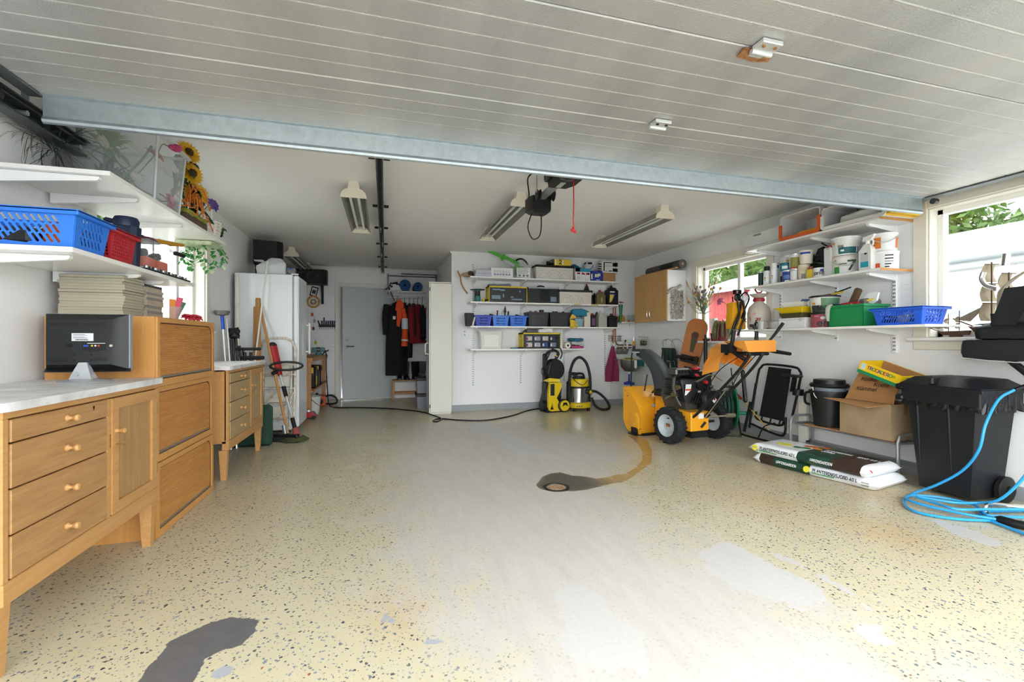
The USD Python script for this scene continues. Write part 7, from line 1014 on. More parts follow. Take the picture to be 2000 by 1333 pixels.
part(SB, 'left_lever', B().tube([(-.26, -.66, .98), (-.31, -.76, 1.06), (-.32, -.8, 1.2)], .018, 8, 3), BLK); part(SB, 'lever_bracket', B().hull([(x, y, z) for x in (-.33, -.24) for y in (-.76, -.66) for z in (.99, 1.07)]), BLK); part(SB, 'pivot_arm', B().cyl((-.26, -.7, 1.02), (-.1, -.74, .92), .018), BLK)
part(SB, 'right_lever', B().tube([(.16, -.78, 1.09), (.23, -.8, 1.17), (.31, -.82, 1.27)], (.01, .014, .016), 8), BLK); part(SB, 'right_grip', B().tube([(.08, -.78, 1.02), (.22, -.8, 1.0), (.4, -.83, .975)], [.013, .019, .017], 9), BLK);
part(SB, 'cable', B().tube([(.1, -.7, .97), (.02, -.55, .75), (.05, -.4, .5), (.0, -.25, .36)], .004, 6, 6).tube([(-.1, -.7, .97), (-.18, -.5, .8), (-.15, -.3, .55), (-.1, -.22, .36)], .004, 6, 6), BLK); part(SB, 'hitch_rod', B().cyl((-.05, -.22, .3), (.28, -.3, .31), .009).cyl((.18, -.28, .31), (.28, -.3, .31), .022), mat('rod_zinc'))
# ---- hose reel, stick, black stand parts behind the blower
hr = thing('hose_reel', 'green garden hose reel on the floor behind the snow blower', 'hose reel', (3.84, 4.58, 0), -118); GR = mat('reel_green', '1f7a54', .4)
for y, r in ((-.16, .13), (.16, .25)): part(hr, 'disc', B().lathe([(.06, 0), (r, 0), (r+.01, .01), (r, .02), (.06, .02), (.06, 0)], 30, (0, y-.01, .32), (0, 1, 0)), GR)
for k in range(7): part(hr, 'hose_turn', B().tube([((.17+.008*(k % 2))*math.cos(a), -.12+.04*k, .32+(.17+.008*(k % 2))*math.sin(a)) for a in np.linspace(0, 2*math.pi, 26, endpoint=False)], .018, 7, close=True), HG)
part(hr, 'hub', B().cyl((0, -.15, .32), (0, .15, .32), .13), mat('hose_dark')); part(hr, 'frame', B().tube([(-.2, -.2, .012), (0, -.2, .34), (.2, -.2, .012), (.2, .2, .012), (0, .2, .34), (-.2, .2, .012)], .012, 8), DST); part(hr, 'crank', B().cyl((.1, .18, .26), (.1, .34, .26), .02), GR)
ys = pole('stake', 'thin stick with red grip and yellow shaft leaning behind the folding chair', (4.000, 3.986, 0.133), (4.060, 4.455, 0.416), .006, mat('stick_yellow', 'd8a838', .5), 'stick', (('grip', B().cyl((4.060, 4.455, 0.416), (4.100, 4.631, 0.493), .014), RED), ('trigger', B().cyl((4.050, 4.476, 0.426), (4.050, 4.542, 0.356), .008), RED), ('tip', B().cyl((4.005, 4.053, 0.164), (4.000, 3.986, 0.133), .007), ZINC), ('upper_rod', B().cyl((4.100, 4.631, 0.493), (4.150, 4.723, 0.762), .006), BLK)))
# ---- folding chair leaning on the wall: built upright in the y-z plane, x away from the wall
fc = thing('folding_chair', 'black folding lounge chair leaning folded against the right wall', 'chair', (4.12, 4.02, 0)); tb2 = lambda pts, r=.012, k=3: B().tube([(-.02-.06*(1-z/.85)+dx, y, z) for y, z, dx in pts], r, 8, k)
FB = mat('chair_fabric', '121314', .85, bump=.4, bs=300); part(fc, 'sling', B().hull([(-.02-.06*(1-z/.85)+dx, y, z) for y, z in ((.07, .815), (-.22, .805), (.16, .26), (-.16, .25)) for dx in (0, -.006)]), FB)
part(fc, 'outer_frame', tb2([(.3, .1, 0), (.22, .7, 0), (.18, .8, 0), (.1, .84, 0), (-.24, .83, 0), (-.32, .79, 0), (-.33, .7, 0), (-.24, .2, 0)]), BLK); part(fc, 'lower_frame', tb2([(.22, .62, -.02), (.27, .2, -.02), (.22, .15, -.02), (-.1, .1, -.02), (-.2, .13, -.02), (-.2, .3, -.02)]), BLK); part(fc, 'seat_frame', tb2([(.2, .3, -.01), (.18, .22, -.01), (-.12, .2, -.01), (-.18, .26, -.01)]), BLK); part(fc, 'floor_bar', tb2([(.38, .02, -.04), (.3, .012, -.04), (-.1, .012, -.04)], .011), BLK)
part(fc, 'arm_rest', B().box(-.1, .24, .4, -.06, .3, .78, .018).xf(rot(-7, 0, 0), (0, .03, .02)), BLK); part(fc, 'arm_link', tb2([(.28, .4, -.02), (.34, .05, -.03)], .016, 0), BLK); part(fc, 'arm_rest', B().box(-.12, -.4, .73, -.06, -.18, .755, .01), mat('arm_brown', '2e2a26', .5)); part(fc, 'arm_post', B().hull([(-.1, -.3, .73), (-.1, -.36, .73), (-.06, -.3, .73), (-.1, -.27, .58), (-.1, -.33, .58), (-.06, -.3, .58)]), BLK); part(fc, 'cup_holder', B().cyl((-.09, -.36, .55), (-.09, -.36, .61), .05), BLK)
for y in (.12, .0, -.12): part(fc, 'sling_strap', tb2([(y, .26, -.005), (y+.01, .2, -.005)], .008, 0), BLK)
part(fc, 'cord', tb2([(-.08, .22, -.03), (.04, .16, -.05), (.1, .03, -.06)], .007, 4), BLK)
wp = thing('white_post', 'white plank standing upright behind the shoe rack', 'plank', (4.1, 3.66, 0)); part(wp, 'board', B().box(-.02, -.045, 0, .02, .045, .57, .004), WHITEP); part(wp, 'foot', B().box(-.02, -.055, .0, .02, -.046, .1), BLK)
# ---- shoe rack with buckets and box
SILT = mat('silver_tube', 'b4b8bc', .3, .7); rk = thing('shoe_rack', 'silver tubular shoe rack with wooden strip along the right wall', 'shoe rack', (0, 0, 0))
for y in (2.62, 3.6): part(rk, 'end_frame', B().tube([(3.87, y, 0), (3.87, y, .3), (3.89, y, .345), (3.93, y, .36), (4.09, y, .36), (4.13, y, .345), (4.15, y, .3), (4.15, y, 0)], .013, 8).tube([(3.87, y, .29), (4.15, y, .29)], .009, 8), SILT)
for z in (.29, .09):
    for x in (3.88, 4.14): part(rk, 'long_rail', B().cyl((x, 2.63, z), (x, 3.59, z), .008), SILT)
    part(rk, 'wire_shelf', sum_b([B().cyl((3.9+.04*k, 2.63, z), (3.9+.04*k, 3.59, z), .003, n=6) for k in range(6)]), DST if z > .2 else SILT, kind='stuff')
part(rk, 'wooden_strip', B().box(3.862, 2.66, .3, 3.95, 3.45, .308, .002), PINE)
def bucket(label, x, y, z, r, h, m, nest=False):
    t = thing('bucket', label, 'bucket', (x, y, z)); part(t, 'body', B().lathe([(0, 0), (r*.78, 0), (r*.98, h-.02), (r*1.05, h-.02), (r*1.05, h), (r*.95, h), (r*.75, .008), (0, .008)], 28), m); return t
b1 = bucket('black plastic bucket with side handle on the shoe rack', 4.0, 3.3, .309, .155, .33, mat('bucket_black', '1c1d1f', .4, bump=.2, bs=60)); part(b1, 'ear', B().tube([(-.06, .16, .3), (-.07, .19, .28), (-.07, .19, .2), (-.06, .15, .18)], .012, 7, 4), BLK)
b2_ = bucket('smaller pale blue grey bucket with black lid nested in the black bucket', 4.0, 3.3, .47, .135, .22, mat('bucket_bluegrey', '7d8a94', .4)); part(b2_, 'lid', B().lathe([(0, .2), (.15, .2), (.158, .215), (.15, .235), (.128, .235), (.125, .27), (0, .272)], 28), BLK); part(b2_, 'wire_handle', B().tube([(-.14, .05, .2), (-.15, .02, .12), (-.13, -.03, .08)], .004, 6, 4), P_W)
bx = thing('cardboard_box', 'open cardboard box with handwriting on its flap on the shoe rack', 'box', (4.0, 2.86, .31)); BX_ = mat('carton_tan', 'b59a78', .8, var=.2, vs=5); BXI = mat('carton_inside', 'ad7f50', .85)
for q in (((-.16, -.21), (-.155, .21)), ((.155, -.21), (.16, .21)), ((-.155, -.21), (.155, -.205)), ((-.155, .205), (.155, .21))): part(bx, 'side', B().box(q[0][0], q[0][1], 0, q[1][0], q[1][1], .285), BX_)
part(bx, 'bottom', B().box(-.155, -.205, 0, .155, .205, .006), BX_); FL = np.array
part(bx, 'front_flap', B().hull([(-.16, -.2, .285), (-.16, .2, .285), (-.3, -.13, .255), (-.28, .26, .29), (-.16, -.2, .289), (-.16, .2, .289), (-.3, -.13, .259), (-.28, .26, .294)]), BXI)
ff = part(bx, 'rear_flap', B().hull([(-.12, -.2, .285), (-.1, .21, .285), (.02, -.17, .52), (.02, .16, .55), (-.116, -.2, .285), (-.096, .21, .285), (.024, -.17, .52), (.024, .16, .55)]), BXI)
uu, vv = nrm((-.045, -1, 0)), nrm((.125, 0, .255)); INK = mat('ink', '2a221c', .8)
for s_, a, z, h_ in (('Kooke', .12, .45, .034), ('Koele', .0, .41, .034), ('Kürrmel', .13, .37, .034)): text(bx, s_, h_, INK, (-.1185+(z-.285)*.488, a, z), uu, vv, 'handwriting', bold=False)
part(bx, 'tape', B().box(-.02, -.2115, .2, .02, -.21, .285), mat('tape_brown', '8a6844', .4))
tc = thing('carton_tray', 'shallow yellow and green fruit carton printed TROCADERO lying tilted on the cardboard box', 'carton', (4.0, 2.78, .785), R=np.column_stack([nrm((0, -.95, -.32)), nrm((1, .0, .0)), np.cross(nrm((0, -.95, -.32)), (1, 0, 0))])); w = .17; TY = mat('troc_yellow', 'f0c818', .55)
for nm, q in (('front_side', (-w, -.13, 0, w, -.126, .1)), ('rear_side', (-w, .126, 0, w, .13, .1)), ('end_side', (-w, -.126, 0, -w+.004, .126, .1)), ('end_side', (w-.004, -.126, 0, w, .126, .1))):
    part(tc, nm, B().box(*q), TY)
for q in ((-w-.001, -.1315, 0, w+.001, -.13, .028), (w, -.13, 0, w+.0012, .13, .028)): part(tc, 'green_band', B().box(*q), mat('troc_green', '1f8a5e', .5))
part(tc, 'base', B().box(-w, -.126, 0, w, .126, .004), BXI)
for q in ((-w+.004, -.1258, .004, w-.004, -.1248, .098), (-w+.004, .1248, .004, w-.004, .1258, .098)): part(tc, 'inner_lining', B().box(*q), BXI)
part(tc, 'address_label', B().box(-.155, -.1312, .038, -.115, -.13, .09), mat('label_pale', 'c9d8dc', .5)); part(tc, 'end_label', B().box(w, -.08, .04, w+.001, 0, .085), mat('print_grey'))
for i, ch_ in enumerate('TROCADERO'): text(tc, ch_, .028, (P_R, P_BL, GRC)[i % 3], (-.105+.0225*i, -.1305, .054), (1, 0, 0), (0, 0, 1), 'letter')
part(tc, 'small_print', B().box(.1, -.1308, .06, .125, -.13, .08), mat('troc_olive', 'b8a020', .6))
# ---- soil bags
def soil_bag(label, c, rz, flip):
    t = thing('soil_bag', label, 'bag', c, rz); L, W, h = .98, .44, .085; n, m = 49, 22
    BM = usdkit.material(stage, f'/World/Looks/bag_print_{flip}', {'tc': ('texture_coordinate', {}), 'sx': ('separate_xyz', {}), 'r': ('rgb_ramp', dict(ramp=[(0, lin('e9ecf0')), (.44, lin('1c4434')), (.7, lin('3a2a24')), (.93, lin('eceff2'))] if not flip else [(0, lin('eceff2')), (.06, lin('3a2a24')), (.2, lin('1c4434')), (.5, lin('e9ecf0'))], interpolate=False)), 'mr': ('map_range', dict(from_min=-L/2, from_max=L/2, to_min=0, to_max=1)), 'nz': ('noise_texture', dict(scale=14, detail=4)), 'bp': ('bump', dict(strength=.35, distance=.006)), 'p': ('principled_bsdf', dict(roughness=.3))}, [('tc.object', 'sx.vector'), ('sx.x', 'mr.value'), ('mr.result', 'r.fac'), ('r.color', 'p.base_color'), ('tc.object', 'nz.vector'), ('nz.fac', 'bp.height'), ('bp.normal', 'p.normal')], surface='p.BSDF')
    V = []
    for sgn in (1, -1):
        for i, x in enumerate(np.linspace(-L/2, L/2, n)):
            for j, y in enumerate(np.linspace(-W/2, W/2, m)):
                e = min(1, 9*(1-abs(2*x/L)))**.5*min(1, 5*(1-abs(2*y/W)))**.35; wob = .006*meshkit.noise(np.array((x*9, y*9, 3+rz)))
                z = h/2+sgn*(h/2*e); z = z+wob*e if sgn > 0 else z*.999; yy = y*(1+.03*math.sin(x*20)*(abs(y) > W*.45)); V.append((x, yy, max(z, .001) if sgn > 0 else max(0, z)))
    V = np.array(V); k = n*m; F = []
    for i in range(n-1):
        for j in range(m-1):
            a, b_, c_, d_ = i*m+j, i*m+j+1, (i+1)*m+j+1, (i+1)*m+j; F += [[d_, c_, b_, a], [a+k, b_+k, c_+k, d_+k]]
    part(t, 'sack', (V, np.array(F)), BM, smooth=True)
    zt_ = h+.0035; front = lambda s_, hh, x, z, m_, wf: text(t, s_, hh, m_, (x, -W/2-.005, z+.002), (1, 0, 0), (0, .34, 1), wfit=wf)
    wx = -.38 if not flip else .03; gx = .03 if not flip else -.3
    front('PLANTERINGSJORD 40 L', .026, wx, .04, P_B, .32); part(t, 'small_print', B().box(wx, -W/2-.004, .03, wx+.16, -W/2+.004, .036), GRC); part(t, 'round_emblem', B().lathe([(0, 0), (.026, 0), (.026, .003), (0, .003)], 18, (wx-.045, -W/2+.0, .05), (0, -1, .34)), mat('emblem_yellow', 'e6dc3a', .5)); front('GREENGARDEN', .022, gx+.03, .04, P_W, .17)
    part(t, 'barcode', sum_b([B().box((-.45 if not flip else .38)+.007*i, -W/2-.004, .028, (-.45 if not flip else .38)+.007*i+.004, -W/2+.006, .055) for i in range(7)]), mat('print_grey'), smooth=False)
    if not flip:
        part(t, 'oval_emblem', B().lathe([(0, 0), (.07, 0), (.07, .002), (0, .002)], 24, (-.28, -.02, zt_), sx=1, sy=.6), mat('emblem_yellow')); 
        for i, (x, y, c_) in enumerate(((-.13, .08, 'c8602c'), (-.1, .0, '2d7a44'), (-.06, .12, '2d7a44'), (-.04, .05, 'd8903a'), (-.15, -.03, '2d7a44'), (-.09, .1, 'c8602c'), (-.02, .14, 'c8602c'))): part(t, 'printed_vegetable', B().lathe([(0, 0), (.03, 0), (.03, .0015), (0, .0015)], 9, (x, y, zt_+.0003*i), sx=1.3), mat('veg_'+c_, c_, .5))
        for s_, y, wf in (('PLANTERINGS', .05, .2), ('JORD', -.01, .1)): text(t, s_, .035, P_W, (.02, y, zt_+.002), (1, 0, 0), (0, 1, 0), wfit=wf)
        text(t, 'EKO 40 L', .04, mat('print_pale'), (.27, .03, zt_+.002), (1, 0, 0), (0, 1, 0), wfit=.16); part(t, 'recycle_mark', B().lathe([(0, 0), (.018, 0), (.018, .002), (0, .002)], 14, (.472, -.19, .05), (.3, -1, .2)), P_R)
    return t
soil_bag('upper white, green and brown bag of planting soil by the shoe rack', (3.52, 3.0, .086), -80, 0); soil_bag('lower bag of planting soil on the floor under the upper one', (3.54, 2.97, .0), -78, 1)
# ---- wheelie bin and what stands in front of it
BIN = mat('bin_charcoal', '17191d', .5, bump=.15, bs=120, spec=.35); wb_ = thing('wheelie_bin', 'charcoal wheeled rubbish bin with lid and bag edge sticking out', 'bin', (3.95, 2.27, 0))
part(wb_, 'body', B().hull([(x*k*.165+.0, y*k2*.2, z) for x in (-1, 1) for y in (-1, 1) for z, k, k2 in ((.03, .9, .72), (.04, .96, .76), (.66, 1.2, 1.0), (.7, 1.2, 1.0))]+[(x*.13, y*.17, .03) for x in (-1, 1) for y in (-.95, .95)]), BIN)
for y in (-.05, .14): part(wb_, 'panel_rib', B().hull([(-.162, y-.006, .2), (-.162, y+.006, .2), (-.2, y-.006, .66), (-.2, y+.006, .66), (-.172, y, .2), (-.208, y, .66)]), BIN)
part(wb_, 'collar', B().prism(sbox(-.205, -.225, .205, .225).buffer(.012), .1, (0, 0, .66)), BIN); part(wb_, 'bag_edge', B().grid(np.array([[(r_*math.cos(a)*.98, r2*math.sin(a), .74-.11*q+.012*math.sin(a*17)*q) for a in np.linspace(0, 2*math.pi, 90) for r_, r2 in [(((.215+.012*q+.007*math.sin(a*23+q*3))/max(abs(math.cos(a)), abs(math.sin(a))*.93)*.93), ((.215+.012*q+.007*math.sin(a*23+q*3))/max(abs(math.cos(a)), abs(math.sin(a))*.93)*1.0))]] for q in np.linspace(0, 1, 6)]), .002), mat('bag_black', '131416', .15, bump=.5, bs=30), smooth=True)
part(wb_, 'lid', B().hull([(x*.225, y*.245, .76) for x in (-1, 1) for y in (-1, 1)]+[(x*.225, y*.245, .785) for x in (-1, 1) for y in (-1, 1)]+[(x*.16, y*.18, .84) for x in (-1, 1) for y in (-1, 1)]+[(x*.06, y*.1, .85) for x in (-1, 1) for y in (-1, 1)]), BIN); part(wb_, 'lid_rim', B().prism(sbox(-.235, -.255, .235, .255).buffer(.006), .02, (0, 0, .755)), BIN); part(wb_, 'lid_ridge', B().box(-.235, .02, .79, .1, .05, .848, .01), BIN)
for z, y in ((.66, .2), (.74, .2)): part(wb_, 'hinge_block', B().box(-.23, y+.02, z, -.17, y+.075, z+.04, .01), BLK)
part(wb_, 'wheel', B().lathe([(0, -.02), (.07, -.02), (.09, -.01), (.09, .015), (.07, .02), (0, .02)], 24, (.1, -.2, .091), (0, 1, 0)), BLK); part(wb_, 'wheel_cap', B().cyl((.1, -.222, .091), (.1, -.228, .091), .03), DST); part(wb_, 'wheel', B().cyl((.1, .14, .091), (.1, .18, .091), .09), BLK); part(wb_, 'axle_block', B().box(.06, -.17, .08, .15, .15, .16, .01), BIN)
# a black padded bag on a stand, and the bits hung on it
gt = thing('golf_bag', 'black padded bag resting on a stand beside the wheelie bin', 'bag', (3.98, 2.1, 0), -86); NYL = mat('nylon_black', '15171b', .6, bump=.2, bs=200)
part(gt, 'lower_bag', B().blob([(x, y, z) for x in (-.12, .5) for y in (-.11, .11) for z in (.97, 1.11)]+[(-.155, 0, 1.04), (-.13, -.08, 1.1)], 2), NYL); part(gt, 'upper_pouch', B().blob([(x, y, z) for x in (-.06, .42) for y in (-.09, .09) for z in (1.11, 1.19)]+[(.0, 0, 1.235), (.3, .0, 1.22)], 2, .008, 14), NYL); part(gt, 'strap', B().hull([(-.1, -.02, 1.215), (.02, -.06, 1.2), (.02, .02, 1.2), (.02, -.02, 1.225)]), NYL); part(gt, 'piping', B().tube([(-.13, -.11, .985), (.1, -.118, .965), (.45, -.118, .96)], .004, 6, 4), ZINC)
part(gt, 'frame', B().prism(Polygon([(.02, 1.21), (.09, 1.44), (.5, 1.46), (.5, 1.34), (.18, 1.33), (.13, 1.21)]).buffer(.008), .08, (0, .02, 0), (1, 0, 0), (0, 0, 1)), NYL); part(gt, 'frame_top', B().box(.33, -.05, 1.4, .5, .03, 1.64, .02), NYL); part(gt, 'blue_tag', B().box(.38, -.055, 1.4, .42, -.05, 1.425), mat('tag_blue', '3a7ab8', .5))
part(gt, 'stand_post', B().tube([(.06, .04, .98), (.16, .08, .86), (.3, .1, .6), (.34, .1, .02)], .022, 8), BLK); part(gt, 'stand_foot', B().tube([(.3, -.1, .02), (.34, .1, .02), (.6, .0, .02)], .016, 8, 3), BLK)
rr = thing('red_reel', 'round red reel with small oval badge hanging beside the black bag', 'reel', (3.93, 1.84, 1.265)); part(rr, 'disc', B().lathe([(0, -.03), (.04, -.03), (.058, -.02), (.058, .03), (0, .03)], 26, (0, 0, 0), (-1, -.45, 0)), RED); part(rr, 'badge', B().lathe([(0, .03), (.02, .031), (.02, .034), (0, .034)], 16, (-.018, -.0, -.032), (-1, -.45, 0), sx=1.3), ZINC); part(rr, 'hook', B().tube([(-.03, -.0, .06), (-.05, 0, .12), (.0, 0, .16), (.05, .0, .13)], .006, 6, 4), CHROME); part(rr, 'hub', B().cyl((.02, -.03, .02), (.015, -.045, .02), .03), BLK)
ctb = thing('chrome_leg', 'bent chrome tube leg lying on the floor in front of the wheelie bin', 'tube', (0, 0, 0)); part(ctb, 'tube', B().tube([(3.66, 1.97, .014), (3.68, 1.975, .05), (3.73, 1.96, .062), (3.82, 1.9, .062), (4.0, 1.78, .062)], .013, 8, 5), CHROME); part(ctb, 'end_cap', B().cyl((3.66, 1.97, .0), (3.66, 1.97, .02), .016), BLK)
CABB = mat('cable_blue', '2f9bd8', .35); cb_ = thing('charging_cable', 'bright blue cable looped on the floor in front of the wheelie bin', 'cable'); fl_ = lambda z, *q: [(x, y, z) for x, y in q]
part(cb_, 'cable', B().tube([(3.902, 1.950, 0.787), (3.842, 2.000, 0.717), (3.720, 2.000, 0.563), (3.694, 2.020, 0.396), (3.718, 2.120, 0.234), (3.691, 2.250, 0.101), (3.637, 2.358, .012), (3.397, 2.264, .012), (3.258, 2.112, .012), (3.345, 1.959, .012), (3.551, 1.860, .014)], .0085, 8, 6), CABB)
part(cb_, 'loop', B().tube([(3.531, 1.850, .03), (3.445, 1.964, .03), (3.386, 2.150, .028), (3.414, 2.260, .028), (3.531, 2.289, .03), (3.660, 2.201, .03), (3.709, 2.060, .028), (3.623, 1.966, .028), (3.571, 1.895, .03), (3.755, 1.812, .03)], .0085, 8, 6), CABB)
part(cb_, 'loop', B().tube([(3.778, 1.800, 0.364), (3.739, 1.850, 0.228), (3.707, 1.930, 0.101), (3.702, 2.043, .045), (3.569, 2.090, .045), (3.470, 2.234, .045), (3.451, 2.104, .045), (3.454, 1.996, .045), (3.639, 1.944, .045), (3.886, 1.875, .045)], .0085, 8, 6), CABB); part(cb_, 'loop', B().tube([(3.462, 1.670, .012), (3.498, 1.775, .012), (3.536, 1.889, .012), (3.614, 1.968, .012), (3.704, 1.979, .012), (3.979, 1.920, .012)], .0085, 8, 6), CABB)
part(cb_, 'plug_handle', B().tube([(3.548, 1.861, .03), (3.551, 1.837, .03), (3.541, 1.763, .032), (3.583, 1.686, .034)], [.012, .024, .026, .026], 12), BLK, 'black plug handle'); part(cb_, 'strain_relief', B().cyl((3.902, 1.950, 0.787), (3.980, 1.920, 0.821), .012), BLK)
# ---- model ships on the right window sill
SAIL = mat('sail_tan', 'a89a80', .8, var=.4, vs=20); HULL_ = mat('ship_brown', '5a4030', .6)
def ship(label, loc, s, masts, rz=90):
    t = thing('model_ship', label, 'model ship', loc, rz); part(t, 'hull', B().hull([(x*s, y*s, z*s) for x, y, z in ((-.16, -.02, .03), (-.16, .02, .03), (.14, -.025, .03), (.14, .025, .03), (.22, 0, .09), (-.19, 0, .1), (-.18, -.035, .1), (-.18, .035, .1), (.15, -.035, .08), (.15, .035, .08))]), HULL_); part(t, 'stand', B().box(-.08*s, -.03*s, 0, .06*s, .03*s, .03*s), HULL_); part(t, 'bowsprit', B().cyl((.18*s, 0, .09*s), (.34*s, 0, .16*s), .005*s), HULL_)
    for mx, mh in masts:
        part(t, 'mast', B().cyl((mx*s, 0, .08*s), (mx*s, 0, mh*s), .005*s), HULL_); z = .13
        while z+.1 < mh:
            h_ = (mh-.13)*.3; w_ = .09-.04*(z/mh); part(t, 'sail', B().grid(np.array([[((mx+.012+.022*math.sin(math.pi*q))*s, y*s, (z+h_*q)*s) for y in np.linspace(-w_*(1-.25*q), w_*(1-.25*q), 6)] for q in np.linspace(0, 1, 5)]), .002), SAIL, smooth=True); part(t, 'yard', B().cyl(((mx)*s, -w_*s, (z+h_)*s), (mx*s, w_*s, (z+h_)*s), .003*s), HULL_); z += h_+.015
    for a, b_ in ((masts[0][0], .3),): part(t, 'jib', B().hull([(masts[-1][0]*s+.02*s, 0, masts[-1][1]*.45*s), (.32*s, .002, .15*s), (.2*s, .0, .13*s), (.2*s, .004, .14*s)]), SAIL)
    return t
ship('larger model sailing ship with tan square sails in front of the right window', (4.215, 2.2, 1.13), .9, ((-.08, .5), (.04, .6)), 78); ship('smaller model sailing ship with tan sails at the left of the right window', (4.215, 2.45, 1.13), .5, ((-.05, .4), (.08, .36)), 100)
cn = thing('cane_bundle', 'bundle of curved pale cane strips with a bent chrome tube beside the window', 'cane', (4.07, 2.12, 1.19), -86)
for k in range(5): part(cn, 'cane', B().tube([(-.03+.01*k, .03, .02+.02*k), (.0, .01, .17+.02*k), (.06+.02*k, -.03, .3+.015*k), (.2, -.09, .38)], .006, 6, 5), mat('cane_pale', 'b8ac98', .6))
part(cn, 'chrome_tube', B().tube([(-.09, .03, .4), (-.1, .03, .35), (-.07, .02, .3), (-.01, .0, .27)], .016, 9, 4), CHROME); part(cn, 'chrome_knob', B().cyl((.05, -.03, .42), (.055, -.03, .5), .022), CHROME); part(cn, 'stem', B().tube([(-.02, .02, .0), (-.03, .02, .1)], .02, 8), NYL)
# ================================================================ SHELVES ON THE RIGHT WALL
RAW = woodmat('raw_edge', 'c08a4c', 'ae7838', 0, .6, 3); RL = ((4.02, 1.12, 1.68), (3.38, 1.1, 2.1), (2.86, 1.0, 2.1))
ZA, ZB, ZC = 2.1, 1.69, 1.225
wshelf('top white shelf on the right wall under the orange and yellow tubs', -1, XR, .38, 2.72, 4.12, ZA, .02, (2.86, 3.38, 4.02), RAW, RL[1:]); wshelf('middle white shelf on the right wall with paint tins', -1, XR, .38, 2.72, 4.16, ZB, .02, (2.86, 3.38, 4.02), RAW); wshelf('bottom long white shelf on the right wall with the green crate', -1, XR, .38, 2.4, 4.3, ZC, .02, (2.86, 3.38, 4.02), None, RL[:1])
ac = thing('white_case', 'long white moulded case lying on the far end of the top right shelf', 'case', (4.03, 3.99, ZA)); part(ac, 'shell', B().box(-.12, -.26, 0, .14, .27, .21, .03), mat('case_white', 'dfe2e2', .35)); part(ac, 'seam', B().box(-.1215, -.24, .045, -.119, .25, .05), mat('seam_grey', 'b4b8b8', .5)); text(ac, 'TOSHIBA', .018, mat('print_darkgrey', '5a5e5c', .5), (-.1215, .13, .15), (0, -1, 0), (0, 0, 1)); part(ac, 'chrome_corner', B().box(-.1, .27, .0, .05, .285, .02, .004), CHROME)
def open_tub(name, label, y0, y1, h, d, m_in, m_rim, m_out):
    """plastic tub lying on its side on the top shelf, its mouth towards the room"""
    t = thing(name, label, 'tub', (3.83, (y0+y1)/2, ZA+.001)); w = (y1-y0)/2; o = sbox(-w, 0, w, h).buffer(-.03).buffer(.03); i_ = o.buffer(-.008)
    part(t, 'wall', B().prism(o.difference(i_), d, (0, 0, 0), (0, 1, 0), (0, 0, 1)), m_in)
    part(t, 'base', B().prism(o.buffer(-.004), .006, (d-.006, 0, 0), (0, 1, 0), (0, 0, 1)), m_in); part(t, 'outer_skin', B().prism(o.buffer(.004).difference(o).intersection(sbox(-w-.1, -.01, w+.1, h*.62)), d*.97, (.005, 0, .0045), (0, 1, 0), (0, 0, 1)), m_out)
    part(t, 'rim', B().prism(o.buffer(.006).difference(o.buffer(-.024)).intersection(sbox(-w-.1, -.01, w+.1, h*.62)), .014, (-.008, 0, .0065), (0, 1, 0), (0, 0, 1)), m_rim); return t, w
TW = mat('tub_white', 'dcdde0', .4); t, w = open_tub('plastic_tub', 'white tub with orange rim lying on its side on the top right shelf', 3.25, 3.69, .24, .34, TW, mat('rim_orange', 'd9622a', .4), mat('tub_navy', '1c3f7c', .4)); part(t, 'loose_lid', B().hull([(.02, -w+.03, .017), (.02, w-.12, .017), (.3, -w+.03, .017), (.3, w-.12, .017), (.04, -w+.06, .06), (.04, .02, .06), (.28, -w+.06, .06), (.28, .02, .05)]), mat('lid_amber', 'e8a41c', .4), 'amber yellow lid inside the tub')
t, w = open_tub('plastic_tub', 'large white and yellow tub lying on its side on the top right shelf', 2.68, 3.235, .2, .34, TW, mat('rim_offwhite', 'e4e4e2', .4), mat('tub_yellow', 'e8b820', .4)); part(t, 'end_panel', B().hull([(.0, -w-.03, .01), (.33, -w-.03, .01), (.33, -w-.05, .16), (.0, -w-.05, .16), (.0, -w-.006, .01), (.33, -w-.006, .01), (.33, -w-.006, .18), (0, -w-.006, .18)]), mat('tub_yellow')); part(t, 'corner_mark', B().prism([(.1, .16), (.2, .16), (.15, .02)], .002, (0, -w-.052, 0), (1, 0, 0), (0, 0, 1)), mat('mark_navy', '22304a', .4))
cloth('white_sheet', 'folded white sheet inside the large yellow tub on the top right shelf', (4.0, 2.95, ZA+.012), (.12, .2, .11), P_W, 'cloth', 50, .02)
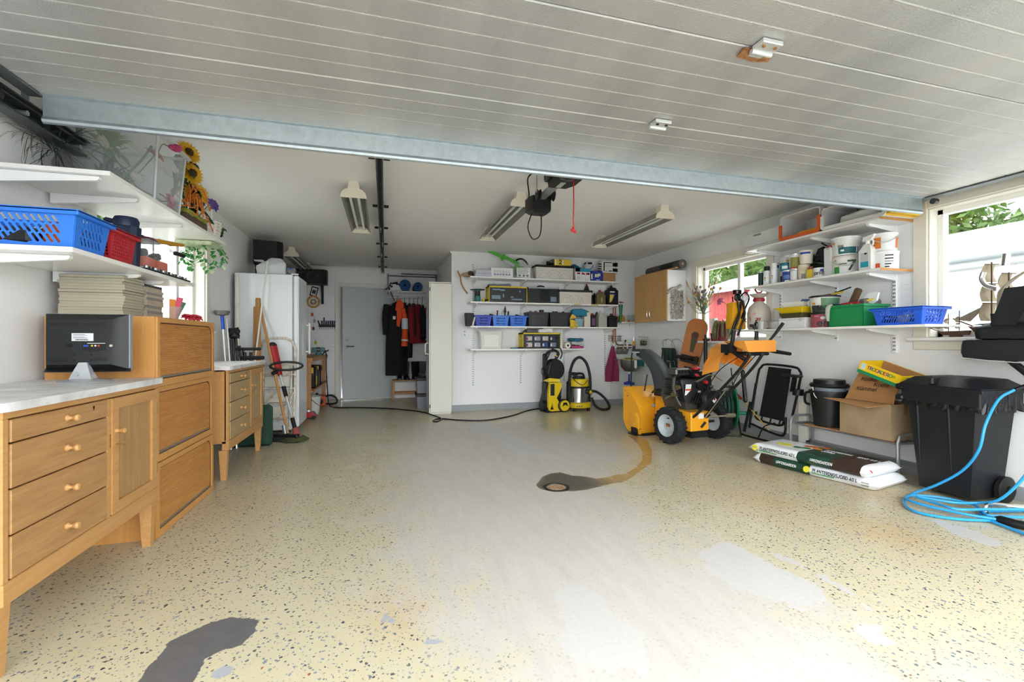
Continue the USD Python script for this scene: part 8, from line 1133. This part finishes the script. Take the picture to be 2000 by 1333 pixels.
def rtin(name, label, px_y, z, r, h, m, lid=None, bands=(), cat='tin', x=None, handle=None, taper=1.0, txt=None):
    t = thing(name, label, cat, (3.885+r if x is None else x, px_y, z), 36); part(t, 'body', B().lathe([(0, 0), (r*taper*.97, 0), (r*taper, .004), (r, h-.006), (r*.97, h-.003), (0, h-.003)], 26), m)
    if lid is not None: part(t, 'lid', B().lathe([(0, h-.016), (r*1.03, h-.016), (r*1.04, h-.002), (r*.95, h+.002), (r*.93, h-.003), (0, h-.003)], 26), lid)
    for k, (z0, z1, a0, a1, mm) in enumerate(bands):   # printed patches wrapped round the wall between angles a0..a1 (180 = towards the room)
        A = np.radians(np.linspace(a0, a1, 9)); rr_ = lambda zz: (r*taper+(r-r*taper)*zz/h)+.0008+.0003*k; part(t, 'label_patch', B().grid(np.array([[(rr_(zz)*math.cos(a), rr_(zz)*math.sin(a), zz) for a in A] for zz in (z0*h, (z0+z1)/2*h, z1*h)]), .0004), mm, smooth=True)
    if handle is not None: part(t, 'wire_handle', B().tube([(-r*.3, r*1.02, h*.8), (-r*1.0, r*.6, h*.55), (-r*1.15, 0, h*.45), (-r*1.0, -r*.6, h*.55), (-r*.3, -r*1.02, h*.8)] if handle == 0 else [(r*.2, r*1.02, h*.8), (-r*.5, r*1.25, h*.4), (-r*.3, r*1.05, h*.6)], .0035, 6, 4), ZINC)
    if txt:
        s_, hh, zz, dy, mm = txt; text(t, s_, hh, mm, (-(r*taper+(r-r*taper)*zz/h)-.0022 if abs(dy) < .01 else -(r*taper+.001), dy, zz), nrm((0, -1, 0)), nrm((-.05, 0, 1)))
    return t
RY = lambda a, b_: (a+b_)/2
def spray(label, y, h, capm, z=ZB):
    t = thing('spray_can', label, 'spray can', (3.91, y, z)); part(t, 'can', B().lathe([(0, 0), (.03, 0), (.031, .004), (.031, h*.76), (.026, h*.79), (0, h*.79)], 20), P_W); part(t, 'cap', B().lathe([(.026, h*.78), (.029, h*.78), (.028, h), (.02, h+.004), (0, h+.004)], 20), capm)
    for z0, m in ((.4, P_R), (.34, mat('emblem_yellow')), (.28, mat('print_pink'))): part(t, 'print', B().ob((-.0305, -.005, h*z0), (.002, .018, .008)), m)
spray('white spray can with black cap on the middle right shelf', 3.930, .2, BLK); spray('white spray can with white cap on the middle right shelf', 3.837, .22, P_W)
rtin('tin', 'narrow dark green tin at the far end of the middle right shelf', 4.011, ZB, .025, .16, mat('tin_green', '1d3a30', .4), ZINC); rtin('tub', 'small white tub with blue band behind the white spray can', 3.981, ZB, .05, .25, P_W, mat('lid_cream', 'e4dcc8', .5), ((.78, .9, 150, 230, P_BL),), 'tub', 4.07)
rtin('paint_tin', 'tall white paint tin with black lower label on the middle right shelf', 3.825, ZB, .075, .3, P_W, ZINC, ((.0, .3, 120, 240, BLK), (.35, .45, 150, 230, P_B), (.78, .84, 175, 205, mat('rainbow', 'd8a030', .5))), 'paint tin', 4.08)
rtin('paint_tin', 'blue paint tin on the middle right shelf, under a teal tin', 3.690, ZB, .055, .125, mat('tin_blue', '24489a', .35), ZINC, ((.3, .6, 140, 200, mat('tin_lightblue', '6a8cc8', .4)), (.02, .2, 150, 200, P_W)), 'paint tin'); rtin('paint_tin', 'small teal tin standing on the blue paint tin', 3.721, ZB+.127, .05, .075, mat('tin_teal', '2f7a90', .4), mat('lid_teal', '1f6a80', .4), ((.2, .6, 150, 210, P_W),), 'paint tin')
rtin('paint_tin', 'black and white paint tin on the middle right shelf, under an olive tin', 3.601, ZB, .05, .125, BLK, ZINC, ((.1, .85, 120, 200, P_W),), 'paint tin'); rtin('paint_tin', 'white tin with olive label standing on the black and white tin', 3.607, ZB+.127, .05, .15, P_W, ZINC, ((.1, .75, 130, 260, mat('tin_olive', '8a8a4a', .5)), (.02, .1, 120, 260, REDC)), 'paint tin')
rtin('food_tub', 'cream tub on the middle right shelf, lower of two', 3.511, ZB, .052, .155, mat('tub_cream', 'd8ceb4', .5), None, ((.1, .4, 160, 200, mat('print_grey')), (.55, .8, 150, 220, mat('tub_cream2', 'c9bd9c', .5))), 'tub'); rtin('food_tub', 'cream tub with blue lettered lid, upper of two on the middle right shelf', 3.495, ZB+.157, .062, .13, mat('tub_ivory', 'e0d8c8', .5), mat('lid_cream'), ((.72, .86, 130, 220, P_BL),), 'tub', None, None, .85)
bottle('glue_bottle', 'small yellow bottle with brown cap on the middle right shelf', 3.91, 3.411, ZB, .05, .05, .12, P_Y, mat('cap_brown', '8a4a2c', .5), .018, .2); rtin('paint_tin', 'low white tin with dark lettering beside the yellow glue bottle', 3.343, ZB, .055, .095, P_W, P_W, ((.6, .9, 185, 215, P_BL),), 'paint tin', txt=('prim', .03, .03, .045, P_B))
bottle('tube', 'white tube with red cap on the middle right shelf', 3.92, 3.227, ZB, .06, .06, .28, mat('tube_white', 'd4d6d6', .4), REDC, .027, .02, 'tube')
bbn = thing('net_bundle', 'tangled black and green net bundle behind the tins on the middle right shelf', 'net', (4.05, 3.423, ZB)); part(bbn, 'core', B().blob([(x, y, z) for x in (-.05, .06) for y in (-.09, .09) for z in (.003, .2)]+[(0, -.03, .32)], 1, .03, 18), mat('net_black', '202224', .7)); gk = np.random.default_rng(4)
for k in range(16): a = np.array((gk.uniform(-.07, .02), gk.uniform(-.1, .1), gk.uniform(.1, .3))); part(bbn, 'strand', B().tube([a, a+gk.normal(0, .05, 3), a+gk.normal(0, .06, 3)], .007, 6, 5), (BLK, mat('net_green', '3a6a48', .6), BLK, mat('net_grey', '8a9094', .5))[k % 4])
PW = mat('pail_white', 'e2e3e0', .4); z7 = ZB
t = rtin('paint_bucket', 'white paint bucket with big figure 7, under the teal striped bucket', 3.127, ZB, .105, .165, PW, mat('pail_lid', 'd8d2c8', .45), ((.08, .42, 122, 152, mat('label_green', '3f9a50', .5)), (.1, .2, 232, 240, mat('print_grey')), (.72, .82, 126, 138, mat('rainbow'))), 'bucket', 3.99, 0, .95); text(t, '7', .085, mat('seven_dark', '2a3a24', .5), (-.106, -.0, .035), nrm((.0, -1, 0)), (0, 0, 1)); text(t, 'perfekt', .014, P_B, (-.1, .055, .085), nrm((-.35, -1, 0)), (0, 0, 1))
t = rtin('paint_bucket', 'white paint bucket with teal stripe, standing on the bucket with figure 7', 3.132, ZB+.17, .11, .165, PW, P_W, ((.08, .42, 150, 240, mat('label_teal', '24686c', .5)), (.2, .3, 160, 175, P_W), (.12, .4, 226, 234, P_W), (.62, .72, 122, 134, mat('rainbow'))), 'bucket', 3.99, 1, .9); text(t, 'ing', .022, P_B, (-.104, .055, .07), nrm((-.35, -1, 0)), (0, 0, 1))
spb = thing('spray_bottle', 'tall white trigger spray bottle with blue label on the middle right shelf', 'spray bottle', (3.91, 2.881, ZB)); part(spb, 'body', B().hull([(x*.035*k, y*.05*k, z) for x in (-1, 1) for y in (-1, 1) for z, k in ((0, .93), (.008, 1), (.17, 1), (.225, .4))]), mat('pail_white')); part(spb, 'neck', B().cyl((0, 0, .22), (0, 0, .255), .018), P_W); part(spb, 'trigger_head', B().hull([(x, y, z) for x in (-.014, .014) for y, z in ((.035, .25), (-.03, .25), (-.06, .3), (.03, .285), (-.055, .285))]), P_W); part(spb, 'trigger', B().tube([(0, -.03, .27), (0, -.045, .24), (0, -.04, .21)], .007, 6, 3), P_W)
for z0, z1, m in ((.03, .15, mat('label_silver', 'c4c2c8', .4)), (.03, .075, mat('label_cyan', '2aa0b4', .4)), (.135, .148, mat('emblem_yellow'))): part(spb, 'label_patch', B().box(-.0365-.0004*(z1 < .14), -.03 if z1 != .148 else -.018, z0, -.034, .034 if z1 != .148 else .002, z1), m)
rtin('paint_bucket', 'white bucket with orange text and black fish marks on the middle right shelf', 2.824, ZB, .095, .15, PW, P_W, ((.05, .35, 128, 160, mat('orange_red')), (.72, .78, 180, 215, P_B), (.55, .61, 180, 215, P_B), (.4, .45, 180, 215, mat('print_grey')), (.25, .31, 180, 205, P_B), (.1, .16, 180, 198, P_B)), 'bucket', 4.02, None, .97); rtin('paint_bucket', 'white bucket with orange label stacked on the bucket with fish marks', 2.828, ZB+.153, .09, .15, PW, P_W, ((.15, .75, 125, 165, mat('label_orange', 'd8782a', .5)), (.15, .75, 235, 260, mat('label_orange'))), 'bucket', 4.02, 0, .92)
# ---- bottom right shelf
ps = thing('pressure_sprayer', 'translucent white pressure sprayer with red handle on the bottom right shelf', 'sprayer', (3.97, 4.1, ZC)); part(ps, 'tank', B().lathe([(0, 0), (.1, 0), (.115, .02), (.118, .18), (.1, .25), (.05, .3), (.04, .32), (0, .32)], 26), mat('tank_beige', 'c6beb0', .4)); part(ps, 'collar', B().lathe([(.05, .31), (.06, .31), (.06, .34), (.045, .35), (0, .35)], 20), REDC); part(ps, 'funnel', B().lathe([(.045, .345), (.1, .39), (.097, .392), (.04, .352), (.045, .345)], 22), mat('tank_beige')); part(ps, 'pump_rod', B().cyl((0, 0, .34), (0, 0, .4), .014), REDC); part(ps, 'pump_handle', B().lathe([(.03, -.012), (.045, -.012), (.045, .012), (.03, .012), (.03, -.012)], 6, (0, 0, .44), (-.5, -.8, 0)), REDC); text(ps, 'Spray', .035, REDC, (-.121, .01, .1), nrm((.3, -1, 0)), (0, 0, 1)); part(ps, 'print', B().ob((-.113, -.04, .17), (.004, .05, .025), rot(0, 0, 18)), mat('print_pink'))
ybg = thing('throw_bag', 'yellow bag with black straps hanging at the far end of the bottom right shelf', 'bag', (3.79, 4.24, 1.2)); YB_ = mat('bag_amber', 'e0a016', .6, bump=.3, bs=40); part(ybg, 'bag', B().blob([(-.1, -.05, .03), (.1, -.05, .03), (.1, .05, .03), (-.1, .05, .03), (-.085, -.05, .33), (.075, -.05, .34), (.075, .05, .34), (-.085, .05, .33)], 1, .006, 30), YB_); part(ybg, 'buckle', B().box(-.035, -.04, .35, .045, .0, .42, .015).prism(sbox(-.04, .42, .05, .47).difference(sbox(-.02, .43, .03, .46)), .03, (0, .0, 0), (1, 0, 0), (0, 0, 1)), BLK)
for P in ([(-.04, -.06, .36), (-.02, -.075, .2), (-.07, -.07, .05), (-.1, -.06, -.02)], [(.02, -.06, .36), (-.02, -.078, .22), (-.09, -.075, .08), (-.11, -.05, -.03)], [(.04, -.06, .35), (.05, -.078, .2), (.0, -.078, .06), (-.02, -.05, -.04)]): part(ybg, 'strap', B().tube(P, .011, 7, 5), BLK)
part(ybg, 'cross_print', B().ob((.065, -.061, .13), (.06, .004, .008), rot(0, 45, 0)).ob((.065, -.061, .13), (.06, .004, .008), rot(0, -45, 0)), BLK); part(ybg, 'white_float', B().cyl((.07, -.0, .3), (.13, .0, .4), .035), P_W); part(ybg, 'carry_strap', B().tube([(.02, -.06, .15), (.08, -.06, .28), (.16, -.02, .38), (.13, 0, .45), (.06, 0, .4)], .009, 7, 5), BLK); part(ybg, 'hook', B().tube([(.0, .05, .4), (.04, .08, .3), (.06, .02, .02)], .006, 6, 4), BLK)
trw = thing('hand_grip', 'dark grey curved handle hanging below the bottom right shelf beside the yellow bag', 'handle', (3.83, 4.0, 1.2)); part(trw, 'grip', B().tube([(-.02, .06, .07), (.0, .02, .055), (.01, 0, .0), (.0, -.01, -.1)], (.012, .02, .02, .022), 9, 5), mat('grip_grey', '3a3a3c', .6)); part(trw, 'lanyard', B().tube([(0, -.01, -.12), (0, -.01, -.17)], .002, 5), DST)
bottle('small_bottle', 'slim black and white bottle in front of the pressure sprayer', 3.86, 4.023, ZC, .025, .025, .1, BLK, BLK, .008, .2, lab=P_W); t = rtin('white_bottle', 'small rounded white bottle with black and orange nozzle by the pressure sprayer', 3.960, ZC, .045, .085, mat('bottle_pale', 'c4c9c4', .35), None, (), 'bottle', 3.88); part(t, 'nozzle', B().cyl((0, -.05, .0), (0, -.05, .07), .014), BLK); part(t, 'nozzle_tip', B().cyl((-.02, -.045, .03), (-.035, -.045, .03), .014), mat('orange_plastic'))
pole('paint_scraper', 'black and orange scraper leaning on the wall behind the crumpled plastic bag', (4.14, 4.118, ZC), (4.17, 4.177, ZC+.19), .012, BLK, 'scraper', (('tip', B().cyl((4.163, 4.164, ZC+.14), (4.17, 4.184, ZC+.21), .013), mat('orange_plastic')),))
cloth('plastic_bag', 'crumpled clear plastic bag hanging over the bottom right shelf beside the white carton', (3.92, 3.866, ZC), (.07, .1, .1), mat('film_clear', 'c9c2c0', .25, trans=.35, bump=.6, bs=20), 'bag', 60, .02)
y0, y1, zt = 3.455, 3.763, 1.349; t = thing('white_carton', 'plain white carton with faint round mark on the bottom right shelf', 'carton', (3.89, y0, ZC)); part(t, 'box', B().box(0, 0, 0, .2, y1-y0, .105, .004), P_W); part(t, 'lid_edge', B().box(-.001, 0, .085, 0, y1-y0, .087), mat('print_grey')); part(t, 'mark', B().cyl((-.0008, .06, .085), (0, .06, .085), .02), mat('print_pale')); z1_ = ZC+.106
t = thing('paint_tray', 'dark shallow paint tray on the white carton', 'tray', (3.99, (y0+y1)/2, z1_)); part(t, 'tray', B().taper(-.12, -.14, .12, .14, 0, .045, .02, .01), mat('tray_olive', '4a4a30', .5))
t = thing('paint_tray', 'yellow paint tray stacked on the dark tray', 'tray', (3.98, (y0+y1)/2, z1_+.046)); part(t, 'tray', B().taper(-.13, -.16, .13, .16, 0, .05, .035, .012), mat('tray_yellow', 'e2c21c', .4)); part(t, 'rim', B().box(-.14, -.17, .05, .14, .17, .058, .003), mat('tray_yellow')); t = thing('paint_tray', 'white paint tray stacked on the yellow tray', 'tray', (3.98, (y0+y1)/2+.02, z1_+.105), 8); part(t, 'tray', B().taper(-.1, -.13, .1, .12, 0, .05, .025, .012), P_W); part(t, 'roller', B().cyl((-.03, -.15, .03), (.09, -.15, .03), .028), P_W); cloth('blue_cloth', 'blue cloth on the white paint tray', (4.03, y0+.06, z1_+.156), (.06, .07, .03), mat('cloth_blue', '5272a4', .8), 'cloth', 61, .006)
y0, y1, zt = 3.239, 3.450, 1.388; yc = (y0+y1)/2
t = rtin('paint_bucket', 'pink paint tub with cropped black lettering on the bottom right shelf', yc, ZC, .1, .14, mat('pail_pink', 'a8545e', .4), BLK, ((.05, .98, 246, 262, mat('pail_side', 'b8bcc0', .4)), (.3, .62, 214, 232, P_W), (.72, .8, 140, 165, mat('pink_pale', 'd89aa0', .5))), 'tub', 3.98, None, .97); text(t, 'ent', .062, P_B, (-.1015, .045, .012), nrm((0, -1, 0)), (0, 0, 1)); part(t, 'oval', B().lathe([(0, 0), (.014, 0), (.014, .002), (0, .002)], 14, (-.102, -.005, .09), (-1, 0, 0), sx=1.4), P_W)
t = rtin('paint_bucket', 'green and white paint tub with black lid, standing on the pink tub', yc-.01, ZC+.142, .122, .155, mat('pail_white'), BLK, ((.0, .42, 120, 260, mat('pail_darkgreen', '2c3a2c', .4)), (.3, .85, 170, 262, mat('pail_green', '5a8460', .4)), (.45, .6, 128, 145, mat('rainbow')), (.12, .3, 196, 218, P_W)), 'tub', 3.985, None, .85); text(t, 'pro', .05, P_B, (-.111, .07, .02), nrm((-.1, -1, 0)), (0, 0, 1))
pole('paint_brush', 'long thin brush with yellow and black handle lying on the green tub lid', (4.0, yc-.05, ZC+.305), (4.04, 3.125, ZC+.36), .006, BLK, 'brush', (('yellow_sleeve', B().cyl((4.0, yc-.07, ZC+.307), (4.01, yc-.17, ZC+.322), .0085), P_Y), ('bristles', B().cyl((3.99, yc+.02, ZC+.3), (4.0, yc-.05, ZC+.306), .011), REDC)))
y0, y1, zt = 2.880, 3.214, 1.435; GC = mat('crate_green', '1f8a50', .4); gcr = thing('green_crate', 'green plastic crate full of tools on the bottom right shelf', 'crate', (4.0, (y0+y1)/2, ZC)); w = (y1-y0)/2; d = .14; h_ = .185
for s in (-1, 1): part(gcr, 'long_wall', B().hull([(s*(d-.015), q*(w-.015), 0) for q in (-1, 1)]+[(s*d, q*w, h_) for q in (-1, 1)]+[(s*(d-.021), q*(w-.015), 0) for q in (-1, 1)]+[(s*(d-.006), q*w, h_) for q in (-1, 1)]), GC); part(gcr, 'end_wall', B().hull([(q*(d-.015), s*(w-.015), 0) for q in (-1, 1)]+[(q*d, s*w, h_) for q in (-1, 1)]+[(q*(d-.015), s*(w-.021), 0) for q in (-1, 1)]+[(q*d, s*(w-.006), h_) for q in (-1, 1)]), GC)
part(gcr, 'base', B().box(-d+.015, -w+.015, 0, d-.015, w-.015, .006), GC); part(gcr, 'rim', B().prism(sbox(-d-.012, -w-.012, d+.012, w+.012).difference(sbox(-d+.004, -w+.004, d-.004, w-.004)), .02, (0, 0, h_-.014)), GC); yg = (y0+y1)/2
for i, (nm, lb, bfn, m) in enumerate((('work_glove', 'pale worn glove hanging over the edge of the green crate', lambda: B().tube([(-.13, w*.75, .19), (-.165, w*.77, .17), (-.17, w*.78, .1), (-.165, w*.76, .05)], (.018, .02, .018, .01), 8, 4), mat('glove_pale', 'a8aca0', .85)), ('brush', 'dark brown hand brush sticking up out of the green crate', lambda: B().merge(B().box(-.02, -.03, 0, .02, .03, .33, .012).xf(rot(25, 0, 0), (-.04, w*.5, .03))), mat('brush_brown', '5a4630', .9)), ('scoop', 'white plastic scoop sticking up out of the green crate', lambda: B().merge(B().hull([(x, y, z) for x in (-.01, .01) for y, z in ((-.035, .0), (.035, 0), (.045, .26), (.0, .31), (-.045, .26))]).xf(rot(55, 0, 0), (-.03, .04, .1))), P_W), ('red_cloth', 'red cloth in the green crate', lambda: B().blob([(x, y, z) for x in (-.1, .0) for y in (-.1, .06) for z in (.1, .21)], 1, .012, 30), mat('cloth_red', 'b02838', .8)), ('rag', 'grey and dark red rags at the near end of the green crate', lambda: B().blob([(x, y, z) for x in (-.09, .1) for y in (-w+.03, -w*.45) for z in (.1, .235)], 1, .02, 24), mat('rag_mix', '77777c', .85, var=.8, vs=18, col2='5a2a2c')), ('yellow_stick', 'orange yellow stick lying across the green crate', lambda: B().cyl((-.1, -.03, .19), (-.02, -.2, .235), .009), P_Y), ('navy_cloth', 'navy and white cloth at the far end of the green crate', lambda: B().blob([(x, y, z) for x in (-.09, .06) for y in (w*.4, w*.9) for z in (.1, .205)], 1, .015, 30), mat('navy_fabric')), ('tan_cloth', 'tan cloth in the middle of the green crate', lambda: B().blob([(x, y, z) for x in (.0, .1) for y in (-.12, .04) for z in (.1, .225)], 1, .015, 30), mat('tan_cloth', 'c8b888', .85)))):
    t = thing(nm, lb, nm.replace('_', ' '), (4.0, yg, ZC+.002)); part(t, 'body', bfn(), m); 
y0, y1, zt = 2.444, 2.805, 1.409; basket('basket', 'blue slotted plastic basket at the near end of the bottom right shelf', (3.99, (y0+y1)/2, ZC), -90, y1-y0, .27, .135, mat('basket_royal', '2a62d8', .35), 13, 5, 3, .025, slant=-.4, sw=.01, sh=.032)
for i, (dy, m, nm) in enumerate(((.1, BLK, 'black'), (.0, mat('tool_tan', 'b8a080', .6), 'tan'), (-.09, DST, 'dark grey'))): t = thing('tool_box', f'{nm} small case inside the near blue basket on the bottom right shelf', 'case', (3.99, (y0+y1)/2+dy, ZC+.004)); part(t, 'case', B().box(-.08, -.035, 0, .08, .035, .075, .008), m); part(t, 'clasp', B().box(-.084, -.01, .045, -.08, .01, .06), ZINC)
